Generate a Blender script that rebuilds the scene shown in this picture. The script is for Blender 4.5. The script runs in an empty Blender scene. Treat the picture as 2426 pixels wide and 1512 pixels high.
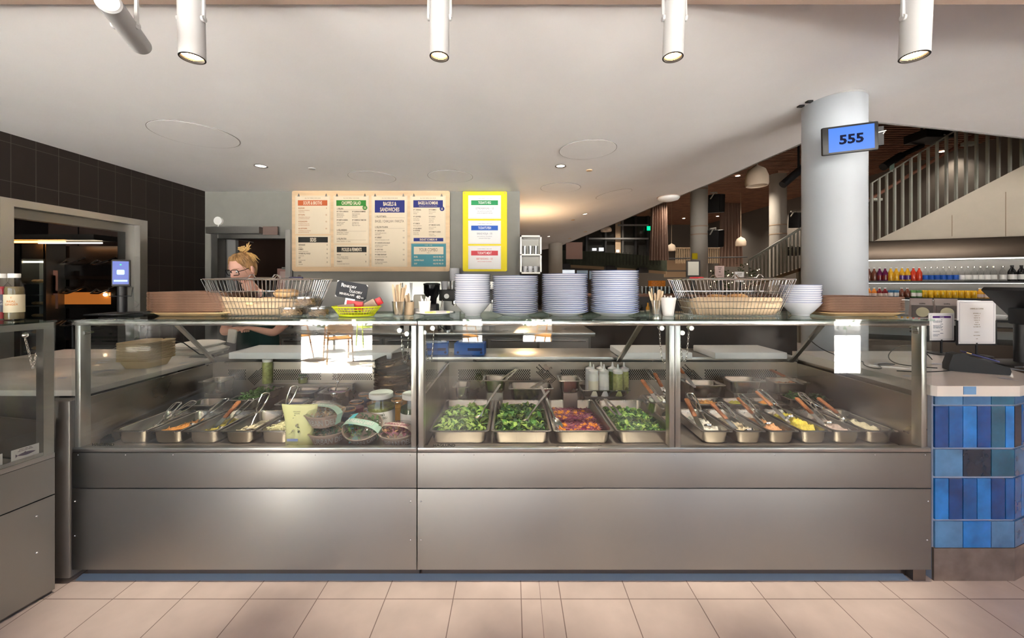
import bpy, bmesh, math, random
from mathutils import Vector, Matrix, noise
PI = math.pi
sc = bpy.context.scene
COL = sc.collection
random.seed(7)
# ------------------------------------------------------------------ camera
F, CX, HY, EYE = 895.0, 1213.0, 668.0, 1.45     # focal length in px, horizon row, eye height
cd = bpy.data.cameras.new('camera'); cam = bpy.data.objects.new('camera', cd); COL.objects.link(cam)
cd.sensor_fit = 'HORIZONTAL'; cd.sensor_width = 36.0; cd.lens = 36.0 * F / 2426
cd.shift_y = -(756 - HY) / 2426; cd.clip_start = 0.02; cd.clip_end = 200
cam.location = (0, 0, EYE); cam.rotation_euler = (PI / 2, 0, 0)
sc.camera = cam
# ------------------------------------------------------------------ exposure, world, sun
vs = sc.view_settings
vs.view_transform = 'Standard'; vs.look = 'None'; vs.gamma = 1.0; vs.use_curve_mapping = False; vs.exposure = 0.15
sc.cycles.max_bounces = 8; sc.cycles.diffuse_bounces = 4; sc.cycles.glossy_bounces = 5
sc.cycles.transparent_max_bounces = 24; sc.cycles.transmission_bounces = 8
sc.cycles.caustics_reflective = False; sc.cycles.caustics_refractive = False
sc.cycles.sample_clamp_indirect = 30.0; sc.cycles.blur_glossy = 1.0
sc.cycles.use_denoising = True
w = bpy.data.worlds.new('sky'); sc.world = w; w.use_nodes = True
nt = w.node_tree; bg = nt.nodes['Background']; sky = nt.nodes.new('ShaderNodeTexSky')
sky.sky_type = 'NISHITA'; sky.sun_disc = False; sky.sun_elevation = math.radians(52); sky.sun_rotation = math.radians(200)
sky.air_density = 1.0; sky.dust_density = 1.5
nt.links.new(sky.outputs[0], bg.inputs[0]); bg.inputs[1].default_value = 0.45
def lamp(name, kind, loc, energy, color=(1, 1, 1), target=None, **kw):
    d = bpy.data.lights.new(name, kind); d.energy = energy; d.color = color
    for k, v in kw.items(): setattr(d, k, v)
    o = bpy.data.objects.new(name, d); COL.objects.link(o); o.location = loc
    if target is not None:
        o.rotation_euler = (Vector(target) - Vector(loc)).to_track_quat('-Z', 'Y').to_euler()
    return o
WARM = (1.0, 0.87, 0.71); WARM2 = (1.0, 0.88, 0.74)
lamp('sun', 'SUN', (-10, -4.0, 10), 170.0, (1, .96, .90), target=(0.2, -2.2, 0), angle=math.radians(1.0))
# daylight through the shop front's upper windows is guided by a portal
p = lamp('daylight_portal', 'AREA', (0.5, -2.32, 1.75), 1.0, target=(0.5, 5, 1.75), shape='RECTANGLE', size=12.0, size_y=1.75)
p.data.cycles.is_portal = True
# ------------------------------------------------------------------ projection helpers (photo pixel at a known depth -> point)
def P(px, py, Y): return Vector(((px - CX) / F * Y, Y, EYE + (HY - py) / F * Y))
def XP(px, Y): return (px - CX) / F * Y
def ZP(py, Y): return EYE + (HY - py) / F * Y
# ------------------------------------------------------------------ materials
MATS = {}
def mat(name, col, rough=.5, metal=0., var=0., vscale=8., bump=0., bscale=60., spec=.5, emit=None, estr=0., stretch=None, trans=0., ior=1.45, coat=0., col2=None, alpha=1., sss=0., rvar=0.):
    if name in MATS: return MATS[name]
    m = bpy.data.materials.new(name); m.use_nodes = True; n = m.node_tree.nodes; l = m.node_tree.links
    b = n['Principled BSDF']; c = tuple(col) + (1,)
    b.inputs['Base Color'].default_value = c; b.inputs['Roughness'].default_value = rough; b.inputs['Metallic'].default_value = metal
    b.inputs['Specular IOR Level'].default_value = spec; b.inputs['IOR'].default_value = ior
    b.inputs['Transmission Weight'].default_value = trans; b.inputs['Coat Weight'].default_value = coat
    b.inputs['Alpha'].default_value = alpha
    if sss: b.inputs['Subsurface Weight'].default_value = sss; b.inputs['Subsurface Radius'].default_value = (.02, .01, .005)
    if emit: b.inputs['Emission Color'].default_value = tuple(emit) + (1,); b.inputs['Emission Strength'].default_value = estr
    if var or col2 or bump or rvar:
        tc = n.new('ShaderNodeTexCoord'); mp = n.new('ShaderNodeMapping'); l.new(tc.outputs['Object'], mp.inputs[0])
        if stretch: mp.inputs['Scale'].default_value = stretch
    if var or col2:
        t = n.new('ShaderNodeTexNoise'); t.inputs['Scale'].default_value = vscale; t.inputs['Detail'].default_value = 5
        l.new(mp.outputs[0], t.inputs[0]); r = n.new('ShaderNodeValToRGB'); l.new(t.outputs[0], r.inputs[0])
        r.color_ramp.elements[0].position = .32; r.color_ramp.elements[1].position = .68
        r.color_ramp.elements[0].color = tuple(x * (1 - var) for x in col) + (1,)
        r.color_ramp.elements[1].color = (tuple(col2) if col2 else tuple(min(1, x * (1 + var)) for x in col)) + (1,)
        l.new(r.outputs[0], b.inputs['Base Color'])
    if rvar:
        t = n.new('ShaderNodeTexNoise'); t.inputs['Scale'].default_value = vscale; t.inputs['Detail'].default_value = 4
        l.new(mp.outputs[0], t.inputs[0]); mr = n.new('ShaderNodeMapRange'); l.new(t.outputs[0], mr.inputs[0])
        mr.inputs[1].default_value = .3; mr.inputs[2].default_value = .7
        mr.inputs[3].default_value = max(.02, rough - rvar); mr.inputs[4].default_value = rough + rvar
        l.new(mr.outputs[0], b.inputs['Roughness'])
    if bump:
        t = n.new('ShaderNodeTexNoise'); t.inputs['Scale'].default_value = bscale; t.inputs['Detail'].default_value = 3
        l.new(mp.outputs[0], t.inputs[0]); bp = n.new('ShaderNodeBump'); bp.inputs['Strength'].default_value = bump
        bp.inputs['Distance'].default_value = .01; l.new(t.outputs[0], bp.inputs['Height']); l.new(bp.outputs[0], b.inputs['Normal'])
    MATS[name] = m; return m
def glassmat(name, tint, f0=.05, rough=0., dirt=0.):
    m = bpy.data.materials.new(name); m.use_nodes = True; n = m.node_tree.nodes; l = m.node_tree.links
    n.clear(); out = n.new('ShaderNodeOutputMaterial'); tr = n.new('ShaderNodeBsdfTransparent'); gl = n.new('ShaderNodeBsdfGlossy')
    tr.inputs[0].default_value = tuple(tint) + (1,); gl.inputs[1].default_value = rough
    lw = n.new('ShaderNodeLayerWeight'); lw.inputs[0].default_value = .5
    pw = n.new('ShaderNodeMath'); pw.operation = 'POWER'; pw.inputs[1].default_value = 5; l.new(lw.outputs['Facing'], pw.inputs[0])
    ma = n.new('ShaderNodeMath'); ma.operation = 'MULTIPLY_ADD'; ma.inputs[1].default_value = 1 - f0; ma.inputs[2].default_value = f0
    l.new(pw.outputs[0], ma.inputs[0]); mx = n.new('ShaderNodeMixShader'); l.new(ma.outputs[0], mx.inputs[0])
    l.new(tr.outputs[0], mx.inputs[1]); l.new(gl.outputs[0], mx.inputs[2]); last = mx
    if dirt:
        df = n.new('ShaderNodeBsdfDiffuse'); df.inputs[0].default_value = (.8, .8, .8, 1); m2 = n.new('ShaderNodeMixShader')
        tc = n.new('ShaderNodeTexCoord'); t = n.new('ShaderNodeTexNoise'); t.inputs['Scale'].default_value = 3.0; t.inputs['Detail'].default_value = 6
        l.new(tc.outputs['Object'], t.inputs[0]); mr = n.new('ShaderNodeMapRange'); l.new(t.outputs[0], mr.inputs[0])
        mr.inputs[1].default_value = .5; mr.inputs[2].default_value = .8; mr.inputs[3].default_value = 0; mr.inputs[4].default_value = dirt
        l.new(mr.outputs[0], m2.inputs[0]); l.new(mx.outputs[0], m2.inputs[1]); l.new(df.outputs[0], m2.inputs[2]); last = m2
    l.new(last.outputs[0], out.inputs[0]); MATS[name] = m; return m
def M(n): return MATS[n]
mat('steel', (.50, .49, .47), .30, 1., rvar=.04, vscale=3)
def brushed(name, col, rough, amp):
    m = mat(name, col, rough, 1.); n = m.node_tree.nodes; l = m.node_tree.links; b = n['Principled BSDF']
    tc = n.new('ShaderNodeTexCoord'); cb = n.new('ShaderNodeCombineXYZ'); cb.inputs[2].default_value = 1; b.inputs['Anisotropic'].default_value = amp; l.new(cb.outputs[0], b.inputs['Tangent'])
    t2 = n.new('ShaderNodeTexNoise'); t2.inputs['Scale'].default_value = 2.2; t2.inputs['Detail'].default_value = 6; l.new(tc.outputs['Object'], t2.inputs[0])
    mr = n.new('ShaderNodeMapRange'); l.new(t2.outputs[0], mr.inputs[0]); mr.inputs[1].default_value = .3; mr.inputs[2].default_value = .7; mr.inputs[3].default_value = rough - .05; mr.inputs[4].default_value = rough + .06; l.new(mr.outputs[0], b.inputs['Roughness'])
brushed('steel_panel', (.375, .37, .35), .46, .7)
mat('steel_dark', (.24, .235, .225), .38, 1., rvar=.08, vscale=6)
mat('steel_bright', (.62, .60, .57), .2, 1., rvar=.05, vscale=12)
mat('steel_pan', (.37, .35, .32), .26, 1., rvar=.02, vscale=6)
mat('wire', (.62, .62, .62), .18, 1.)
mat('black', (.012, .012, .013), .45); mat('black_gloss', (.01, .01, .012), .12)
mat('dark_hole', (.004, .004, .004), .9)
mat('white_plastic', (.80, .80, .79), .35); mat('white_paint', (.40, .405, .41), .5)
mat('ceramic', (.64, .66, .71), .12, coat=.3); mat('blue_rim', (.05, .08, .22), .25)
mat('ceiling_paint', (.83, .825, .83), .85, var=.02, vscale=2); mat('ceiling_groove', (.20, .19, .18), .8)
mat('wall_grey', (.225, .222, .205), .7, var=.03); mat('column_paint', (.36, .39, .425), .5); mat('column_beige', (.42, .39, .34), .6)
mat('wood_tray', (.25, .135, .085), .5, var=.25, vscale=14, stretch=(1, 6, 10)); mat('wood_tray_pale', (.62, .42, .22), .5, var=.1)
mat('ply', (.66, .47, .29), .5, var=.10, vscale=3, stretch=(1, 1, 8)); mat('stick', (.72, .55, .36), .6, var=.1)
mat('scoop_wood', (.42, .14, .055), .45, var=.2, vscale=40)
mat('counter_white', (.72, .68, .63), .25, coat=.2, var=.02); mat('terrazzo_chip', (.24, .27, .33), .3)
mat('board_white', (.80, .80, .80), .45)
mat('skin', (.70, .40, .31), .5, sss=.06, var=.05, vscale=12); mat('hair', (.34, .19, .075), .5, var=.35, vscale=60, stretch=(1, 1, .3), bump=.4, bscale=90)
mat('hair_tip', (.62, .40, .15), .5, var=.2, vscale=60)
mat('apron_green', (.010, .045, .040), .8, bump=.2); mat('shirt_dark', (.035, .028, .030), .85, bump=.2)
mat('glasses_black', (.01, .01, .012), .2)
mat('bread', (.58, .33, .13), .7, col2=(.78, .55, .30), vscale=18, bump=.5, bscale=40); mat('paper_kraft', (.46, .35, .23), .7, var=.12, bump=.8, bscale=14)
mat('cord', (.02, .02, .02), .5); mat('red_plastic', (.55, .03, .04), .35); mat('navy_plastic', (.03, .03, .12), .35)
glassmat('glass', (.965, .98, .97), .045, dirt=.06); glassmat('glass_top', (.80, .90, .86), .05); glassmat('glass_clear', (.95, .96, .96), .06, .02)
glassmat('window_glass', (.92, .95, .95), .04); glassmat('plastic_clear', (.86, .87, .87), .10, .08, dirt=.35)
# ------------------------------------------------------------------ mesh builder
class MB:
    def __init__(s): s.bm = bmesh.new(); s.mi = 0
    def _f(s, vs):
        try:
            f = s.bm.faces.new(vs); f.material_index = s.mi; return f
        except ValueError: return None
    def v(s, p): return s.bm.verts.new(p)
    def poly(s, pts): return s._f([s.v(p) for p in pts])
    def box(s, a, b, m=None, bev=0.):
        x0, y0, z0 = a; x1, y1, z1 = b
        c = [Vector((x, y, z)) for z in (z0, z1) for y in (y0, y1) for x in (x0, x1)]
        if m is not None: c = [m @ q for q in c]
        v = [s.v(q) for q in c]; fs = []
        for q in ((0, 2, 3, 1), (4, 5, 7, 6), (0, 1, 5, 4), (2, 6, 7, 3), (0, 4, 6, 2), (1, 3, 7, 5)): fs.append(s._f([v[i] for i in q]))
        if bev:
            es = list({e for f in fs for e in f.edges})
            bmesh.ops.bevel(s.bm, geom=es, offset=bev, segments=2, affect='EDGES', profile=.5, material=-1)
        return s
    def loft(s, rings, cap0=True, cap1=True, closed=True):
        R = [[s.v(p) for p in r] for r in rings]; n = len(R[0])
        for a, b in zip(R, R[1:]):
            for i in range(n if closed else n - 1):
                j = (i + 1) % n; s._f([a[i], a[j], b[j], b[i]])
        if cap0: s._f(list(reversed(R[0])))
        if cap1: s._f(R[-1])
        return s
    def lathe(s, prof, c=(0, 0, 0), n=24, m=None, cap0=False, cap1=False, sx=1., sy=1.):
        c = Vector(c); rings = []
        for r, z in prof:
            ring = [Vector((r * math.cos(2 * PI * i / n) * sx, r * math.sin(2 * PI * i / n) * sy, z)) for i in range(n)]
            rings.append([c + (m @ q if m is not None else q) for q in ring])
        return s.loft(rings, cap0, cap1)
    def cyl(s, a, b, r, r2=None, n=12, caps=True):
        a = Vector(a); b = Vector(b); q = (b - a).to_track_quat('Z', 'Y').to_matrix(); L = (b - a).length
        return s.lathe([(r, 0), (r if r2 is None else r2, L)], a, n, q, caps, caps)
    def tube(s, pts, r, n=6, closed=False, caps=True):
        pts = [Vector(p) for p in pts]; N = len(pts); rings = []; up = None
        for i, p in enumerate(pts):
            t = (pts[(i + 1) % N] - pts[i - 1]) if closed else (pts[min(i + 1, N - 1)] - pts[max(i - 1, 0)])
            t.normalize()
            if up is None: up = Vector((0, 0, 1)) if abs(t.z) < .9 else Vector((1, 0, 0))
            x = t.cross(up)
            if x.length < 1e-4: x = t.orthogonal()
            x.normalize(); y = x.cross(t).normalized(); up = y
            rr = r[i] if isinstance(r, (list, tuple)) else r
            rings.append([p + (x * math.cos(2 * PI * k / n) + y * math.sin(2 * PI * k / n)) * rr for k in range(n)])
        if closed: rings.append(rings[0]); return s.loft(rings, False, False)
        return s.loft(rings, caps, caps)
    def sphere(s, c, r, n=12, sc=(1, 1, 1), m=None):
        k = max(6, n // 2 + 1)
        prof = [(max(1e-5, r * math.sin(PI * i / k)), -r * math.cos(PI * i / k)) for i in range(k + 1)]
        S = Matrix.Diagonal(sc)
        return s.lathe(prof, c, n, (m @ S) if m is not None else S)
    def prism(s, pts, h, axis='z', at=0.):
        # pts 2D outline; extruded from 'at' by h along the axis
        def q(p, t):
            return {'z': (p[0], p[1], t), 'y': (p[0], t, p[1]), 'x': (t, p[0], p[1])}[axis]
        return s.loft([[q(p, at) for p in pts], [q(p, at + h) for p in pts]])
    def build(s, name, m, parent=None, smooth=40, loc=None):
        bmesh.ops.recalc_face_normals(s.bm, faces=s.bm.faces[:])
        me = bpy.data.meshes.new(name); s.bm.to_mesh(me); s.bm.free()
        for q in (m if isinstance(m, (list, tuple)) else [m]): me.materials.append(MATS[q] if isinstance(q, str) else q)
        if smooth: me.shade_smooth(); me.set_sharp_from_angle(angle=math.radians(smooth))
        o = bpy.data.objects.new(name, me); COL.objects.link(o)
        if parent is not None: o.parent = parent
        if loc is not None: o.location = loc
        return o
def tag(o, label=None, cat=None, group=None, kind=None):
    if label: o['label'] = label
    if cat: o['category'] = cat
    if group: o['group'] = group
    if kind: o['kind'] = kind
    return o
def thing(name, loc, label, cat, group=None, rz=0.):
    o = bpy.data.objects.new(name, None); COL.objects.link(o); o.location = loc; o.rotation_euler = (0, 0, rz); o.empty_display_size = .05
    return tag(o, label, cat, group)
def copy_tree(o, parent=None):
    c = o.copy(); COL.objects.link(c)
    if parent is not None: c.parent = parent
    for ch in list(o.children): copy_tree(ch, c)
    return c
def struct(o): o['kind'] = 'structure'; return o
def rrect(w, l, r, z, n=4, cx=0., cy=0.):
    out = []
    for (sx, sy, a0) in ((1, 1, 0), (-1, 1, 90), (-1, -1, 180), (1, -1, 270)):
        for k in range(n + 1):
            a = math.radians(a0 + 90 * k / n)
            out.append(Vector((cx + sx * (w / 2 - r) + r * math.cos(a), cy + sy * (l / 2 - r) + r * math.sin(a), z)))
    return out
def textmesh(lines, mtl, parent, name='lettering', plane='y', loc=None, ext=.0004):
    """lines: (string, x, z, height, width factor or None, align, bold).  A flat mesh facing -Y."""
    mb = bmesh.new()
    for (s_, x, z, h, wf, al, bold) in lines:
        cu = bpy.data.curves.new('t', 'FONT'); cu.body = s_; cu.size = h * 1.40; cu.align_x = al; cu.extrude = ext; cu.resolution_u = 2
        cu.offset = bold * h
        ob = bpy.data.objects.new('t', cu); COL.objects.link(ob); me = bpy.data.meshes.new_from_object(ob)
        T = Matrix.Translation((x, 0, z)) @ Matrix.Rotation(PI / 2, 4, 'X') @ Matrix.Diagonal((wf or 1, 1, 1, 1))
        me.transform(T); mb.from_mesh(me); bpy.data.objects.remove(ob); bpy.data.curves.remove(cu); bpy.data.meshes.remove(me)
    me = bpy.data.meshes.new(name); mb.to_mesh(me); mb.free(); me.materials.append(MATS[mtl])
    o = bpy.data.objects.new(name, me); COL.objects.link(o); o.parent = parent
    if loc is not None: o.location = loc
    return o
ORD = ['', 'first', 'second', 'third', 'fourth', 'fifth', 'sixth', 'seventh', 'eighth', 'ninth', 'tenth', 'eleventh', 'twelfth', 'thirteenth', 'fourteenth', 'fifteenth', 'sixteenth', 'seventeenth', 'eighteenth', 'nineteenth', 'twentieth', 'twenty-first', 'twenty-second', 'twenty-third', 'twenty-fourth', 'twenty-fifth']
# ================================================================== SETTING
def zceil(X):
    t = min(1, max(0, (X - .6) / 2.0)); return 2.6 + .25 * t * t * (3 - 2 * t)
def ceilP(px, py, off=0.):
    Y = 3.
    for _ in range(60): Y = .5 * Y + .5 * F * (zceil((px - CX) / F * Y) - EYE) / (HY - py)
    X = (px - CX) / F * Y; return Vector((X, Y, zceil(X) + off))
edge = [ceilP(*q) for q in ((1330, 582), (1400, 553), (1480, 520), (1570, 480), (1640, 452), (1700, 428), (1800, 383), (1900, 340), (1980, 300), (2060, 287), (2130, 294), (2280, 309), (2426, 326))]
epts = [(-7.0, 14.0), (edge[0].x - .02, 14.0)] + [(e.x, e.y) for e in edge] + [(edge[-1].x + 3, edge[-1].y + .55), (12.0, edge[-1].y + .8)]
def ymax(X):
    for (a, b), (c, d) in zip(epts, epts[1:]):
        if a <= X <= c: return b + (d - b) * (X - a) / max(1e-6, c - a)
    return epts[-1][1]
mb = MB(); xs = sorted(set([-7, -4, -1, .3, .6] + [.6 + .1 * i for i in range(1, 21)] + [e[0] for e in epts] + [3.3 + .4 * i for i in range(22) if 3.3 + .4 * i < 12]))
top = [[], [], [], []]
for x in xs:
    z = zceil(x); y = ymax(x)
    top[0].append(mb.v((x, -2.2, z))); top[1].append(mb.v((x, y, z))); top[2].append(mb.v((x, y, z + .22))); top[3].append(mb.v((x, -2.2, z + .22)))
for i in range(len(xs) - 1):
    for a, b in ((0, 1), (1, 2), (2, 3)): mb._f([top[a][i], top[a][i + 1], top[b][i + 1], top[b][i]])
c = struct(mb.build('ceiling', 'ceiling_paint', smooth=25))
# thin dark trim that follows the ceiling's open edge
mb = MB(); mb.tube([Vector((e[0], e[1] + .012, zceil(e[0]) + .004)) for e in epts[1:]], .012, 6)
struct(mb.build('trim_1', 'ceiling_groove'))
# dropped bulkhead above the window side of the room
mb = MB(); mb.box((-7, -2.2, 2.585), (12, 1.545, 2.62)); mb2 = MB()
mat('bulkhead', (.40, .30, .24), .8)
struct(mb.build('trim_2', 'bulkhead', smooth=0)); mb2.bm.free()
# floor: large beige tiles with joints (procedural)
def tile_mat(name, cols, tw, tl, mortar, joint, rough, swap=False, off=(0, 0, 0), bump=.25, offset=0., sheet='XY', msize=None, mot=.08, mottle_scale=6.):
    m = bpy.data.materials.new(name); m.use_nodes = True; n = m.node_tree.nodes; l = m.node_tree.links; b = n['Principled BSDF']
    tc = n.new('ShaderNodeTexCoord'); sp = n.new('ShaderNodeSeparateXYZ'); cb = n.new('ShaderNodeCombineXYZ'); l.new(tc.outputs['Object'], sp.inputs[0])
    l.new(sp.outputs[sheet[0]], cb.inputs[0]); l.new(sp.outputs[sheet[1]], cb.inputs[1])
    mp = n.new('ShaderNodeMapping'); mp.inputs['Location'].default_value = off; l.new(cb.outputs[0], mp.inputs[0])
    br = n.new('ShaderNodeTexBrick'); br.offset = offset; br.squash = 1; l.new(mp.outputs[0], br.inputs[0])
    br.inputs['Scale'].default_value = 1; br.inputs['Brick Width'].default_value = tw; br.inputs['Row Height'].default_value = tl
    br.inputs['Mortar Size'].default_value = joint; br.inputs['Mortar Smooth'].default_value = .1; br.inputs['Bias'].default_value = 0
    br.inputs['Color1'].default_value = tuple(cols[0]) + (1,); br.inputs['Color2'].default_value = tuple(cols[1]) + (1,); br.inputs['Mortar'].default_value = tuple(mortar) + (1,)
    t = n.new('ShaderNodeTexNoise'); t.inputs['Scale'].default_value = mottle_scale; t.inputs['Detail'].default_value = 7; l.new(tc.outputs['Object'], t.inputs[0])
    mr = n.new('ShaderNodeMapRange'); l.new(t.outputs[0], mr.inputs[0]); mr.inputs[1].default_value = .3; mr.inputs[2].default_value = .7; mr.inputs[3].default_value = 1 - mot; mr.inputs[4].default_value = 1 + mot
    mx = n.new('ShaderNodeMix'); mx.data_type = 'RGBA'; mx.blend_type = 'MULTIPLY'; mx.inputs[0].default_value = 1
    l.new(br.outputs[0], mx.inputs[6]); l.new(mr.outputs[0], mx.inputs[7]); l.new(mx.outputs[2], b.inputs['Base Color']); b.inputs['Roughness'].default_value = rough; b.inputs['Specular IOR Level'].default_value = .25
    bp = n.new('ShaderNodeBump'); bp.inputs['Strength'].default_value = bump; bp.inputs['Distance'].default_value = .004; bp.invert = True
    l.new(br.outputs['Fac'], bp.inputs['Height']); l.new(bp.outputs[0], b.inputs['Normal']); MATS[name] = m; return m
tile_mat('floor_tile', ((.56, .485, .445), (.60, .52, .475)), .311, .62, (.22, .17, .15), .0022, .5, off=(-.042, -1.727 + .62 * 3, 0), mot=.10, mottle_scale=5)
tile_mat('floor_tile_right', ((.56, .485, .445), (.60, .52, .475)), .311, .62, (.22, .17, .15), .0022, .5, off=(-.223, -1.727 + .62 * 3, 0), mot=.10, mottle_scale=5)
mat('joint', (.22, .17, .15), .8)
struct(MB().box((-7, -2.3, -.1), (.1297, 24, 0)).build('floor', 'floor_tile', smooth=0)); struct(MB().box((.1319, -2.3, -.1), (12, 24, 0)).build('floor', 'floor_tile_right', smooth=0)); struct(MB().box((.1297, -2.3, -.1), (.1319, 24, -.001)).build('trim_10', 'joint', smooth=0))
# left wall, dark brown stacked tiles, with the kitchen doorway
tile_mat('brown_tile', ((.020, .014, .012), (.024, .017, .014)), .155, .30, (.07, .06, .05), .0022, .6, off=(-4.80 + .155 * 40, -2.6 + .3 * 10 + .07, 0), sheet='YZ', mot=.05)
XL = -3.9
mb = MB(); mb.box((XL - .12, -2.2, 0), (XL, 2.87, 2.62)); mb.box((XL - .12, 4.03, 0), (XL, 4.95, 2.62)); mb.box((XL - .12, 2.87, 2.10), (XL, 4.03, 2.62))
struct(mb.build('wall_left', 'brown_tile', smooth=0))
d = struct(MB().box((XL - .14, 2.87, 0), (XL + .012, 2.95, 2.10)).box((XL - .14, 3.95, 0), (XL + .012, 4.03, 2.10)).box((XL - .14, 2.95, 2.04), (XL + .012, 3.95, 2.10)).build('door_1', 'steel', smooth=0))
MB().box((XL - .13, 3.86, 0), (XL - .05, 3.95, 2.04)).box((XL - .13, 2.95, 1.96), (XL - .05, 3.86, 2.04)).build('door_track', 'steel_dark', d, smooth=0)
# back wall with service doorway
YB = 4.8
mb = MB(); zt = 2.62
mb.box((-4.0, YB, 0), (-3.78, YB + .12, zt)); mb.box((-3.78, YB, 2.06), (-2.80, YB + .12, zt)); mb.box((-2.80, YB, 0), (.10, YB + .12, zt))
struct(mb.build('wall_back', 'wall_grey', smooth=0))
d = struct(MB().box((-3.80, YB - .03, 0), (-3.72, YB + .1, 2.06)).box((-2.86, YB - .03, 0), (-2.78, YB + .1, 2.11)).box((-3.80, YB - .02, 2.0), (-2.86, YB + .1, 2.08)).build('door_2', 'steel_dark', smooth=0))
MB().box((-2.86, YB - .035, 0), (-2.80, YB - .03, 2.11)).build('door_post_face', 'steel', d, smooth=0)
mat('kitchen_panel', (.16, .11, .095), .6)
cl = thing('door_closer', (-3.3, YB - .05, 2.11), 'grey sliding door closer box above the service doorway in the back wall', 'door closer')
MB().box((-.48, -.09, -.06), (.18, 0, .02)).build('housing', 'steel_dark', cl, smooth=0)
MB().box((.18, -.02, -.07), (.36, .0, .035)).build('mounting_plate', 'kitchen_panel', cl, smooth=0)
MB().tube([(-.3, -.03, -.12), (0, -.03, -.15), (.08, -.05, -.17)], .006).build('arm', 'steel_dark', cl)
# rooms behind: kitchen to the left, corridor behind the back wall, hall behind everything
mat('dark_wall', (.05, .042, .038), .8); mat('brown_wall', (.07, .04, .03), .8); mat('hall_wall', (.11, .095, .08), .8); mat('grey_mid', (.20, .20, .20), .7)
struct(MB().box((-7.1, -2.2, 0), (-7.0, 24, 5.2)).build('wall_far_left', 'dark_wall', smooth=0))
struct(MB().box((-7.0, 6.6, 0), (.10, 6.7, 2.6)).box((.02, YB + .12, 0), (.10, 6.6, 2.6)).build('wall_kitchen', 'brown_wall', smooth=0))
struct(MB().box((12, -2.2, 0), (12.1, 24, 5.2)).build('wall_right', 'hall_wall', smooth=0))
struct(MB().box((-7.1, 24, 0), (12.1, 24.1, 5.2)).build('wall_far', 'hall_wall', smooth=0))
# open kitchen fittings seen through the left doorway
mat('oven_black', (.018, .013, .011), .25); mat('heat_glow', (.2, .06, .01), .5, emit=(1, .35, .07), estr=9); mat('warm_white_glow', (.9, .8, .6), .5, emit=(1, .85, .6), estr=5)
mat('oven_amber', (.35, .12, .02), .3, emit=(1, .30, .05), estr=.30); mat('bulb', (1, .9, .7), .3, emit=(1, .8, .5), estr=14)
ov = thing('deck_oven', (-5.35, 4.75, 0), 'dark stacked deck oven with curved handles in the kitchen behind the left doorway', 'oven')
MB().box((-.52, 0, 0), (.50, .7, 1.90)).build('body', 'oven_black', ov, smooth=0)
for k, z in enumerate((.35, .72, 1.12, 1.48)):
    dd = MB().box((-.47, -.03, z), (.40, 0, z + .27)).build('door', 'oven_black', ov, smooth=0)
    MB().box((-.36, -.034, z + .05), (.34, -.03, z + .2)).build('window_pane', 'oven_amber' if k == 2 else 'black_gloss', dd, smooth=0)
    if k == 2:
        MB().sphere((.29, -.05, z + .17), .02).build('lamp', 'bulb', dd)
    for x in (-.10, .28):
        MB().tube([(x - .12, -.03, z + .24), (x - .11, -.10, z + .19), (x, -.12, z + .19), (x + .10, -.10, z + .23), (x + .12, -.03, z + .27)], .012, 8).build('handle', 'steel_bright', dd)
hl = thing('heat_lamp', (-5.5, 4.35, 1.93), 'glowing orange heat lamp bar above the deck oven', 'heat lamp')
MB().box((-.35, -.06, 0), (.75, .2, .06)).build('housing', 'steel_dark', hl, smooth=0)
MB().cyl((-.3, 0, -.02), (.35, 0, -.02), .012).build('element', 'heat_glow', hl)
MB().cyl((-.1, .12, -.02), (.65, .12, -.02), .008).build('tube', 'warm_white_glow', hl)
fr = thing('display_fridge', (-5.75, 4.53, 0), 'narrow lit upright fridge with glass door behind the ginger bottles', 'fridge'); fr.scale = (.68, .4, 1)
mat('fridge_in', (.5, .5, .48), .5)
MB().box((-.22, .45, 0), (.22, .5, 2.0)).box((-.22, 0, 0), (-.19, .5, 2.0)).box((.19, 0, 0), (.24, .5, 2.0)).box((-.22, 0, 1.72), (.22, .5, 2.0)).box((-.22, 0, 0), (.22, .5, .3)).build('cabinet', 'steel_dark', fr, smooth=0)
MB().box((-.19, .42, .3), (.19, .44, 1.72)).build('back_panel', 'fridge_in', fr, smooth=0)
MB().box((-.19, .03, 1.68), (.19, .06, 1.70)).build('light_strip', 'warm_white_glow', fr, smooth=0)
for z in (.6, .8, 1.0, 1.15, 1.28, 1.42): MB().box((-.185, .04, z), (.185, .42, z + .012)).build('shelf', 'steel', fr, smooth=0)
MB().box((-.2, -.015, .3), (.2, -.005, 1.72)).build('glass_door', 'window_glass', fr, smooth=0)
for i, z in enumerate((.62, .82, 1.02, 1.17, 1.44)):
    q = MB()
    for k in range(4): q.sphere((-.075 + .05 * k, .09, .02), .035, 8, (1, 1, .6))
    b = q.build('bread_tray', 'bread', loc=(fr.location.x, fr.location.y, z)); tag(b, 'pale buns on the %s shelf from the top of the lit fridge' % ORD[5 - i], 'buns', 'buns in the fridge')
for i, (px, py, w_, h_) in enumerate(((122, 676, .10, .24), (130, 668, .07, .28), (134, 710, .03, .22))):
    pt = P(px, py, 4.6); n_ = MB().box((-w_ / 2, 0, -h_ / 2), (w_ / 2, .003, h_ / 2)).build('paper_note', mat('pink_paper', (.42, .25, .22), .8), loc=pt, smooth=0)
    tag(n_, ['wide pink order slip hanging left of the deck oven', 'long pink order slip hanging beside the oven edge', 'thin pink strip hanging lowest beside the oven'][i], 'paper', 'kitchen order slips')
mat('kitchen_panel', (.16, .11, .095), .6)
ck = thing('kitchen_cupboard', (-6.35, 5.62, 0), 'brown-grey kitchen cupboard above and behind the lit fridge', 'cupboard')
MB().box((-.55, 0, 1.7), (1.0, .4, 2.5)).box((-.55, .1, 0), (-.25, .4, 1.7)).build('body', 'kitchen_panel', ck, smooth=0)
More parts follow.
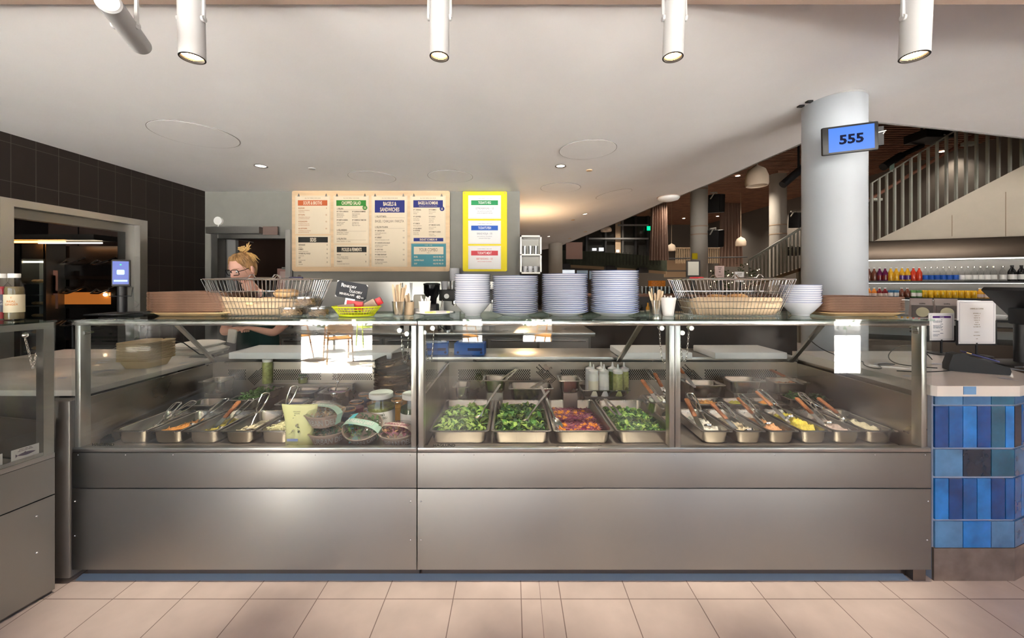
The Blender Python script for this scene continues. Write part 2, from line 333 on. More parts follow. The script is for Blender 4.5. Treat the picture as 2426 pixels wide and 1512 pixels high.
MB().box((-.1, -.01, 1.72), (-.09, 0, 2.48)).build('door_gap', 'black', ck, smooth=0)
# service corridor: paper on clip, hook
cp = thing('clipboard_paper', P(672, 660, 5.35), 'pinkish paper clipped on the brown wall seen through the back doorway', 'paper')
MB().box((-.09, 0, -.2), (.09, .004, .14)).build('sheet', 'pink_paper', cp, smooth=0); MB().box((-.02, -.01, .13), (.03, 0, .16)).build('clip', 'steel_bright', cp, smooth=0)
MB().box((-.05, -.004, -.06), (.07, -.001, .1)).build('note', mat('pale_paper', (.6, .45, .42), .8), cp, smooth=0)
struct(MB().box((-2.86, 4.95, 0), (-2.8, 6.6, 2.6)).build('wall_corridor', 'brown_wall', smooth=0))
struct(MB().box((-3.3, 5.5, 0), (-2.6, 5.56, 2.2)).build('door_3', 'brown_wall', smooth=0))
struct(MB().box((-4.3, YB + .15, 0), (-3.62, YB + .2, 2.1)).build('door_4', 'grey_mid', smooth=0))
# shop front behind the camera: parapet, glazing, a glass door standing open
mat('facade_grey', (.14, .135, .13), .8); mat('frame_alu', (.25, .25, .25), .4, .6)
YF = -2.2
def openings():
    return [(-3.31, -2.15, 0, 2.35), (-.77, -.46, .51, .95), (.17, .62, .51, .95), (4.96, 5.47, 0, .95)]
mb = MB(); xs_ = [-7.0]
prev = -7.0
for (a, b, z0, z1) in openings():
    mb.box((prev, YF - .12, 0), (a, YF, .92));
    if z0 > 0: mb.box((a, YF - .12, 0), (b, YF, z0))
    prev = b
mb.box((prev, YF - .12, 0), (12, YF, .92)); mb.box((-7, YF - .12, 2.5), (12, YF, 5.2)); mb.box((-7, YF - .12, .92), (-4.9, YF, 2.5)); mb.box((.15, YF - .12, .92), (1.4, YF, 2.5)); mb.box((6.6, YF - .12, .92), (12, YF, 2.5))
struct(mb.build('wall_front', 'facade_grey', smooth=0))
mb = MB()
for x in (-4.9, -3.36, -2.12, -1.42, .10, 1.4, 2.5, 3.7, 4.9, 5.52, 6.55): mb.box((x, YF - .09, .92), (x + .05, YF - .03, 2.5))
wn = struct(mb.build('window_1', 'frame_alu', smooth=0))
struct(MB().box((-9, -2.95, 2.62), (13, YF - .12, 2.70)).build('added_sun_canopy', 'facade_grey', smooth=0))   # canopy added out of view to keep direct sun off the windows
# outside: sunlit paving, planting, metal chairs and tables (seen as reflections in the cases)
tile_mat('paving', ((.70, .69, .67), (.74, .73, .71)), .6, .6, (.35, .34, .33), .006, .8, offset=.5)
struct(MB().box((-40, -60, -.12), (40, -2.3, -.02)).build('ground_paving', 'paving', smooth=0))
mat('hedge', (.035, .085, .02), .8, var=.5, vscale=6, bump=.8); mat('flower', (.5, .35, .05), .7)
hd = MB()
for i in range(500):
    x = -14 + 28 * random.random(); z = random.random() * .55; y = -6.9 - random.random() * .8; a = random.random() * 6.3; s = .07 + .09 * random.random()
    hd.poly([(x, y, z), (x + s * math.cos(a), y + s * .4, z + s * .3), (x + s * .4, y, z + s * 1.3)])
tag(hd.build('planting_bed', 'hedge', smooth=0), 'low green planting across the terrace outside the shop front', 'planting', kind='stuff')
struct(MB().box((-14, -7.8, -.02), (14, -6.8, .12)).build('trim_3', 'facade_grey', smooth=0))
mat('chair_orange', (.40, .17, .02), .4); mat('chair_teal', (.04, .22, .26), .4); mat('chair_lime', (.5, .6, .05), .4)
def tchair(loc, rz, m, label):
    t = thing('terrace_chair', loc, label, 'chair', 'metal terrace chairs outside', rz)
    for s in (-1, 1):
        MB().tube([(s * .22, .20, 0), (s * .20, .16, .44), (s * .20, .22, .66), (s * .20, -.12, .64), (s * .22, -.24, 0)], .013, 8).build('leg_frame', m, t)
    MB().box((-.2, -.2, .43), (.2, .2, .445)).build('seat', m, t, smooth=0)
    MB().loft([[(-.2 + .4 * i / 8, .20 + .05 * math.sin(PI * i / 8), z) for i in range(9)] for z in (.55, .62, .80)], False, False, closed=False).build('backrest', m, t)
    return t
tchair((-3.2, -3.35, -.02), -.6, 'chair_orange', 'orange metal terrace chair nearest the open shop door')
tchair((-4.15, -3.6, -.02), .5, 'chair_orange', 'orange metal terrace chair to the left of the shop door')
tchair((-3.3, -5.1, -.02), 2.4, 'chair_lime', 'lime metal terrace chair further out by the planting')
tchair((-2.6, -4.9, -.02), -2.2, 'chair_teal', 'teal metal terrace chair further out by the planting')
tchair((-.9, -3.6, -.02), 1.0, 'chair_orange', 'orange metal terrace chair outside the middle window')
tchair((.7, -3.7, -.02), -1.0, 'chair_orange', 'orange metal terrace chair outside right of the middle window')
tt = thing('terrace_table', (-3.75, -4.35, -.02), 'round white terrace table outside the shop front', 'table')
MB().cyl((0, 0, .70), (0, 0, .72), .35, n=28).build('tabletop', 'white_plastic', tt); MB().cyl((0, 0, .02), (0, 0, .7), .025).build('pole', 'steel_dark', tt); MB().cyl((0, 0, 0), (0, 0, .02), .22, n=20).build('base', 'steel_dark', tt)
# ---------------- round ceiling access panels, downlights, small caps
def slope(o): x = o.location.x; o.rotation_euler = (0, -math.atan((zceil(x + .05) - zceil(x - .05)) / .1), 0)
def hatch(px, py, r, lab):
    c = ceilP(px, py); o = thing('ceiling_hatch', c, lab, 'ceiling hatch', 'round ceiling access panels'); slope(o)
    t = MB(); t.lathe([(r + .004, -.001), (r + .004, -.003), (r, -.003)], n=48); t.build('rim', 'ceiling_groove', o)
    MB().lathe([(1e-4, -.004), (r - .001, -.004), (r, -.001)], n=48).build('disc', 'ceiling_paint', o)
for a in ((464, 320, .28, 'large round ceiling panel above the brown tiled wall'), (1392, 355, .243, 'round ceiling panel right of centre in front of the downlight'), (882, 420, .245, 'round ceiling panel above the chopped salad menu'),
          (1067, 418, .24, 'round ceiling panel above the yellow menu board'), (1328, 445, .24, 'round ceiling panel right above the mug cabinet'), (1454, 460, .25, 'round ceiling panel nearest the round white ceiling lamp')): hatch(*a)
mat('lamp_glow', (1, .95, .85), .3, emit=(1, .90, .74), estr=12)
def downlight(px, py, r, lab, e=22):
    c = ceilP(px, py); o = thing('downlight', c, lab, 'downlight', 'recessed ceiling downlights'); slope(o)
    MB().lathe([(r, 0), (r, -.006), (r * .8, -.006), (r * .72, -.001)], n=24).build('trim_ring', 'steel_bright', o)
    MB().lathe([(1e-4, -.002), (r * .74, -.002)], n=24).build('reflector', 'lamp_glow', o)
    lamp('downlight_beam', 'SPOT', c + Vector((0, 0, -.02)), e, WARM2, target=c + Vector((0, 0, -2)), spot_size=2.0, spot_blend=.8, shadow_soft_size=.04)
downlight(618, 393, .062, 'recessed downlight above the service doorway', 45); downlight(1328, 393, .055, 'recessed downlight right of centre near the round panel', 45)
downlight(1386, 507, .055, 'recessed downlight towards the hall', 20); downlight(1300, 560, .05, 'farthest recessed downlight above the beige column', 20)
for i, (px, py, r) in enumerate(((739, 399, .035), (1396, 403, .033), (1357, 521, .04), (1386, 549, .06), (1349, 565, .06))):
    c = ceilP(px, py); o = MB().lathe([(1e-4, -.008), (r * .9, -.008), (r, 0)], n=20).build('sprinkler_cap', 'ply' if i else 'white_paint', loc=c)
    tag(o, ['small white cap on the ceiling above the menu board', 'small tan cap on the ceiling beside the right downlight', 'small cap on the ceiling before the hall downlight', 'round cap on the ceiling near the hall edge', 'farthest round cap on the ceiling above the column'][i], 'ceiling cap', 'small ceiling caps')
c = ceilP(1584, 466); o = thing('ceiling_lamp', c, 'round white dome ceiling lamp at the ceiling edge', 'ceiling lamp'); slope(o)
MB().lathe([(.17, 0), (.17, -.03), (.15, -.055), (.08, -.075), (1e-4, -.08)], n=32).build('dome', 'white_plastic', o); MB().lathe([(.18, 0), (.18, -.012), (.165, -.012)], n=32).build('base', 'bulkhead', o)
# ---------------- track spotlights
mat('spot_glow', (1, .9, .75), .3, emit=(1, .85, .66), estr=9)
def spot(px, ptop, pbot, Y, w, tilt, lab, aim=None, glow=True):
    c = P((ptop[0] + pbot[0]) / 2, (ptop[1] + pbot[1]) / 2, Y); o = thing('track_spotlight', c, lab, 'spotlight', 'white cylindrical track spotlights')
    ax = (P(pbot[0], pbot[1], Y + tilt) - P(ptop[0], ptop[1], Y)).normalized(); q = ax.to_track_quat('Z', 'Y').to_matrix(); r = w / 2; L = .27
    MB().lathe([(r * .9, -L / 2), (r, -L / 2 + .003), (r, L / 2), (r * .93, L / 2), (r * .9, L / 2 - .02)], m=q, n=36, cap0=True).build('housing', 'white_paint', o)
    MB().lathe([(r * .92, L / 2 - .012), (r * 1.002, L / 2 + .001), (r * .88, L / 2 + .0015), (r * .86, L / 2 - .01)], m=q, n=36).build('bezel', 'black', o)
    t = MB()
    for i in range(14):
        a = (i / 14 * 2 - 1) * r * .8; hw = math.sqrt(max(0, (r * .86) ** 2 - a * a)); A = q @ Vector((a, -hw, L / 2 - .006)); B = q @ Vector((a, hw, L / 2 - .006)); t.cyl(A, B, .0009, n=5)
    t.build('louvre', 'bread' if glow else 'black', o)
    MB().lathe([(1e-4, L / 2 - .012), (r * .88, L / 2 - .012)], m=q, n=30).build('lens', 'spot_glow' if glow else 'dark_hole', o)
    MB().lathe([(1e-4, -L / 2 - .002), (r * .86, -L / 2 - .002), (r * .9, -L / 2)], m=q, n=30).tube([q @ Vector((r * .55 * math.cos(a), r * .55 * math.sin(a), -L / 2 - .003)) for a in (.3, .7, 1.1, 1.5)], .0025, 5).build('top_cap', 'white_paint', o)
    X = Vector((1, 0, 0)); up = Vector((0, 0, 1)); t = MB()
    for s in (-1, 1):
        A = X * s * (r + .004) + ax * .0; t.tube([A, A + up * .13, A * .9 + up * .19], [.0065, .005, .005], 6); t.cyl(A - X * .004, A + X * .004, .011, n=10)
    t.box((-r - .008, -.013, .185), (r + .008, .013, .19)); t.build('yoke', 'white_paint', o)
    MB().tube([(0, 0, .19), (0, 0, 2.57 - c.z)], .008, 8).build('stem', 'white_paint', o)
    if glow:
        lamp('spot_beam', 'SPOT', c + ax * (L / 2 + .01), 150, WARM, target=aim, spot_size=.74, spot_blend=.8, shadow_soft_size=.03)
YS = 1.30
spot(0, (262, 12), (333, 108), YS - .12, .060, .24, 'unlit white track spotlight tilted to the right at far left', glow=False)
spot(0, (452, -18), (455, 108), YS, .076, .0, 'lit white track spotlight second from the left', (-1.50, 1.93, .65))
spot(0, (1042, -25), (1041, 108), YS, .066, .0, 'lit white track spotlight above the soup menu board side of the middle', (-.40, 1.93, .65))
spot(0, (1600, -25), (1595, 111), YS, .068, .0, 'lit white track spotlight above the wooden stick cups', (.50, 1.93, .65))
spot(0, (2173, -25), (2167, 108), YS, .080, .0, 'lit white track spotlight nearest the white column', (1.45, 1.93, .65))
tk = MB().box((-3, YS - .018, 2.565), (3, YS + .018, 2.583)).build('light_track', 'white_paint', smooth=0); tag(tk, 'white ceiling track carrying the five spotlights', 'light track')
# ---------------- white column with the number screen
cc = Vector((3.87 * .648, 3.87 * .7616, 0)); mb = MB(); rc = .2
mb.lathe([(rc, 0), (rc, zceil(cc.x) + .02)], cc, 48, cap0=True, cap1=True)
o = mb.build('round_column', 'column_paint'); tag(o, 'large white round column standing behind the right end of the counter', 'column')
MB().lathe([(rc + .001, zceil(cc.x) - .012), (rc + .006, zceil(cc.x) - .006), (rc + .006, zceil(cc.x))], cc, 48).build('top_collar', 'white_paint', o)
mat('column_print', (.03, .03, .035), .5)
def on_column(txts, name):
    bmv = bmesh.new()
    for s_, z, h in txts:
        cu = bpy.data.curves.new('t', 'FONT'); cu.body = s_; cu.size = h * 1.4; cu.extrude = .0005
        ob = bpy.data.objects.new('t', cu); COL.objects.link(ob); me = bpy.data.meshes.new_from_object(ob)
        for v in me.vertices:
            a = -.93 + v.co.y / rc; v.co = Vector((cc.x + (rc + .001) * math.cos(a), cc.y + (rc + .001) * math.sin(a), z - v.co.x))
        bmv.from_mesh(me); bpy.data.objects.remove(ob)
    me = bpy.data.meshes.new(name); bmv.to_mesh(me); bmv.free(); me.materials.append(M('column_print')); q = bpy.data.objects.new(name, me); COL.objects.link(q); q.parent = o
on_column([('RESTAURANG', 2.31, .022), ('& BAR', 2.04, .022), ('BUTIK', 1.93, .016)], 'column_print')
mat('screen_blue', (.01, .05, .2), .3, emit=(.035, .17, .80), estr=.75); mat('screen_ink', (.002, .004, .02), .7, spec=.1)
sc_ = thing('number_screen', P(2015, 329, 2.50), 'black framed tablet showing 555 on blue, mounted on the white column', 'screen')
sc_.rotation_euler = (math.radians(4), math.radians(-3.0), math.radians(-14))
MB().box((-.165, -.012, -.092), (.150, .012, .092), bev=.008).build('case', 'black', sc_); MB().box((-.130, -.0135, -.078), (.125, -.0125, .078)).build('display', 'screen_blue', sc_, smooth=0)
textmesh([('555', -.002, -.030, .058, 1.15, 'CENTER', .05)], 'screen_ink', sc_, 'digits', loc=(0, -.0145, 0))
MB().tube([(.15, 0, .02), (.19, -.005, .024), (.185, .01, .01)], .004).build('cable_plug', 'white_plastic', sc_)
MB().box((.0, .012, -.06), (.19, .07, .06)).box((.05, .07, -.03), (.1, .40, .03)).build('bracket', 'black', sc_, smooth=0)
for i, (px, py) in enumerate(((1917, 239), (1897, 250))):
    c = ceilP(px, py); q = MB().box((-.02, -.015, -.012), (.02, .015, 0)).build('ceiling_clip', 'black', loc=c); tag(q, ['square black clip on the ceiling nearest the column', 'small black clip on the ceiling left of the square one'][i], 'clip', 'black ceiling clips')
# ================================================================== DISPLAY CASES
YG, ZT, ZD = 1.81, 1.272, .612          # front glass plane, top of the glass shelf, deck height
mat('screw', (.7, .7, .7), .25, 1.); mat('decal', (.02, .018, .015), .5); mat('kick_steel', (.20, .17, .15), .4, .9, rvar=.1, vscale=12)
mat('sill_strip', (.26, .37, .50), .35); mat('inner_steel', (.40, .355, .31), .34, 1., rvar=.08, vscale=6); mat('deck_steel', (.55, .50, .45), .42, .9, rvar=.08, vscale=10)
def chain(parent, xa, xb, za, zb, zl, y=1.862):
    """two glass clamps and the safety chain hanging between them"""
    t = MB()
    for x, z in ((xa, za), (xb, zb)):
        t.cyl((x, y - .035, z), (x, y - .010, z), .0115, n=14); t.cyl((x, y - .012, z), (x, y + .01, z), .006, n=8)
    t.build('glass_clamp', 'steel_bright', parent)
    pts = []; N = 26; L = (za - zl) * 1.0
    for i in range(N + 1):
        u = i / N; x = xa + (xb - xa) * (.5 - .5 * math.cos(PI * u)) if False else xa + (xb - xa) * u
        s = abs(2 * u - 1); z = zl + ((za if u < .5 else zb) - zl) * (s ** 1.7 * .55 + s * .45 if s > .12 else s * .45)
        pts.append(Vector((xa * .0 + (xa + xb) / 2 + (xb - xa) / 2 * (1 if u > .5 else -1) * min(1, s * 1.1) ** .5, y - .004, z)))
    t = MB(); acc = 0.; step = .0105; prev = pts[0]; out = [pts[0]]
    for p_ in pts[1:]:
        seg = (p_ - prev).length
        while acc + seg >= step:
            prev = prev + (p_ - prev) * ((step - acc) / seg); out.append(prev.copy()); seg = (p_ - prev).length; acc = 0
        acc += seg; prev = p_
    for i in range(len(out) - 1):
        a, b = out[i], out[i + 1]; d_ = (b - a).normalized(); c = (a + b) / 2
        sd = Vector((0, 1, 0)) if i % 2 else d_.cross(Vector((0, 1, 0))).normalized()
        t.tube([c + d_ * (.0075 * math.cos(2 * PI * k / 8)) + sd * (.0036 * math.sin(2 * PI * k / 8)) for k in range(8)], .0011, 4, closed=True)
    t.build('safety_chain', 'steel_bright', parent)
def perforated(parent, x0, x1, bands, hands):
    """rear air grille: real hexagonal-pitch holes in the bands, square cut-outs in the arrow pattern"""
    zA, zB = .765, .838; t = MB(); Y = 2.64
    segs = sorted(bands); cur = x0
    t.box((x0, Y, ZD), (x1, Y + .004, zA)); t.box((x0, Y, zB), (x1, Y + .004, .89))
    for (a, b) in segs:
        if a > cur: t.poly([(cur, Y, zA), (a, Y, zA), (a, Y, zB), (cur, Y, zB)])
        nx = max(1, round((b - a) / .0146)); nz = 7; cw = (b - a) / nx; ch = (zB - zA) / nz
        for j in range(nz):
            sh = cw / 2 if j % 2 else 0
            for i in range(nx if not j % 2 else nx - 1):
                cx = a + cw * (i + .5) + sh; cz = zA + ch * (j + .5); r = .0051
                o = [t.v((cx + sx * cw / 2, Y, cz + sz * ch / 2)) for sx, sz in ((1, 0), (1, 1), (0, 1), (-1, 1), (-1, 0), (-1, -1), (0, -1), (1, -1))]
                h = [t.v((cx + r * math.cos(k * PI / 4), Y, cz + r * math.sin(k * PI / 4))) for k in range(8)]
                for k in range(8): t._f([o[k], o[(k + 1) % 8], h[(k + 1) % 8], h[k]])
            if j % 2:
                for xx in (a, b - cw / 2): t.poly([(xx, Y, zA + ch * j), (xx + cw / 2, Y, zA + ch * j), (xx + cw / 2, Y, zA + ch * (j + 1)), (xx, Y, zA + ch * (j + 1))])
        cur = b
    t.poly([(cur, Y, zA), (x1, Y, zA), (x1, Y, zB), (cur, Y, zB)])
    g = t.build('rear_grille', 'inner_steel', parent, smooth=0)
    t = MB(); t.box((x0, Y + .014, ZD), (x1, Y + .018, .88)); t.build('grille_backing', 'dark_hole', g, smooth=0)
    for hx, flip in hands:
        t = MB()
        for i in range(14):
            for j in range(6):
                if (j in (1, 3) and i < 3) or (j == 5 and i < 6) or (j == 0 and i < 2): continue
                u = (i - 7) * .0115; v_ = (j - 2.5) * .0115
                x = (u + v_) * .7071 * flip; z = (-u + v_) * .7071
                c = Vector((hx + x, Y - .0006, .80 + z)); r = .0058
                t.poly([c + Vector((r, 0, 0)), c + Vector((0, 0, r)), c + Vector((-r, 0, 0)), c + Vector((0, 0, -r))])
        t.build('arrow_cutout', 'dark_hole', g, smooth=0)
def case(name, X0, X1, posts, label, struts, clamps, bands, hands, screws):
    t = thing(name, (0, 0, 0), label, 'display case', 'stainless glass display cases')
    MB().box((X0 + .01, YG + .01, .07), (X1 - .01, 2.66, ZD - .012)).build('cabinet_body', 'steel_dark', t, smooth=0)
    up = MB().box((X0, YG - .003, .464), (X1, YG + .010, .632), bev=.0015).build('upper_panel', 'steel_panel', t)
    lo = MB().box((X0, YG - .003, .072), (X1, YG + .010, .459), bev=.0015).build('lower_panel', 'steel_panel', t)
    for (x, z) in screws: MB().sphere((x, YG - .004, z), .0042, 10, (1, .6, 1)).build('screw', 'screw', lo)
    n_ = int((X1 - X0) / .23)
    for i in range(n_ + 1): MB().sphere((X0 + .03 + (X1 - X0 - .06) * i / n_, YG - .004, .622), .0028, 8, (1, .5, 1)).build('rivet', 'screw', up)
    MB().box((X0 + .01, 1.866, 0), (X1 - (.03 if X1 > 1 else 0), 1.90, .07)).build('toe_kick', 'kick_steel', t, smooth=0)
    MB().box((X0 + .02, YG + .02, ZD - .012), (X1 - .02, 2.655, ZD)).build('deck', 'deck_steel', t, smooth=0)
    MB().box((X0, YG - .002, .634), (X1, YG + .03, .655), bev=.002).build('bottom_rail', 'steel', t)
    MB().box((X0, YG + .004, 1.240), (X1, YG + .034, 1.263), bev=.002).build('top_rail', 'steel_bright', t)
    MB().box((X0, 2.24, 1.243), (X1, 2.27, 1.263)).build('rear_rail', 'steel', t, smooth=0)
    for x in posts:
        MB().box((x - .0125, YG + .003, .655), (x + .0125, YG + .05, 1.240), bev=.002).build('post', 'steel', t)
    es = [X0 + .004, *[p_ for p_ in posts if X0 + .1 < p_ < X1 - .1][::2], X1 - .004]
    for x in (X0 + .006, X1 - .006):
        MB().box((x - .003, YG + .05, ZD), (x + .003, 2.26, 1.243)).build('side_glass', 'glass_clear', t, smooth=0)
    for x, w_ in ((X0 + .001, .012), (X1 - .013, .012)):
        MB().box((x, YG + .05, ZD), (x + w_, 2.66, .88)).build('inner_wall', 'inner_steel', t, smooth=0)
    bays = []
    cur = X0
    ps = sorted(posts)
    inner = [(ps[i] + ps[i + 1]) / 2 for i in range(len(ps) - 1) if ps[i + 1] - ps[i] < .08]
    edges_ = [X0] + inner + [X1]
    for a, b in zip(edges_, edges_[1:]):
        MB().box((a + .003, YG - .007, .650), (b - .003, YG - .001, 1.262)).build('front_glass', 'glass', t, smooth=0)
    MB().box((X0 - .004, YG - .015, 1.264), (X1 + .004, 2.29, ZT)).build('glass_shelf', 'glass_top', t, smooth=0)
    for a, b in struts:
        a = Vector(a); b = Vector(b); d_ = (b - a).normalized(); s = Vector((1, 0, 0)); u = d_.cross(s).normalized(); r = []
        for e in (a, b): r.append([e + s * .014 + u * .006, e - s * .014 + u * .006, e - s * .014 - u * .006, e + s * .014 - u * .006])
        MB().loft(r).build('shelf_strut', 'steel', t, smooth=0)
    for c_ in clamps: chain(t, *c_)
    perforated(t, X0 + .013, X1 - .013, bands, hands)
    return t
x_ = lambda px: XP(px, 2.66)
caseA = case('display_case', -2.105, -.4565, (-2.085, -.472), 'stainless glass display case at the left with the pickle jars and salad bowls',
     [((-1.87, 2.08, 1.24), (-2.085, 2.655, .885))],
     [(XP(202, 1.86), XP(214, 1.86), ZP(787, 1.86), ZP(787, 1.86), ZP(866, 1.86)), (XP(951, 1.86), XP(968, 1.86), ZP(781, 1.86), ZP(789, 1.86), ZP(860, 1.86))],
     [(x_(545), x_(588)), (x_(652), x_(765)), (x_(790), x_(885))], [(x_(617), -1), (x_(905), 1)], [(-2.09, .40), (-2.09, .235), (-.485, .40), (-.485, .215)])
caseB = case('display_case', -.4525, 2.006, (-.437, .768, .796, 1.978), 'long stainless glass display case with the four salad pans and the spreads',
     [((.73, 2.09, 1.24), (.745, 2.655, .885)), ((1.73, 2.08, 1.24), (1.96, 2.655, .885))],
     [(XP(1008, 1.86), XP(1028, 1.86), ZP(786, 1.86), ZP(776, 1.86), ZP(858, 1.86)), (XP(1562, 1.86), XP(1585, 1.86), ZP(776, 1.86), ZP(787, 1.86), ZP(861, 1.86)),
      (XP(1610, 1.86), XP(1631, 1.86), ZP(787, 1.86), ZP(776, 1.86), ZP(858, 1.86)), (XP(2162, 1.86), 1.975, ZP(777, 1.86), ZP(786, 1.86), ZP(850, 1.86))],
     [(x_(1086), x_(1257)), (x_(1327), x_(1385)), (x_(1484), x_(1590)), (x_(1665), x_(1836)), (x_(1890), x_(2000))], [(x_(1292), 1), (x_(1635), 1)], [(-.435, .40), (-.435, .215), (1.99, .40), (1.985, .215)])
textmesh([('HAGLUND', -.008, 0, .0135, 1.15, 'LEFT', .01)], 'decal', caseB, 'maker_lettering', loc=(XP(1031, YG), YG - .0076, ZP(1057, YG)))
textmesh([('HAGLUND', 0, 0, .0135, 1.15, 'LEFT', .01)], 'decal', caseA, 'maker_lettering', loc=(XP(222, YG), YG - .0076, ZP(1055, YG)))
q = MB(); q.prism([(-2.1, .0), (1.98, .0), (1.98, .0)], .001); q.bm.free()
s_ = MB().loft([[(-2.12, 1.832, .0005), (-2.12, 1.866, .009), (-2.12, 1.866, .0)], [(1.93, 1.832, .0005), (1.93, 1.866, .009), (1.93, 1.866, .0)]]).build('trim_4', 'sill_strip', smooth=0); struct(s_)
# the left arm: another case running towards the viewer, and the corner filler
fi = thing('corner_filler', (-2.17, 1.806, 0), 'narrow stainless corner panel below the left white counter, between the two cases', 'corner panel')
MB().box((-.075, 0, .03), (.055, .06, .88), bev=.006).build('panel', mat('filler_steel', (.27, .25, .225), .42, .55, rvar=.05, vscale=4), fi)
def arm(u, z, off=0.):
    d_ = Vector((-.03, -.16, 0)).normalized(); nrm = Vector((-d_.y, d_.x, 0)); nrm = nrm if nrm.x > 0 else -nrm
    return Vector((-2.13, 1.76, 0)) + d_ * u + nrm * off + Vector((0, 0, z))
Ta = thing('display_case', (0, 0, 0), 'left arm display case running towards the viewer with the ginger bottles on top', 'display case', 'stainless glass display cases')
def armbox(name, u0, u1, z0, z1, o0, o1, m, p_=None, bev=0):
    t = MB(); r = []
    for z in (z0, z1): r.append([arm(u0, z, o0), arm(u1, z, o0), arm(u1, z, o1), arm(u0, z, o1)])
    t.loft(r); return t.build(name, m, p_ or Ta, smooth=0)
armbox('upper_panel', 0, 1.6, .464, .632, -.02, .0, 'steel_panel'); lp = armbox('lower_panel', 0, 1.6, .02, .459, -.02, .0, 'steel_panel')
armbox('cabinet_body', .0, 1.6, 0, .6, -.6, -.02, 'steel_dark'); armbox('bottom_rail', 0, 1.6, .634, .655, -.03, .0, 'steel'); armbox('top_rail', 0, 1.6, 1.235, 1.263, -.035, -.006, 'steel')
armbox('post', 0, .035, .655, 1.235, -.05, -.004, 'steel'); armbox('front_glass', 0, 1.6, .650, 1.262, -.002, .004, 'glass'); armbox('glass_shelf', -.004, 1.6, 1.264, ZT, -.5, .008, 'glass_top')
armbox('deck', .02, 1.6, .6, ZD, -.6, -.02, 'deck_steel'); armbox('side_glass', 0.006, .012, .612, 1.24, -.45, -.05, 'glass_clear'); armbox('inner_wall', 0.0, .006, .612, .80, -.6, -.05, 'inner_steel')
t = MB()
for u, z in ((.06, .395), (.06, .23)): t.sphere(arm(u, z, .002), .005, 10)
t.build('screw', 'screw', lp)
a = arm(.07, 1.21, -.05); b = arm(.02, 1.21, -.05)
t = MB()
for q in (a, b): t.sphere(q, .012, 12)
t.build('glass_clamp', 'steel_bright', Ta)
t = MB()
N = 15
for i in range(2 * N):
    u = (i + .5) / (2 * N); s = abs(2 * u - 1); c = a.lerp(b, u); c = Vector((c.x, c.y, 1.055 + (1.20 - 1.055) * s)); d_ = Vector((0, 0, 1))
    sd = Vector((0, 1, 0)) if i % 2 else Vector((1, 0, 0))
    t.tube([c + d_ * (.0075 * math.cos(2 * PI * k / 8)) + sd * (.0036 * math.sin(2 * PI * k / 8)) for k in range(8)], .0011, 4, closed=True)
t.build('safety_chain', 'steel_bright', Ta)
# left arm price card with the fish, on the shelf lip inside
armbox('card_rail', .03, 1.6, .655, .672, -.012, -.006, 'steel_bright')
mat('card_white', (.78, .76, .72), .6); mat('fish_grey', (.16, .12, .17), .5)
def armcard(u0, u1, z0, z1, label):
    o = thing('fish_card', arm((u0 + u1) / 2, z0, -.014), label, 'card', 'white cards with a printed fish'); d_ = Vector((-.03, -.16, 0)).normalized()
    o.rotation_euler = (0, 0, math.atan2(-d_.y, -d_.x)); w_ = (u1 - u0) / 2; h = z1 - z0
    MB().box((-w_, -.001, 0), (w_, .001, h)).build('card', 'card_white', o, smooth=0)
    t = MB(); n = 18; up_, lo_ = [], []
    for i in range(n + 1):
        u = i / n; x = -w_ * .72 + w_ * 1.44 * u; th = .28 * h * math.sin(PI * min(1, u * 1.08)) ** .8 * .5 if u < .9 else .0
        th = max(th, .02 * h) if u < .88 else .16 * h * (u - .88) / .12
        up_.append((-x, -.0018, h * .42 + th)); lo_.append((-x, -.0018, h * .42 - th))
    t.loft([up_, lo_], False, False, closed=False)
    t.poly([(w_ * .1, -.0018, h * .5), (-w_ * .15, -.0018, h * .52), (-w_ * .02, -.0018, h * .64)])
    t.build('fish_print', 'fish_grey', o, smooth=0)
    textmesh([('RÖKT FISK TILL', 0, h * .84, h * .09, .9, 'CENTER', .0), ('DIN FAVORIT BAGEL', 0, h * .72, h * .08, .9, 'CENTER', .0)], 'fish_grey', o, 'lettering', loc=(0, -.0018, 0))
armcard(.045, .13, .668, .718, 'white card with a printed fish in the left arm case, nearer the corner'); armcard(.155, .24, .668, .718, 'white fish card at the left edge of the frame')
# ================================================================== COUNTERTOPS
def chips(x0, x1, y0, y1, n, z, parent, seed):
    rnd = random.Random(seed); t = MB()
    for _ in range(n):
        cx = rnd.uniform(x0, x1); cy = rnd.uniform(y0, y1); a = rnd.random() * 6.28; L = rnd.uniform(.05, .12); k = rnd.choice((3, 4, 5)); pts = []
        for i in range(k):
            b = a + 2 * PI * i / k + rnd.uniform(-.4, .4); r = L * rnd.uniform(.35, 1); pts.append((min(x1, max(x0, cx + r * math.cos(b))), min(y1, max(y0, cy + r * math.sin(b) * .8)), z))
        t.poly(pts)
    t.build('stone_chip', 'terrazzo_chip', parent, smooth=0)
lc = thing('left_counter', (0, 0, 0), 'white terrazzo worktop with grey chips behind the left cases, holding the trays of bowls', 'counter')
t = MB().box((-3.55, 1.865, .885), (-2.118, 2.66, .915), bev=.004); t.build('worktop', 'counter_white', lc)
MB().box((-3.55, 2.66, .885), (-2.29, 3.0, .915)).build('worktop_return', 'counter_white', lc); MB().box((-3.5, 1.92, 0), (-2.30, 2.6, .885)).build('base_cabinet', 'steel_dark', lc, smooth=0)
chips(-3.1, -2.15, 1.9, 3.0, 9, .9155, lc, 5)
rcn = thing('tiled_counter', (0, 0, 0), 'white topped counter clad in blue glazed tiles at the right', 'counter')
pl = [Vector((2.045, 1.835, 0)), Vector((2.436, 1.835, 0))]; ang = 20
for k in range(9):
    a = math.radians(ang); pl.append(pl[-1] + Vector((math.cos(a), math.sin(a), 0)) * .137); ang = min(75, ang + 14)
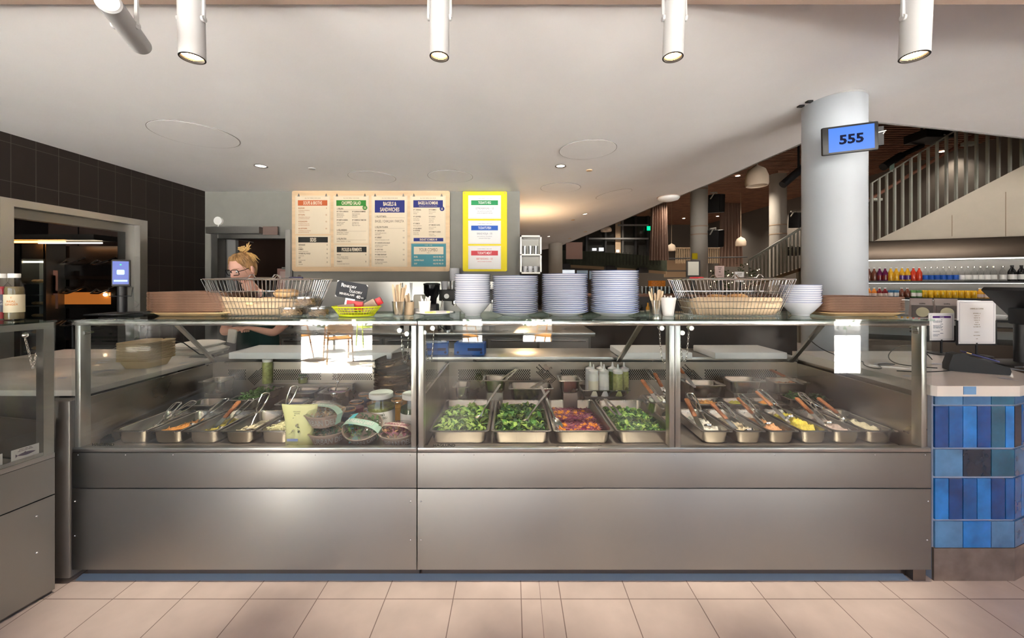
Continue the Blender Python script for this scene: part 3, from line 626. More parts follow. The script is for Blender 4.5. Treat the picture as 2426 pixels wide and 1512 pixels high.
def along(s):
    for a, b in zip(pl, pl[1:]):
        L = (b - a).length
        if s <= L + 1e-6: return a + (b - a) * (s / L), (b - a).normalized()
        s -= L
    return pl[-1], (pl[-1] - pl[-2]).normalized()
total = sum((b - a).length for a, b in zip(pl, pl[1:]))
fr_out = [(p_.x, p_.y) for p_ in pl]
def offset(o):
    out = []
    for i, p_ in enumerate(pl):
        d_ = (pl[min(i + 1, len(pl) - 1)] - pl[max(i - 1, 0)]).normalized(); out.append((p_.x + d_.y * o, p_.y - d_.x * o))
    return out
body = offset(-.006) + [(pl[-1].x, 2.70), (2.05, 2.70)]
MB().prism([(x, y) for x, y in body], .90 - .0, at=0.0).build('core', mat('grout', (.36, .43, .55), .8), rcn, smooth=0); MB().box((2.028, 1.86, .1), (2.049, 2.70, .90)).build('side_panel', 'inner_steel', rcn, smooth=0)
topo = offset(.022); topo[0] = (2.04, topo[0][1]); topo = [(2.025, topo[0][1] + .015)] + topo + [(topo[-1][0], 2.73), (2.025, 2.73)]
MB().prism(topo, .05, at=.90).build('worktop', 'counter_white', rcn, smooth=0)
chips(2.08, 2.9, 1.86, 2.6, 9, .9505, rcn, 11)
mat('tape_blue', (.16, .33, .58), .5); MB().box((2.165, 1.8105, .91), (2.225, 1.8125, .948)).build('edge_chip', 'tape_blue', rcn, smooth=0)
blues = [(.003, .062, .26), (.005, .11, .38), (.012, .20, .60), (.08, .22, .42), (.015, .11, .20), (.014, .028, .055), (.04, .15, .33)]
for i, c in enumerate(blues): mat('glaze%d' % i, c, .12, coat=.5, var=.30, vscale=9, bump=.12, bscale=14)
rows = [(.853, .896, 1, [3, 6, 4, 6, 3]), (.645, .848, 2, [0, 1, 2, 0, 4, 2, 5, 1, 0, 2]), (.505, .638, 1, [3, 5, 4, 6, 1]), (.297, .497, 2, [2, 0, 1, 2, 0, 1, 1, 2, 0, 1]), (.160, .289, 1, [3, 2, 3, 6, 1])]
t = MB(); g = .0035
for z0, z1, per, cols in rows:
    s = .004; i = 0; w_ = .137 / per
    while s + w_ < total:
        s0 = s + g / 2; s1 = s + w_ - g / 2
        if s < .391 < s + w_ and s > .27: s1 = .391 - g / 2
        A, d0 = along(s0); B, d1 = along(s1); nn = Vector((d0.y, -d0.x, 0)) * .004
        t.mi = cols[i % len(cols)] if i < len(cols) else random.randrange(7)
        q = [A, B, B - nn * 2, A - nn * 2]; t.loft([[p_ + nn + Vector((0, 0, z0 + .0015)) for p_ in q], [p_ + nn + Vector((0, 0, z1 - .0015)) for p_ in q]])
        s = s1 + g / 2 if (s < .391 < s + w_ and s > .27) else s + w_; i += 1
t.build('glazed_tiles', ['glaze%d' % i for i in range(7)], rcn, smooth=0)
mat('stained_base', (.30, .25, .22), .45, .7, var=.25, vscale=9)
MB().prism(offset(.004) + [(pl[-1].x, 2.6), (2.06, 2.6)], .158).build('plinth', 'stained_base', rcn, smooth=0)
MB().box((1.945, 1.832, 0), (2.006, 1.866, .07)).build('kick_end', 'kick_steel', caseB, smooth=0)
# ================================================================== STAFF BENCH behind the cases
be = thing('prep_bench', (0, 0, 0), 'long stainless preparation bench running directly behind the display cases', 'bench')
MB().box((-2.1, 2.665, .888), (2.02, 3.02, .92), bev=.003).build('worktop', 'steel', be)
MB().box((-2.0, 2.72, .05), (1.98, 3.0, .888)).build('base_cabinet', 'steel_dark', be, smooth=0)
def board(px0, px1, label):
    o = MB().box((XP(px0, 2.585), 2.585, .921), (XP(px1, 2.585), 2.90, .966), bev=.006).build('cutting_board', 'board_white'); tag(o, label, 'cutting board', 'white cutting boards on the bench')
board(541, 728, 'white cutting board on the bench, leftmost, in front of the staff member'); board(732, 927, 'white cutting board on the bench left of the pickle jars, second from left')
board(1473, 1641, 'white cutting board on the bench behind the sauce bottles and middle post'); board(1694, 1866, 'white cutting board on the bench at the right, behind the spreads')
bc = thing('back_counter', (0, 0, 0), 'stainless drawer counter along the back wall under the coffee machine', 'counter')
MB().box((-2.6, 4.08, .86), (.90, 4.75, .90), bev=.003).build('worktop', 'steel', bc)
MB().box((-2.55, 4.12, .05), (.86, 4.7, .86)).build('carcass', 'steel_dark', bc, smooth=0)
for i in range(6):
    x = -2.5 + i * .56; dd = MB().box((x, 4.10, .60), (x + .53, 4.12, .83)).build('drawer', 'steel', bc, smooth=0); MB().box((x + .03, 4.085, .80), (x + .50, 4.10, .815)).build('handle', 'steel_bright', dd, smooth=0)
    MB().box((x, 4.10, .1), (x + .53, 4.12, .58)).build('door', 'steel_panel', bc, smooth=0)
sp_ = MB().box((-2.78, YB - .012, .9), (.08, YB - .001, 1.452)).build('wall_splashback', 'steel', smooth=0); struct(sp_)
# ================================================================== CONTENTS OF THE CASES
DZ = ZD + .001
def gn_pan(x0, x1, y0, y1, z, depth, label, group='stainless food pans', lift=0., hand=False):
    """stainless gastronorm pan with rolled rim; origin at its centre on the deck"""
    w_, l_ = x1 - x0, y1 - y0; o = thing('food_pan', ((x0 + x1) / 2, (y0 + y1) / 2, z - depth), label, 'food pan', group)
    rc_ = min(.032, w_ * .18); d = depth
    t = MB(); R = lambda a, b, zz, r: rrect(a, b, r, zz)
    t.loft([R(w_ * 1.0, l_, d - .005, rc_ * .5), R(w_, l_, d - .001, rc_ * .5), R(w_ - .004, l_ - .004, d, rc_ * .5), R(w_ - .024, l_ - .024, d - .001, rc_), R(w_ - .030, l_ - .030, d - .006, rc_),
            R(w_ - .044, l_ - .044, .012, rc_), R(w_ - .062, l_ - .062, .003, rc_ * .7)], False, True)
    t.loft([R(w_, l_, d - .005, rc_ * .5), R(w_ - .022, l_ - .022, d - .004, rc_), R(w_ - .027, l_ - .027, d - .010, rc_), R(w_ - .040, l_ - .040, .012, rc_), R(w_ - .060, l_ - .060, 0, rc_ * .7)], False, True)
    t.build('pan', 'steel_pan', o, smooth=50)
    if lift: o.rotation_euler = (lift, 0, 0)
    if z - depth > DZ + .02:
        st = MB().box((-w_ / 2 + .03, -l_ / 2 + .025, -(z - depth - DZ)), (w_ / 2 - .03, l_ / 2 - .025, 0.0)).build('stand', 'inner_steel', o, smooth=0)
    return o
def nz(x, y, s, k=0.): return noise.noise(Vector((x * s, y * s, k)))
def heap(name, x0, x1, y0, y1, zb, h, m, label, cat='food', seed=0, rough=.35, sc_=28, front=.5, group=None, fill=1.0, kind='stuff', extra=None, n=26):
    """mound of food filling the pan between its walls"""
    t = MB(); V = []
    for j in range(n + 1):
        row = []
        for i in range(n + 1):
            u, v_ = i / n, j / n; x = x0 + (x1 - x0) * u; y = y0 + (y1 - y0) * v_
            e = min(1, min(u, 1 - u) * 7) ** .6 * min(1, min(v_, 1 - v_) * 7) ** .6
            prof = (1 - v_ * .9) ** front * (.6 + .4 * math.cos((u - .5) * 2))
            row.append(t.v((x, y, zb + e * h * max(.06, prof * (1 + rough * nz(x, y, sc_, seed) + rough * .6 * nz(x, y, sc_ * 3, seed))))))
        V.append(row)
    for j in range(n):
        for i in range(n): t._f([V[j][i], V[j][i + 1], V[j + 1][i + 1], V[j + 1][i]])
    if extra: extra(t, x0, x1, y0, y1, zb, h)
    o = t.build(name, m, smooth=70); tag(o, label, cat, group, kind); return o
def leaf(t, c, L, rnd, wide=.5):
    a = rnd.random() * 6.283; b = rnd.uniform(-.7, .9); ax = Vector((math.cos(a) * math.cos(b), math.sin(a) * math.cos(b), math.sin(b)))
    sd = ax.cross(Vector((rnd.uniform(-.4, .4), rnd.uniform(-.4, .4), 1))).normalized(); up = sd.cross(ax); cu = rnd.uniform(.1, .5) * L; w_ = L * wide * rnd.uniform(.6, 1.1)
    m_ = [c, c + ax * L * .35 + up * cu * .5, c + ax * L * .7 + up * cu * .5, c + ax * L]
    f = rnd.uniform(.1, .35) * w_
    l_ = [None, m_[1] + sd * w_ * .5 + up * f, m_[2] + sd * w_ * .38 + up * f]; r_ = [None, m_[1] - sd * w_ * .5 + up * f, m_[2] - sd * w_ * .38 + up * f]
    V = [t.v(p_) for p_ in m_]; A = [None, t.v(l_[1]), t.v(l_[2])]; B = [None, t.v(r_[1]), t.v(r_[2])]
    t._f([V[0], V[1], A[1]]); t._f([V[1], V[2], A[2], A[1]]); t._f([V[2], V[3], A[2]])
    t._f([V[0], B[1], V[1]]); t._f([V[1], B[1], B[2], V[2]]); t._f([V[2], B[2], V[3]])
def scatter(seed, n, kinds, zfun):
    """kinds: list of (weight, material index, 'leaf'|'cube'|'shred'|'ball', size)"""
    def fn(t, x0, x1, y0, y1, zb, h):
        rnd = random.Random(seed); tot = sum(k[0] for k in kinds)
        for _ in range(n):
            u, v_ = rnd.uniform(.06, .94), rnd.uniform(.05, .95); x = x0 + (x1 - x0) * u; y = y0 + (y1 - y0) * v_
            z = zb + zfun(u, v_) * h * rnd.uniform(.75, 1.15); q = rnd.random() * tot
            # colours clump together
            q = (q * .6 + (nz(x, y, 9, seed) * .5 + .5) * tot * .4) % tot
            for k in kinds:
                q -= k[0]
                if q <= 0: break
            t.mi = k[1]; s = k[3] * rnd.uniform(.6, 1.2); c = Vector((x, y, z))
            if k[2] == 'leaf': leaf(t, c, s, rnd)
            elif k[2] == 'cube': t.box((-s / 2, -s / 2, -s / 2), (s / 2, s / 2, s / 2), Matrix.Translation(c) @ Matrix.Rotation(rnd.random() * 3, 4, (rnd.random(), rnd.random(), 1)))
            elif k[2] == 'ball': t.sphere(c, s / 2, 6, (1, 1, .8))
            else:
                a = rnd.random() * 3.14; d_ = Vector((math.cos(a), math.sin(a), rnd.uniform(-.3, .4))) * s / 2; b = Vector((-d_.y, d_.x, .3 * s)) * .3
                t.tube([c - d_, c + b * .6, c + d_], .0016 if s < .05 else .0022, 4)
        t.mi = 0
    return fn
mat('leaf_light', (.30, .46, .09), .5, var=.25, vscale=30); mat('leaf_mid', (.08, .22, .035), .5, var=.3, vscale=30); mat('leaf_dark', (.018, .085, .012), .45, var=.3, vscale=30)
mat('leaf_pale', (.50, .58, .26), .5, var=.15, vscale=30); mat('seed_tan', (.62, .42, .25), .6, var=.2, vscale=60); mat('cabbage', (.20, .022, .075), .45, var=.5, vscale=60); mat('cabbage_pale', (.42, .14, .20), .45)
mat('pumpkin', (.80, .28, .03), .45, var=.25, vscale=40); mat('feta', (.80, .78, .68), .6); mat('cream', (.88, .85, .78), .45, bump=.4, bscale=60, var=.04); mat('cream_beige', (.72, .60, .42), .5, bump=.6, bscale=70, var=.1, vscale=50)
mat('salmon', (.72, .36, .18), .5, bump=.7, bscale=70, var=.15, vscale=50); mat('egg_yellow', (.85, .68, .10), .5, bump=.9, bscale=110, var=.12, vscale=80); mat('taupe', (.52, .40, .36), .5, bump=.6, bscale=60, var=.15, vscale=40)
mat('cheese_cream', (.78, .70, .50), .5, bump=.6, bscale=60); mat('carrot', (.75, .33, .08), .5, var=.2, vscale=60, bump=.8, bscale=90); mat('olive_liquid', (.40, .33, .05), .15); mat('noodle', (.70, .66, .36), .5, var=.15, vscale=50)
mat('shred_white', (.80, .72, .52), .5); mat('film_blue', (.03, .045, .12), .2); mat('film_purple', (.14, .035, .16), .2)
GREENS = ['leaf_mid', 'leaf_light', 'leaf_dark', 'leaf_pale', 'seed_tan', 'cabbage', 'feta']
PY0, PY1, RZ = 1.93, 2.455, .687
sal = [(-.430, -.117, 'mixed green salad with seeds and a spoon in the first big pan', 11), (-.108, .205, 'leafy green salad with sprouts in the second big pan', 12),
       (.212, .525, 'purple cabbage and orange pumpkin salad in the third big pan', 13), (.535, .848, 'bright herb salad with white crumbs in the fourth big pan by the middle post', 14)]
for k, (a, b, lab, sd) in enumerate(sal):
    gn_pan(a, b, PY0, PY1, RZ, RZ - DZ, 'large steel pan holding the %s' % lab.split(' in the')[0].split(' with')[0] + ', %s from the left' % ORD[k + 1], 'large salad pans')
    hf = [lambda u, v: 1.0 * (1 - .55 * v), lambda u, v: .95 * (1 - .35 * v), lambda u, v: .9 * (1 - .35 * v), lambda u, v: 1.0 * (1 - .6 * v) * (1.05 - .5 * u)][k]
    if k == 0: kk = [(5, 0, 'leaf', .045), (5, 1, 'leaf', .05), (3, 2, 'leaf', .04), (1.5, 4, 'shred', .03), (1, 3, 'leaf', .04), (.6, 5, 'shred', .03)]
    if k == 1: kk = [(6, 0, 'leaf', .05), (3, 1, 'leaf', .05), (5, 2, 'leaf', .05), (.8, 3, 'shred', .05), (1, 4, 'shred', .02)]
    if k == 2: kk = [(4, 5, 'shred', .045), (2.2, 3, 'shred', .04), (3, 5, 'shred', .04), (.8, 4, 'shred', .03), (3.2, 1, 'cube', .015)]
    if k == 3: kk = [(7, 0, 'leaf', .038), (5, 1, 'leaf', .04), (3, 2, 'leaf', .045), (.9, 6, 'ball', .012), (1.4, 3, 'ball', .014)]
    ms = GREENS if k != 2 else ['cabbage', 'pumpkin', 'cabbage', 'cabbage_pale', 'carrot', 'cabbage', 'feta']
    heap('salad', a + .034, b - .034, PY0 + .036, PY1 - .036, DZ + .005, .045, ms, lab, 'salad', sd, front=.35, extra=scatter(sd, 1500 if k == 2 else 1100, kk, hf), group='salads in the large pans')
# spreads, right bay
sp = [('cream', 'smooth white cream cheese in the first spread pan by the middle post', .050, .55), ('cream_beige', 'beige chive spread in the second pan of the spread row', .040, .5), ('salmon', 'orange salmon spread in the third pan of the spread row', .042, .6),
      ('egg_yellow', 'bright yellow egg salad filling the fourth pan of the spread row', .068, .1), ('taupe', 'greyish pink spread in the fifth pan of the spread row', .050, .45), ('cheese_cream', 'pale cream spread in the sixth pan of the spread row', .046, .5), ('cream_beige', 'cream spread in the last pan beside the right post', .040, .4)]
SPX = [.979 + .1815 * i for i in range(5)] + [1.885 - .0] 
SPX = [.979, 1.158, 1.337, 1.520, 1.698, 1.876][:6]
PY2 = 2.255
for i, (m, lab, h, fr_) in enumerate(sp[:6]):
    a = (.972 + .1695 * i); b = a + .164
    gn_pan(a, b, PY0, PY2 + .02, RZ, RZ - DZ, 'narrow steel pan holding the ' + lab.split(' in the')[0].split(' filling')[0].replace('smooth ', '') + (', %s in the row' % ORD[i + 1]), 'narrow spread pans')
    heap('spread', a + .034, b - .034, PY0 + .034, PY2 - .016, DZ + .004, .036 + h * .62, m, lab, 'spread', 30 + i, rough=.42, sc_=26, front=.12 + fr_ * .3, group='spreads in narrow pans', n=30)
# toppings, left bay
tp = [(-2.055, 'shred_white', .012, 'few crumbs left in the first narrow pan at far left', 120), (-1.872, 'carrot', .036, 'orange shredded carrot in the second narrow pan of the left case', 500), (-1.686, 'olive_liquid', .030, 'yellow-green liquid topping in the third narrow pan of the left case', 0),
      (-1.500, 'shred_white', .030, 'white shredded topping in the fourth narrow pan of the left case', 260), (-1.316, 'noodle', .048, 'pale green noodle salad in the fifth narrow pan beside the pouch', 420)]
for i, (a, m, h, lab, n_) in enumerate(tp):
    gn_pan(a, a + .176, PY0, PY2, RZ, RZ - DZ, 'narrow steel pan holding the ' + lab.split(' in the')[0].replace('few ', '') + ', %s in the left case' % ORD[i + 1], 'narrow topping pans')
    k = [(1, 0, 'shred', .045)] + ([(.3, 1, 'leaf', .02)] if m == 'noodle' else [])
    heap('topping', a + .034, a + .142, PY0 + .034, PY2 - .036, DZ + .004, h * 1.4, [m, 'leaf_mid'], lab, 'topping', 50 + i, rough=.5, front=.4 if m != 'olive_liquid' else .02, group='toppings in narrow pans',
         extra=scatter(60 + i, n_, k, lambda u, v: (.95 * (1 - .6 * v))) if n_ else None)
# back rows of small pans
small = [(-1.985, -1.815, 2.275, 2.435, .705, 'film_blue', 'small empty-looking pan behind the crumb pan', .02), (-2.045, -1.880, 2.45, 2.61, .80, 'carrot', 'raised small pan in the rear left corner of the left case', .03),
         (-1.735, -1.560, 2.285, 2.60, .735, 'leaf_mid', 'pan of chopped green herbs behind the left toppings', .05), (-1.450, -1.270, 2.29, 2.43, .705, 'film_blue', 'dark blue covered pan nearer the pouch', .08), (-1.470, -1.285, 2.445, 2.60, .73, 'film_blue', 'dark blue covered pan at the back of the left case', .09),
         (-1.265, -1.085, 2.445, 2.60, .73, 'film_purple', 'purple covered pan behind the white-lidded jars', .09),
         (-.385, -.280, 2.44, 2.60, .77, 'cabbage', 'small raised pan in the rear left of the salad bay', .03), (-.190, -.030, 2.41, 2.57, .82, 'seed_tan', 'raised small pan of seeds with tongs behind the first salad', .04), (-.022, .27, 2.42, 2.59, .765, 'shred_white', 'wide shallow pan with tongs behind the second salad', .03),
         (.30, .45, 2.40, 2.56, .82, 'film_blue', 'raised small pan behind the cabbage salad, left of the sauce bottles', .02), (.805, .955, 2.20, 2.36, .745, 'feta', 'small raised pan of feta crumbs beside the middle post', .08),
         (1.13, 1.31, 2.295, 2.44, .705, 'carrot', 'small pan of orange topping behind the cream cheese', .05), (1.32, 1.50, 2.295, 2.44, .705, 'olive_liquid', 'small pan of olive topping behind the chive spread', .05), (1.51, 1.68, 2.295, 2.44, .705, 'pumpkin', 'small pan of red-orange topping behind the salmon spread', .05),
         (1.16, 1.40, 2.46, 2.62, .775, 'seed_tan', 'rear shallow pan with specks behind the orange topping', .02), (1.43, 1.66, 2.46, 2.62, .80, 'film_blue', 'empty raised steel pan at the rear of the right bay', .01), (1.69, 1.83, 2.295, 2.43, .735, 'leaf_dark', 'small pan of parsley behind the egg salad', .07), (1.845, 1.965, 2.295, 2.43, .73, 'leaf_dark', 'small pan of parsley further right behind the cream spread', .07),
         (1.72, 1.96, 2.46, 2.62, .79, 'salmon', 'rear right raised pan with chopped meat', .05), (-1.28, -1.14, 2.285, 2.43, .69, 'film_blue', 'dark blue covered pan beside the white-lidded jars', .06)]
for i, (a, b, c, d, z, m, lab, fh) in enumerate(small):
    dp = .06 if z < .74 else .085
    o = gn_pan(a, b, c, d, z, dp, ('steel ' + lab.replace('small ', '', 1))[:120], 'small topping pans at the back of the cases')
    ex = None
    if m in ('leaf_dark', 'leaf_mid'): ex = scatter(80 + i, 220, [(3, 0, 'leaf', .03), (1, 1, 'leaf', .03)], lambda u, v: 1.)
    elif m in ('carrot', 'seed_tan', 'feta', 'salmon', 'shred_white'): ex = scatter(80 + i, 90, [(1, 0, 'cube' if m in ('feta', 'salmon') else 'shred', .02)], lambda u, v: .9)
    film = m.startswith('film')
    heap('topping', a + .034, b - .034, c + .034, d - .034, z - dp + .006 + (dp - .022 if film and fh > .05 else 0), .003 if film else min(fh, dp * .8), [m, 'leaf_mid'], 'filling of the ' + lab, 'topping', i, rough=.4, front=.1, extra=ex, group='toppings at the back', n=10)
# serving tools
def scoop(loc, rz, pitch, label, roll=0., s=1., grey=False):
    o = thing('portion_scoop', loc, label, 'scoop', 'spring handled portion scoops'); o.rotation_euler = (pitch, roll, rz); o.scale = (s, s, s)
    k = 8; r = .024
    MB().lathe([(r * math.cos(a * PI / 2 / k) + 1e-4, -r * math.sin(a * PI / 2 / k)) for a in range(k + 1)][::-1] + [(r * .93 * math.cos(a * PI / 2 / k) + 1e-4, -r * .93 * math.sin(a * PI / 2 / k)) for a in range(k + 1)], n=18, m=Matrix.Rotation(-1.2, 3, 'X')).build('scoop_bowl', 'steel_bright', o)
    MB().tube([(0, .018, 0), (0, .05, .004), (0, .085, .002)], [.0045, .004, .0035], 8).cyl((-.008, .085, .002), (.008, .085, .002), .006, n=10).build('shank', 'steel_bright', o)
    for sx in (-1, 1):
        MB().tube([(0, .08, .002), (sx * .012, .10, .002), (sx * .020, .15, .002), (sx * .021, .195, .002), (sx * .014, .205, .002), (0, .207, .002)], .0036, 8).build('handle', 'steel_bright', o)
    MB().tube([(-.014, .105, .008), (0, .14, .012), (0, .19, .01)], .002, 6).build('trigger_spring', 'steel_bright', o)
    return o
def spatula(loc, rz, pitch, label, roll=0.):
    o = thing('palette_knife', loc, label, 'spatula', 'wooden handled spreading knives'); o.rotation_euler = (pitch, roll, rz)
    MB().prism([(-.012, -.06), (-.016, .0), (-.013, .06), (.013, .06), (.016, 0), (.012, -.06), (.006, -.068), (-.006, -.068)], .0012).build('blade', 'steel_bright', o, smooth=0)
    h = MB(); h.loft([[(x * w_, y, z * w2 + .0006) for x, z in ((-1, -.5), (-1, .5), (-.6, 1), (.6, 1), (1, .5), (1, -.5), (.6, -1), (-.6, -1))] for y, w_, w2 in ((.058, .009, .004), (.065, .012, .007), (.12, .011, .0075), (.165, .0135, .008), (.175, .011, .006))])
    hd_ = h.build('wood_handle', 'scoop_wood', o)
    for y in (.085, .12, .15):
        MB().cyl((0, y, -.0088), (0, y, .0096), .0022, n=8).build('handle_rivet', 'screw', hd_)
    return o
def spoon(loc, rz, pitch, label, roll=0., L=.25):
    o = thing('serving_spoon', loc, label, 'spoon', 'large steel serving spoons'); o.rotation_euler = (pitch, roll, rz)
    t = MB(); rings = []
    for i in range(9):
        a = -1 + 2 * i / 8; w_ = .030 * math.sqrt(max(.0, 1 - a * a * .97)); rings.append([(w_ * math.sin(b), a * .045, -.014 * math.sqrt(max(0, 1 - a * a)) * math.cos(b) ** 2) for b in [PI / 2 * (-1 + 2 * j / 8) for j in range(9)]])
    t.loft(rings, False, False, closed=False); t.build('spoon_bowl', 'steel_bright', o)
    MB().loft([[(-w_, y, z - .001), (w_, y, z - .001), (w_, y, z + .0015), (-w_, y, z + .0015)] for y, z, w_ in ((.036, -.002, .006), (.07, .006, .0045), (.16, .016, .006), (L - .01, .02, .0085), (L, .02, .005))]).build('handle', 'steel_bright', o)
    return o
def tongs(loc, rz, pitch, label):
    o = thing('serving_tongs', loc, label, 'tongs', 'steel serving tongs'); o.rotation_euler = (pitch, 0, rz)
    for s in (-1, 1):
        MB().loft([[(s * x - .008 * w_, y, -.001 + .004 * 0), (s * x + .008 * w_, y, -.001), (s * x + .008 * w_, y, .001), (s * x - .008 * w_, y, .001)] for x, y, w_ in ((.012, 0, 1.2), (.018, .05, .8), (.014, .12, .9), (.003, .17, .9))]).build('tong_arm', 'steel_bright', o)
    return o
scoop((XP(362, 2.04), 2.04, .650), .12, .45, 'portion scoop with twin handles in the crumb pan at far left'); scoop((XP(375, 2.08), 2.08, .655), -.10, .40, 'second portion scoop crossing in the crumb pan at far left', .3)
scoop((XP(462, 2.08), 2.08, .665), -.2, .42, 'portion scoop standing in the shredded carrot pan'); scoop((XP(530, 2.04), 2.04, .662), -.15, .50, 'portion scoop in the yellow-green liquid pan')
spatula((XP(513, 2.06), 2.06, .660), -.12, .55, 'orange handled knife beside the scoop in the yellow-green pan')
scoop((XP(592, 2.02), 2.02, .665), .02, .80, 'upright portion scoop in the white shredded topping'); scoop((XP(666, 2.12), 2.12, .672), .0, .85, 'upright portion scoop in the noodle salad'); scoop((XP(793, 2.42), 2.42, .735), .12, .75, 'portion scoop standing behind the white-lidded jars')
spoon((XP(1130, 2.12), 2.10, .675), -.62, .55, 'long serving spoon lying in the mixed green salad', L=.27); spoon((XP(1238, 2.12), 2.06, .672), -.75, .45, 'serving spoon lying in the leafy green salad', L=.27)
spoon((XP(1318, 2.1), 2.07, .672), .32, .50, 'serving spoon resting in the cabbage and pumpkin salad', L=.27); tongs((XP(1465, 2.2), 2.20, .672), .25, .3, 'small steel tongs in the herb salad with white crumbs')
tongs((-.075, 2.45, .80), -.75, .35, 'short tongs in the raised seed pan'); tongs((.13, 2.46, .755), -.9, .25, 'tongs lying in the wide shallow pan')
spatula((.86, 2.24, .745), .25, .50, 'wooden handled knife in the feta pan'); scoop((.90, 2.24, .74), .3, .35, 'portion scoop in the feta pan'); scoop((.99, 2.44, .745), .3, .5, 'dark portion scoop behind the middle post')
spatula((.985, 2.42, .73), .12, .6, 'wooden handled knife rising behind the middle post')
XS = [.972 + .1695 * i + .082 for i in range(6)]
spatula((XS[0] - .05, 2.02, .680), .05, .60, 'wooden handled knife in the white cream cheese'); scoop((XS[0] - .0, 2.03, .683), .12, .60, 'portion scoop in the white cream cheese')
spatula((XS[1] - .035, 2.02, .672), .25, .45, 'wooden handled knife in the beige chive spread'); scoop((XS[1] + .02, 1.99, .672), .28, .42, 'portion scoop in the beige chive spread')
spatula((XS[2] - .03, 2.08, .680), .18, .50, 'wooden handled knife in the orange salmon spread'); scoop((XS[2] + .0, 2.06, .68), .3, .55, 'portion scoop in the orange salmon spread')
scoop((XS[3] - .02, 2.10, .705), .3, .48, 'portion scoop in the yellow egg salad'); spatula((XS[3] - .06, 2.12, .71), .2, .48, 'wooden handled knife in the yellow egg salad')
spatula((XS[4] - .05, 2.06, .685), .1, .50, 'wooden handled knife in the greyish pink spread'); scoop((XS[4] - .01, 2.06, .685), .1, .55, 'portion scoop in the greyish pink spread')
spatula((XS[5] - .05, 2.08, .680), .35, .52, 'wooden handled knife in the pale cream spread'); scoop((XS[5] - .08, 2.09, .695), .65, .40, 'portion scoop lying across the pale cream spread')
spatula((1.17, 2.5, .80), .25, .55, 'dark wooden handled knife in the rear shallow pan'); spatula((1.86, 2.5, .80), .3, .2, 'wooden handled knife in the rear right raised pan')
# sauce bottles
mat('sauce_cream', (.78, .72, .55), .3); mat('sauce_white', (.72, .70, .68), .3); mat('sauce_pink', (.72, .55, .48), .3); mat('sauce_green', (.10, .17, .03), .3, var=.4, vscale=60); mat('sauce_herb', (.36, .38, .14), .3, var=.3, vscale=50)
mat('ldpe', (.80, .78, .74), .35, sss=.1); mat('tape', (.85, .84, .80), .6)
def squeeze(px, Y, zb, m, fill, label, s=1.):
    o = thing('squeeze_bottle', (XP(px, Y), Y, zb), label, 'sauce bottle', 'plastic sauce bottles'); o.scale = (s, s, s)
    MB().lathe([(1e-4, 0), (.031, 0), (.033, .006), (.033, .135), (.029, .150)], n=24).build('bottle_body', m if fill > .8 else 'ldpe', o)
    if fill <= .8: MB().lathe([(.0334, .005), (.0334, .135 * fill)], n=24).build('sauce', m, o)
    MB().lathe([(.031, .148), (.032, .150), (.032, .166), (.020, .172), (.0085, .178), (.0045, .205), (.003, .208), (1e-4, .208)], n=24).build('nozzle_cap', 'ldpe', o)
    return o
MB_tray = gn_pan(.455, .785, 2.485, 2.66 - .005, .735, .05, 'shallow steel pan holding the seven sauce bottles', 'small topping pans at the back of the cases')
for a in ((1398, 2.60, 'sauce_white', .7, 'off-white sauce bottle, leftmost at the back'), (1424, 2.605, 'sauce_pink', 1, 'pale pink sauce bottle in the back row'), (1451, 2.60, 'sauce_green', .95, 'dark green sauce bottle with tape in the back row'), (1478, 2.60, 'sauce_herb', 1, 'green sauce bottle at the back right'),
          (1406, 2.53, 'sauce_cream', .75, 'cream sauce bottle in the front row'), (1431, 2.53, 'sauce_white', .5, 'half empty white sauce bottle in the front row'), (1464, 2.53, 'sauce_herb', .92, 'herb green sauce bottle in the front row')):
    squeeze(a[0], a[1], .690, a[2], a[3], a[4])
led = MB().box((-1.72, 2.605, DZ), (-1.1, 2.655, .745)).build('rear_ledge', 'inner_steel', caseA, smooth=0)
squeeze(634, 2.63, .746, 'sauce_herb', .95, 'herb green sauce bottle standing alone behind the left toppings')
def jar(name, px, Y, zb, r, h, content, label, kind='clip', lid='white_plastic', group='small glass jars'):
    o = thing(name, (XP(px, Y), Y, zb), label, 'jar', group)
    MB().lathe([(1e-4, 0), (r * .95, 0), (r, r * .12), (r, h * .72), (r * .80, h * .86), (r * .78, h * .93)], n=32).build('jar_glass', 'glass_clear', o)
    MB().lathe([(1e-4, .004), (r * .93, .004), (r * .955, r * .14), (r * .955, h * .66), (1e-4, h * .67)], n=28).build('contents', content, o)
    if kind == 'clip':
        MB().lathe([(r * .93, h * .90), (r * .95, h * .93), (r * .93, h * .955)], n=32).build('rubber_seal', 'salmon', o)
        MB().lathe([(r * .92, h * .955), (r * .93, h * .98), (r * .85, h), (r * .6, h * .985), (1e-4, h * .98)], n=32).build('glass_lid', 'plastic_clear', o)
        MB().tube([(r * .96 * math.cos(a), r * .96 * math.sin(a), h * .87) for a in [2 * PI * k / 20 for k in range(20)]], .0014, 5, closed=True).tube([(-r * .96, 0, h * .87), (-r * .8, 0, h * 1.01), (0, 0, h * 1.02), (r * .8, 0, h * 1.01), (r * .96, 0, h * .87)], .0014, 5).build('wire_clip', 'wire', o)
    else:
        rl = r * .86 if r > .05 else r * .93
        MB().lathe([(rl, h * .88), (rl * 1.02, h * .89), (rl * 1.02, h * .985), (rl * .97, h), (1e-4, h)], n=36).build('lid', lid, o)
    return o
mat('pickle_in', (.20, .22, .04), .25, var=.5, vscale=30); mat('bean_in', (.03, .08, .015), .3, var=.6, vscale=50, stretch=(4, 4, 1)); mat('beet_in', (.40, .02, .035), .3, var=.2); mat('berry_in', (.22, .05, .10), .3); mat('navy_in', (.05, .055, .12), .4); mat('honey_in', (.45, .20, .03), .2)
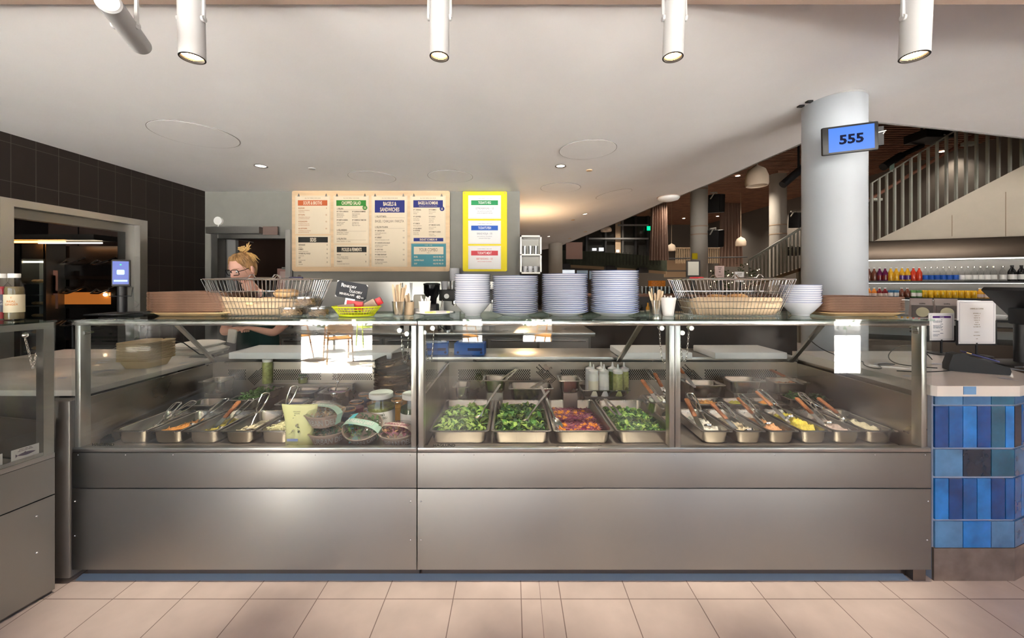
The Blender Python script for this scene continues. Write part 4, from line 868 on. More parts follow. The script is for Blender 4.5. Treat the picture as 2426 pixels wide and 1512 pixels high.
j1 = jar('pickle_jar', 903, 2.12, DZ, .074, .218, 'pickle_in', 'big jar of pickles with a white lid and printed label', 'lid', group='big white-lidded jars'); j2 = jar('pickle_jar', 978, 2.10, DZ, .066, .220, 'bean_in', 'big jar of green beans with a white lid beside the case divider', 'lid', group='big white-lidded jars')
for j_, r_, z0, z1 in ((j1, .0748, .055, .128), (j2, .0668, .06, .12)):
    MB().lathe([(r_, z0), (r_, z1)], n=36).build('paper_label', 'card_white', j_)
mat('ink_green', (.05, .10, .04), .6); mat('ink_black', (.015, .015, .015), .6)
def wraptext(parent, lines, r, m, a0=-PI / 2, name='label_print'):
    bmv = bmesh.new()
    for s_, z, h, wf in lines:
        cu = bpy.data.curves.new('t', 'FONT'); cu.body = s_; cu.size = h * 1.4; cu.extrude = .0003; cu.align_x = 'CENTER'; cu.offset = .02 * h
        ob = bpy.data.objects.new('t', cu); COL.objects.link(ob); me = bpy.data.meshes.new_from_object(ob)
        for v in me.vertices:
            rr = (r(z + v.co.y) if callable(r) else r) + .0006; a = a0 + v.co.x * wf / rr; v.co = Vector((rr * math.cos(a), rr * math.sin(a), z + v.co.y))
        bmv.from_mesh(me); bpy.data.objects.remove(ob)
    me = bpy.data.meshes.new(name); bmv.to_mesh(me); bmv.free(); me.materials.append(M(m)); q = bpy.data.objects.new(name, me); COL.objects.link(q); q.parent = parent; return q
wraptext(j1, [('Grandma\'s', .108, .016, .72), ('NEW YORK DELI', .090, .0115, .8), ('pickle', .066, .016, .85)], .0750, 'ink_green', a0=-PI / 2 + .12)
for a in ((846, 2.05, .043, .115, 'beet_in', 'clip-top jar with red filling at the front of the jars'), (825, 2.17, .043, .115, 'navy_in', 'clip-top jar right of the white lids, one row back'), (845, 2.30, .043, .115, 'berry_in', 'clip-top jar in the third row'), (864, 2.42, .040, .125, 'navy_in', 'clip-top jar in the rear row, left one'),
          (885, 2.34, .042, .135, 'honey_in', 'clip-top jar behind the big pickle jar, middle'), (950, 2.40, .040, .145, 'honey_in', 'clip-top jar farthest back by the tins'), (875, 2.16, .034, .115, 'beet_in', 'clip-top jar half hidden left of the big pickle jar'), (940, 2.24, .034, .15, 'honey_in', 'amber jar squeezed between the two big jars')):
    jar('clip_jar', a[0], a[1], DZ, a[2], a[3], a[4], a[5])
for a in ((751, 2.13, 'white-lidded jar nearest the pouch'), (783, 2.09, 'white-lidded jar at the right of the three'), (781, 2.21, 'white-lidded jar behind the other two')): jar('lidded_jar', a[0], a[1], DZ, .036, .112, 'navy_in', a[2], 'lid')
jar('lidded_jar', 718, 2.628, .746, .030, .06, 'pickle_in', 'small dark jar with a paper band on the rear ledge', 'lid', lid='leaf_dark')
# salad bowls to take away
mat('bowl_kraft', (.42, .31, .25), .7, var=.05); mat('sleeve_mint', (.42, .62, .52), .5); mat('sleeve_teal', (.10, .42, .48), .5); mat('sleeve_pink', (.72, .58, .52), .5); mat('print_white', (.80, .78, .76), .6)
def delibowl(loc, rot, label, sleeve, fillm, word, food, s=1.):
    o = thing('salad_bowl', loc, label, 'salad bowl', 'lidded kraft salad bowls'); o.rotation_euler = rot; o.scale = (s, s, s)
    rb, rt, h = .070, .098, .062; rad = lambda z: rb + (rt - rb) * z / h
    MB().lathe([(1e-4, 0), (rb, 0), (rt, h), (rt + .003, h), (rt + .003, h + .003), (rt - .002, h + .003), (rb - .002, .004), (1e-4, .004)], n=44).build('bowl', 'bowl_kraft', o)
    MB().lathe([(rt + .002, h + .004), (rt - .006, h + .006), (rt - .02, h + .024), (rt - .045, h + .034), (1e-4, h + .036)], n=40).build('dome_lid', 'plastic_clear', o)
    wraptext(o, [(word, .014, .034, .62)], rad, 'print_white', a0=-PI / 2 + .42, name='print')
    if sleeve:
        t = MB(); w_ = .021; rr = []
        for k in range(17):
            a = -1 + 2 * k / 16; x = a * (rt + .004); z = h + .038 - .034 * abs(a) ** 4
            rr.append([(x, -w_ - .012, z), (x, w_ - .012, z)])
        rr = [[(-(rt - .01), -w_ - .012, .012), (-(rt - .01), w_ - .012, .012)]] + rr + [[(rt - .01, -w_ - .012, .012), (rt - .01, w_ - .012, .012)]]
        t.loft(rr, False, False, closed=False); sl = t.build('paper_sleeve', sleeve, o)
        me_ = textmesh([(word, 0, 0, .020, .9, 'CENTER', .02)], 'print_white' if sleeve != 'sleeve_pink' else 'cabbage_pale', o, 'sleeve_print', loc=(0, -.022, h + .0395)); me_.rotation_euler = (-PI / 2, 0, 0)
    t = MB(); rnd = random.Random(len(label))
    for _ in range(110):
        a = rnd.random() * 6.28; r = rt * .8 * math.sqrt(rnd.random()); t.mi = rnd.choice((0, 0, 1)); leaf(t, Vector((r * math.cos(a), r * math.sin(a), h - .012 + .016 * rnd.random())), .03, rnd)
    t.build('salad_filling', food, o)
    return o
y_ = 1.985
delibowl((XP(776, y_) + .004, y_, DZ), (0, 0, .1), 'lower salad bowl of the stacked pair beside the pouch', None, None, 'URBAN DELI', ['leaf_dark', 'seed_tan'])
delibowl((XP(770, y_), y_, DZ + .093), (0, 0, -.25), 'upper salad bowl of the stacked pair with mint sleeve', 'sleeve_mint', None, 'URBAN DELI', ['seed_tan', 'feta'])
delibowl((XP(860, 1.97), 1.985, DZ + .030), (.38, .10, -.15), 'tilted salad bowl with dark leaves and mint sleeve in the middle', 'sleeve_mint', None, 'URBAN DELI', ['leaf_dark', 'leaf_mid'])
delibowl((XP(945, 1.97), 1.965, DZ + .002), (.04, 0, -.25), 'salad bowl with pink filling and pale pink sleeve by the divider', 'sleeve_pink', None, 'URBAN DELI', ['cabbage_pale', 'salmon'])
mat('paper_teal', (.10, .45, .52), .5)
t = MB(); t.loft([[(XP(825, 1.93) + .02 * math.sin(k * 1.3), 1.93 + .01 * k, z), (XP(825, 1.93) + .03 + .02 * math.cos(k), 1.935 + .008 * k, z + .01)] for k, z in enumerate((.625, .65, .68, .71, .735, .755))], False, False, closed=False)
o = t.build('teal_ribbon', 'paper_teal'); tag(o, 'crumpled teal paper sleeve hanging between the stacked and tilted salad bowls', 'paper sleeve')
# standing pouch
mat('pouch_green', (.62, .62, .30), .35, bump=.25, bscale=18); mat('pouch_print', (.18, .18, .12), .5); mat('pouch_blue', (.30, .36, .62), .5)
o = thing('stand_up_pouch', (XP(709, 1.93), 1.935, DZ), 'pale yellow-green standing pouch with leaf print in the left case', 'pouch'); rings = []
for z, w_, d in ((0, .070, .030), (.01, .074, .034), (.07, .072, .028), (.13, .078, .020), (.175, .090, .008), (.20, .094, .0015), (.208, .094, .001)):
    rings.append([(w_ * math.cos(2 * PI * k / 24) * (1 if abs(math.cos(2 * PI * k / 24)) < .9 else .98), d * math.sin(2 * PI * k / 24), z + .004 * math.cos(4 * PI * k / 24) * (z > .1)) for k in range(24)])
MB().loft(rings).build('pouch', 'pouch_green', o)
t = MB(); rnd = random.Random(4)
for (x, z, s) in ((-.01, .165, .007), (-.012, .15, .008), (.0, .105, .012), (.02, .10, .012), (-.005, .085, .012), (.012, .075, .01), (-.02, .07, .01), (-.03, .02, .01), (.01, .018, .01)):
    leaf(t, Vector((x, -.036, z)), s * 1.6, rnd, .8)
t.build('leaf_print', 'pouch_print', o, smooth=0); MB().box((-.045, -.0362, .035), (.01, -.0355, .048)).build('blue_label', 'pouch_blue', o, smooth=0)
textmesh([('ORGANIC', 0, 0, .006, 1, 'CENTER', 0), ('VEGAN', 0, -.01, .006, 1, 'CENTER', 0)], 'pouch_print', o, 'lettering', loc=(0, -.026, .178))
# springform tins
mat('tin_brown', (.10, .055, .025), .16, .9)
def tin(z, label, rot=(0, 0, 0), dx=0.):
    o = thing('springform_tin', (XP(929, 2.50) + dx, 2.50, z), label, 'cake tin', 'dark springform tins'); o.rotation_euler = rot; r = .112; h = .048
    MB().lathe([(r, 0), (r + .003, .003), (r, .007), (r, h * .45), (r + .004, h * .5), (r, h * .55), (r, h - .005), (r + .004, h), (r - .002, h), (r - .003, .003)], n=48).build('ring', 'tin_brown', o)
    MB().lathe([(1e-4, .004), (r - .002, .004)], n=40).build('base', 'tin_brown', o)
for k in range(3): tin(.735 + .05 * k, 'dark springform tin, %s in the stack' % ['lowest', 'second from the bottom', 'third from the bottom'][k])
tin(.735 + .152 + .022, 'dark springform tin lying tilted on top of the stack', (0, -.2, .3), .008)
MB().box((XP(929, 2.5) - .10, 2.42, DZ), (XP(929, 2.5) + .10, 2.60, .734)).build('tin_riser', 'inner_steel', caseA, smooth=0)
# items on the bench seen over / through the cases
mat('glove_blue', (.02, .13, .50), .5); mat('glove_white', (.6, .7, .85), .5)
def glovebox(px0, px1, label, rz=0.):
    X0, X1 = XP(px0, 2.72), XP(px1, 2.72); o = thing('glove_box', ((X0 + X1) / 2, 2.79, .921), label, 'glove box', 'blue glove boxes on the bench', rz); w_ = (X1 - X0) / 2
    MB().box((-w_, -.06, 0), (w_, .06, .082)).build('box', 'glove_blue', o, smooth=0); MB().box((-w_ * .1, -.0605, .03), (w_ * .85, -.06, .05)).build('print', 'film_blue', o, smooth=0)
    for sx in (-.75, .8): MB().cyl((sx * w_, -.0608, .018), (sx * w_, -.06, .018), .009, n=14).build('mark', 'film_blue', o)
    t = MB(); rnd = random.Random(3)
    for k in range(6): t.sphere((rnd.uniform(-.6, .6) * w_, rnd.uniform(-.02, .02), .083), .022, 8, (1.3, .8, .6))
    t.build('glove', 'glove_white', o)
glovebox(1076, 1148, 'blue glove box with gloves pulled out on the bench, right one', -.05); glovebox(1000, 1058, 'blue box modelling the glove box reflection in the side glass at the case divider', .1)  # second box is the side-glass reflection of the first, built as a solid
# ================================================================== ON THE GLASS SHELF
TZ = ZT + .0008
def mug_profile(): pass
plate0 = MB().lathe([(1e-4, .004), (.062, .004), (.066, 0), (.070, 0), (.073, .004), (.105, .014), (.1205, .0225), (.1215, .0245), (.120, .0255), (.104, .0185), (.076, .0095), (1e-4, .0085)], n=44)
plate_me = plate0.build('dinner_plate', 'ceramic'); plate_me.data.name = 'dinner_plate'
rim0 = MB().lathe([(.1200, .02565), (.1219, .0250), (.1223, .0230)], n=44).build('blue_rim', 'blue_rim', plate_me)
bowl_me = MB().lathe([(1e-4, .006), (.034, .006), (.037, 0), (.041, 0), (.042, .008), (.060, .024), (.088, .058), (.0945, .070), (.0955, .072), (.094, .0725), (.085, .058), (.058, .026), (.03, .012), (1e-4, .011)], n=44).build('soup_bowl', 'ceramic')
MB().lathe([(.0940, .0724), (.0958, .0722), (.0962, .0705)], n=44).build('blue_rim', 'blue_rim', bowl_me)
first = {'p': True, 'b': True}
def stack(kind, px, Y, n, pitch, where, group, w_=None):
    src = plate_me if kind == 'p' else bowl_me; x = XP(px, Y); rnd = random.Random(int(px))
    for k in range(n):
        o = src if first[kind] else copy_tree(src); first[kind] = False
        o.location = (x + rnd.uniform(-.0012, .0012), Y + rnd.uniform(-.001, .001), TZ + pitch * k); s = w_ or 1.; o.scale = (s, s, 1)
        pos = 'bottommost' if k == 0 else 'topmost' if k == n - 1 else ORD[k + 1] + ' from the bottom'
        tag(o, '%s, %s %s' % ('blue-rimmed plate' if kind == 'p' else 'blue-rimmed bowl', pos, where), 'plate' if kind == 'p' else 'bowl', group)
stack('b', 1120, 2.0, 14, .0112, 'in the left bowl stack', 'bowls in the left stack')
stack('p', 1221, 2.0, 20, .0097, 'in the left plate stack', 'plates in the left stack')
stack('p', 1338, 2.0, 21, .0097, 'in the middle plate stack', 'plates in the middle stack')
stack('p', 1456, 2.0, 22, .0100, 'in the tall right plate stack', 'plates in the right stack', 1.02)
stack('b', 1896, 2.0, 9, .0112, 'in the bowl stack by the right tray stack', 'bowls in the right stack', .97)
# laminated wooden trays
def tray_mesh(m, name='serving_tray'):
    R = lambda a, b, z: rrect(a, b, .045, z, 6); W, L = .42, .31
    t = MB(); t.loft([R(W - .05, L - .05, 0), R(W - .016, L - .016, .0155), R(W, L, .0165), R(W, L, .0188), R(W - .016, L - .016, .0188), R(W - .06, L - .06, .003)], True, True)
    return t.build(name, m, smooth=30)
tr0 = tray_mesh('wood_tray'); tr1 = tray_mesh('wood_tray_pale')
for i, (px, Y, n, grp, where, pale) in enumerate(((490, 2.09, 20, 'wooden trays in the left stack', 'in the left tray stack', True), (1996, 2.085, 15, 'wooden trays in the right stack', 'in the right tray stack', True))):
    for k in range(n):
        base = tr1 if k == 0 else tr0
        if i == 0 and k == 0: o = tr1
        elif i == 0 and k == 1: o = tr0
        else: o = base.copy(); COL.objects.link(o)
        rnd = random.Random(k + 50 * i)
        sc2 = 1.0
        o.location = (XP(px, Y) + (.018 if k == 0 and i == 0 else 0) + rnd.uniform(-.0015, .0015), Y, TZ + (0 if k == 0 else .0125 + .0052 * (k - 1)))
        pos = 'bottommost and palest' if k == 0 else 'topmost' if k == n - 1 else ORD[k + 1] + ' from the bottom'
        tag(o, 'brown wooden serving tray, %s %s' % (pos, where), 'tray', grp)
# wire shopping baskets lined with paper
def basket(px, Y, label, grip, gx, seed, rz=0.):
    o = thing('wire_basket', (XP(px, Y), Y, TZ), label, 'basket', 'wire baskets of bagels', rz)
    Wb, Lb, Wt, Lt, H = .240, .13, .312, .19, .190   # half-size is these / 2 in depth
    def ring(z): u = z / H; return (Wb + (Wt - Wb) * u) * .92, (Lb + (Lt - Lb) * u) * .62
    t = MB()
    for z, r in ((.003, .0022), (.04, .0016), (.075, .0016), (.125, .0016)):
        a, b = ring(z); t.tube([p_ for p_ in rrect(2 * a, 2 * b, .03, z, 4)], r, 5, closed=True)
    t.build('ring_wires', 'wire', o)
    t = MB(); a0, b0 = ring(.003); a1, b1 = ring(H)
    n = 25
    for i in range(n + 1):
        u = -1 + 2 * i / n
        for s in (-1, 1):
            t.tube([(u * a0 * .96, s * b0, .003), (u * a1 * .97, s * b1, H)], .0014, 5)
    for i in range(1, 9):
        u = -1 + 2 * i / 9
        for s in (-1, 1): t.tube([(s * a0, u * b0 * .95, .003), (s * a1, u * b1 * .95, H)], .0014, 5)
    for i in range(13):
        u = -1 + 2 * i / 12; t.tube([(u * a0, -b0, .003), (u * a0, b0, .003)], .0013, 5)
    t.build('upright_wires', 'wire', o)
    MB().tube(rrect(2 * a1 + .004, 2 * b1 + .004, .03, H, 5), .0038, 8, closed=True).build('top_rim', 'wire', o)
    for s in (-1, 1):    # folded-down carrying handles
        t = MB(); y = s * (b1 * .92); zz = H + .004
        t.tube([(-a1 * .75, y, zz), (-a1 * .35, y * .98, zz + .002), (-.045, y, zz + .004), (-.03, y, zz + .020), (-.018, y, zz + .020), (-.006, y, zz + .004), (.08, y, zz + .004), (.092, y, zz + .02), (.104, y, zz + .02), (.118, y, zz + .004), (a1 * .8, y, zz)], .003, 6)
        t.build('carrying_handle', 'wire', o)
    MB().tube([(gx - .035, -b1 * .3, H + .006), (gx, -b1 * .3 - .001, H + .007), (gx + .035, -b1 * .3, H + .006)], .0075, 10).build('grip', grip, o)
    # paper lining
    t = MB(); rnd = random.Random(seed); rings = []
    a, b = ring(.006); rings.append([Vector(q) for q in rrect(2 * a - .02, 2 * b - .02, .03, .006, 5)])
    for z, k in ((.03, .985), (.06, .975), (.088, .965)):
        a, b = ring(z); R_ = rrect(2 * a * k, 2 * b * k, .03, z, 5); rings.append([Vector((q.x * (1 + .022 * rnd.uniform(-1.2, .8)), q.y * (1 + .022 * rnd.uniform(-1.2, .8)), q.z + (.010 * math.sin(q.x * 22 + seed) + .012 * rnd.uniform(-1, 1) if z > .05 else 0))) for q in R_])
    t.loft(rings, True, False); lin = t.build('paper_lining', 'paper_kraft', o, smooth=25)
    return o
def bagel(loc, r, label, hole=True, m='bread', rot=(0, 0, 0)):
    t = MB(); n, k = 20, 10
    rr = r * (.40 if hole else .49); R0 = r - rr
    rings = []
    for i in range(n):
        a = 2 * PI * i / n; rings.append([(math.cos(a) * (R0 + rr * math.cos(b)), math.sin(a) * (R0 + rr * math.cos(b)), rr * .78 * math.sin(b) + rr * .78) for b in [2 * PI * j / k for j in range(k)]])
    rings.append(rings[0]); t.loft(rings, False, False); o = t.build('bagel', m, loc=loc, smooth=80); o.rotation_euler = rot
    tag(o, label, 'bagel', 'bagels in the wire baskets'); return o
bk1 = basket(640, 2.04, 'wire basket of bagels with a navy grip, left, in front of the staff member', 'navy_plastic', .16, 1); bk2 = basket(1726, 2.04, 'wire basket of bread with a red grip, right of the wooden stick cups', 'red_plastic', -.19, 5)
X1 = XP(640, 2.04); X2 = XP(1726, 2.04); mat('bread_pale', (.74, .52, .28), .7, var=.15, vscale=30, bump=.3); mat('bread_brown', (.42, .20, .07), .65, col2=(.70, .42, .18), vscale=25, bump=.8, bscale=50)
for i, (dx, dy, z, r, lab, h) in enumerate(((-.12, .0, .055, .056, 'pale bagel at the left end of the left basket', 1), (-.01, .02, .06, .055, 'bagel in the middle of the left basket', 1), (-.05, -.045, .05, .05, 'bagel half sunk in paper in the left basket', 1), (.17, .03, .055, .055, 'bagel low at the right of the left basket', 1),
                                        (.095, -.01, .092, .062, 'big round roll standing proud in the left basket', 0))):
    bagel((X1 + dx, 2.04 + dy, TZ + z), r, lab, bool(h), 'bread' if h == 0 else 'bread_pale')
rnd = random.Random(9)
for i, (dx, dy, z, r, lab) in enumerate(((-.13, 0, .05, .055, 'golden bagel at the left of the right basket'), (-.05, .02, .068, .058, 'seeded brown bagel left of the middle in the right basket'), (.04, .0, .072, .058, 'dark seeded bagel on top in the right basket'), (.10, .03, .055, .055, 'brown bagel right of the middle in the right basket'), (.19, .0, .05, .055, 'golden bagel at the right end of the right basket'))):
    bagel((X2 + dx, 2.04 + dy, TZ + z), r, lab, True, 'bread_brown' if i in (1, 2, 3) else 'bread', (rnd.uniform(-.2, .2), rnd.uniform(-.2, .2), 0))
# tubs of bagel crisps
mat('crisp', (.52, .34, .17), .7, var=.2, vscale=40)
def tub(px, zb, label, Y=1.93):
    o = thing('crisp_tub', (XP(px, Y), Y, zb), label, 'tub', 'clear tubs of bagel crisps')
    MB().lathe([(1e-4, 0), (.052, 0), (.056, .006), (.061, .042)], n=36).build('tub_wall', 'plastic_clear', o)
    MB().lathe([(.0615, .040), (.0655, .042), (.0655, .050), (.061, .051), (.058, .047), (1e-4, .047)], n=36).build('lid', 'plastic_clear', o)
    t = MB(); rnd = random.Random(int(px))
    for _ in range(70):
        a = rnd.random() * 6.28; r = .042 * math.sqrt(rnd.random()); c = Vector((r * math.cos(a), r * math.sin(a), .008 + .024 * rnd.random()))
        t.box((-.009, -.007, -.0012), (.009, .007, .0012), Matrix.Translation(c) @ Matrix.Rotation(rnd.random() * 6, 4, (rnd.random(), rnd.random(), 1.5)))
    t.build('crisps', 'crisp', o, smooth=0); return o
tub(693, TZ, 'clear tub of bagel crisps, lower left of the three'); tub(755, TZ, 'clear tub of bagel crisps, lower right of the three'); tub(724, TZ + .052, 'clear tub of bagel crisps stacked on the other two')
# yellow snack basket, packets, chalk sign
mat('basket_yellow', (.72, .80, .02), .4); mat('packet_red', (.62, .03, .04), .35, bump=.3); mat('packet_brown', (.42, .30, .22), .5, bump=.3); mat('chalkboard', (.015, .018, .025), .6); mat('chalk', (.85, .85, .85), .8)
yx = XP(845, 1.95); o = thing('snack_basket', (yx, 1.95, TZ), 'yellow plastic oval basket holding mini salami packets', 'basket')
t = MB()
def oval(a, b, z, n=40): return [Vector((a * math.cos(2 * PI * i / n), b * math.sin(2 * PI * i / n), z)) for i in range(n)]
t.loft([oval(.085, .055, 0), oval(.089, .058, .002), oval(.091, .060, .011), oval(.087, .056, .012), oval(.083, .052, .004)], True, True); t.build('base', 'basket_yellow', o)
t = MB(); lv = [(.092, .061, .012), (.100, .066, .024), (.110, .074, .036), (.119, .082, .048)]
for a, b, z in lv[1:3]: t.tube(oval(a, b, z), .0016, 5, closed=True)
for i in range(40): 
    a = 2 * PI * i / 40; t.tube([(l[0] * math.cos(a), l[1] * math.sin(a), l[2]) for l in lv], .0015, 5)
t.build('slats', 'basket_yellow', o); MB().tube(oval(.121, .084, .050), .0035, 8, closed=True).build('rim', 'basket_yellow', o)
for i, (dx, dz, rr, m, lab) in enumerate(((-.05, .028, .1, 'packet_brown', 'brown snack packet at the left in the yellow basket'), (-.012, .045, -.12, 'packet_red', 'red snack packet standing in the middle of the yellow basket'), (.055, .04, .5, 'packet_brown', 'brown snack packet leaning right in the yellow basket'), (.088, .058, .45, 'packet_red', 'red snack packet sticking out at the right of the yellow basket'))):
    q = MB(); q.loft([[(-.042, -.004, -.024), (.042, -.004, -.024), (.042, .004, -.024), (-.042, .004, -.024)], [(-.042, -.009, 0), (.042, -.009, 0), (.042, .009, 0), (-.042, .009, 0)], [(-.042, -.002, .024), (.042, -.002, .024), (.042, .002, .024), (-.042, .002, .024)]])
    s_ = q.build('snack_packet', m, loc=(yx + dx, 1.945 + .012 * i, TZ + dz + .01), smooth=30); s_.rotation_euler = (.2, -rr, 0); s_.scale = (.8, 1, .8) if i == 3 else (1, 1, 1); tag(s_, lab, 'snack packet', 'snack packets in the yellow basket')
o = thing('chalk_sign', P(833, 689, 2.02), 'tilted black chalk sign reading Renkorv Ölkorv Minisalami 40 kr', 'sign'); o.rotation_euler = (0, math.radians(9.5), 0)
MB().box((-.083, 0, -.043), (.083, .003, .045)).build('board', 'chalkboard', o, smooth=0)
for sx, sz in ((-1, -1), (-1, 1), (1, -1), (1, 1)): MB().prism([(sx * .083, sz * .044), (sx * .072, sz * .044), (sx * .083, sz * .033)], .0015, 'y', -.001).build('corner_mark', 'chalk', o, smooth=0)
textmesh([('R', -.060, .014, .020, 1, 'LEFT', .02), ('ENKORV', -.046, .014, .013, .95, 'LEFT', .02), ('&', -.012, .005, .008, 1, 'LEFT', .02), ('ÖLKORV', -.012, -.010, .013, .95, 'LEFT', .02), ('MINISALAMI', -.062, -.028, .012, .9, 'LEFT', .02), ('40', .030, -.036, .018, .9, 'LEFT', .03), ('KR', .056, -.034, .009, .9, 'LEFT', .02)], 'chalk', o, 'chalk_writing', loc=(0, -.0008, 0))
MB().box((-.025, -.002, -.14 + .02), (.025, .002, -.043)).build('sign_stem', 'plastic_clear', o, smooth=0)
# cups of wooden sticks, straws, glasses
def cup(px, Y, r0, r1, h, m, label, name='stick_cup', cat='cup', fill=None, n=16, L=.15, seed=0, group='cups on the glass shelf'):
    o = thing(name, (XP(px, Y), Y, TZ), label, cat, group)
    MB().lathe([(1e-4, 0), (r0, 0), (r1, h), (r1 - .0015, h), (r0 - .0015, .004), (1e-4, .004)], n=32).build('cup_wall', m, o)
    if fill:
        rnd = random.Random(seed)
        for k in range(n):
            a = rnd.random() * 6.28; rb = r0 * .6 * rnd.random(); u = Vector((rb * math.cos(a), rb * math.sin(a), .006)); a2 = a + rnd.uniform(-.6, .6); rt = r1 * .85 * math.sqrt(rnd.random()); 
            w_ = Vector((rt * math.cos(a2), rt * math.sin(a2), h)); d = (w_ - u).normalized(); e = u + d * L * rnd.uniform(.85, 1.1)
            t = MB()
            if fill == 'stick':
                sd = d.cross(Vector((rnd.uniform(-1, 1), 1, 0))).normalized(); nn = sd.cross(d); rr = []
                for f_, ww in ((0, .003), (.05, .0055), (.5, .0042), (.9, .006), (.97, .005), (1, .002)):
                    c = u.lerp(e, f_); rr.append([c + sd * ww + nn * .0007, c - sd * ww + nn * .0007, c - sd * ww - nn * .0007, c + sd * ww - nn * .0007])
                t.loft(rr); t.build('wooden_stick', 'stick', o, smooth=0)
            else:
                t.cyl(u, e, .0042, n=8); t.build('wrapped_straw', 'print_white', o)
    return o
cup(945, 1.985, .028, .036, .075, 'plastic_clear', 'clear glass full of wooden stirring sticks, nearest the case divider', fill='stick', n=15, seed=1); cup(969, 2.03, .024, .027, .070, 'paper_kraft', 'kraft cup of wooden sticks behind the clear one', fill='stick', n=6, L=.105, seed=2)
cup(1006, 2.02, .026, .033, .075, 'white_plastic', 'white cup of paper wrapped straws by the butter plate', fill='straw', n=10, L=.09, seed=3)
cup(1553, 2.0, .028, .034, .080, 'plastic_clear', 'clear glass of wooden sticks right of the tall plate stack', fill='stick', n=12, L=.13, seed=4); cup(1583, 1.98, .026, .040, .095, 'white_plastic', 'white tapered paper cup stack beside the right basket', fill='straw', n=9, L=.095, seed=5)
cup(990, 2.10, .020, .022, .03, 'white_plastic', 'small white lidded cup by the divider')
# butter plate
o = thing('side_plate', (XP(1030, 1.99), 1.99, TZ), 'small white plate with yellow butter cubes', 'plate')
MB().lathe([(1e-4, .003), (.05, .003), (.054, 0), (.058, .003), (.088, .013), (.0985, .017), (.098, .0185), (.08, .0135), (1e-4, .007)], n=44).build('plate', 'ceramic', o)
mat('butter', (.85, .62, .16), .4)
for i, (dx, dy, s) in enumerate(((-.038, -.02, .017), (-.020, -.025, .015), (.002, -.028, .018), (-.01, -.0, .014), (.072, -.01, .012))):
    q = MB().box((-s / 2, -s / 2, 0), (s / 2, s / 2, s * .85), bev=.001).build('butter_cube', 'butter', loc=(o.location.x + dx, 1.99 + dy, TZ + (.0085 if i < 4 else .0125))); q.rotation_euler = (0, 0, i); tag(q, ['butter cube at the left of the small plate', 'smaller butter cube second on the small plate', 'largest butter cube at the front of the small plate', 'butter cube behind the others on the plate', 'pale butter cube alone at the plate\'s right edge'][i], 'butter', 'butter cubes on the plate')
# ginger bottles on the left arm
mat('ginger_liquid', (.30, .24, .12), .1, trans=.3); mat('label_cream', (.78, .70, .50), .5); mat('label_navy', (.10, .11, .15), .5); mat('print_orange', (.75, .28, .05), .5)
def bottle(loc, label, lab, liquid):
    o = thing('juice_bottle', loc, label, 'bottle', 'bottles on the left arm'); r = .0315
    MB().lathe([(1e-4, 0), (r * .95, 0), (r, .005), (r, .145), (r * .93, .158), (r * .55, .178), (r * .5, .197)], n=32).build('bottle_glass', 'glass_clear', o)
    MB().lathe([(1e-4, .003), (r * .93, .003), (r * .95, .008), (r * .95, .142), (r * .88, .155), (1e-4, .156)], n=28).build('juice', liquid, o)
    MB().lathe([(r * .62, .196), (r * .63, .214), (r * .58, .2165), (1e-4, .2165)], n=28).build('cap', 'white_plastic', o)
    MB().lathe([(r + .0006, .035), (r + .0006, .118)], n=32).build('label', lab, o)
    a = []
    wraptext(o, [('T', .100, .008, 1), ('REAL', .082, .009, 1.), ('GINGER', .068, .009, .9)], r + .0008, 'print_orange' if lab == 'label_cream' else 'print_white', a0=-PI / 2 + .62)
    return o
bottle((XP(34, 1.775), 1.775, TZ), 'ginger drink bottle with cream label, nearer the corner', 'label_cream', 'ginger_liquid'); bottle((XP(3, 1.80), 1.80, TZ), 'drink bottle with a dark label at the left frame edge', 'label_navy', 'beet_in')
# payment tablet
mat('tablet_blue', (.02, .05, .3), .3, emit=(.004, .03, .22), estr=.7); mat('tablet_light', (.3, .6, .9), .3, emit=(.25, .6, .95), estr=.8); mat('tablet_green', (.0, .3, .2), .3, emit=(0, .4, .25), estr=.8)
o = thing('payment_tablet', (XP(291, 2.02), 2.02, TZ), 'small black payment screen on a round stand at the left end of the case', 'payment terminal'); rzz = .35
o.rotation_euler = (0, 0, .55)
MB().lathe([(1e-4, 0), (.085, 0), (.085, .004), (.07, .008), (1e-4, .009)], n=36).build('base_plate', 'black', o); MB().cyl((0, .01, .005), (0, .01, .15), .020, n=20).build('pole', 'black', o)
h = MB().box((-.037, -.012, .145), (.037, .004, .290), bev=.006).build('screen_case', 'black', o); MB().box((-.031, -.0132, .158), (.031, -.0122, .280)).build('display', 'tablet_blue', h, smooth=0)
MB().prism(rrect2 := [(p_.x, p_.y + .222) for p_ in rrect(.030, .026, .005, 0)], .0006, 'y', -.0140).build('code_field', 'tablet_light', h, smooth=0); MB().box((-.026, -.0140, .172), (.026, -.0134, .181)).build('button', 'tablet_light', h, smooth=0); MB().cyl((0, -.0140, .262), (0, -.0134, .262), .004, n=14).build('logo_dot', 'tablet_green', h)
MB().tube([(-.045, -.005, .14), (-.046, -.02, .12), (-.044, -.02, .095), (.044, -.02, .095), (.046, -.02, .12), (.045, -.005, .14)], .0018, 6).build('wire_holder', 'black', o)
# napkin rest, flat black mat
q = MB().prism([(-.19, -.1), (.13, -.1), (.09, .1), (-.19, .1)], .006).build('counter_mat', 'black', loc=(XP(318, 2.07), 2.09, TZ), smooth=0); tag(q, 'flat black mat edge lying on the glass shelf beside the left tray stack', 'mat')
bpy.data.objects['payment_tablet'].location.z = TZ + .0065
bpy.data.objects['payment_tablet'].location.x = XP(288, 2.02)
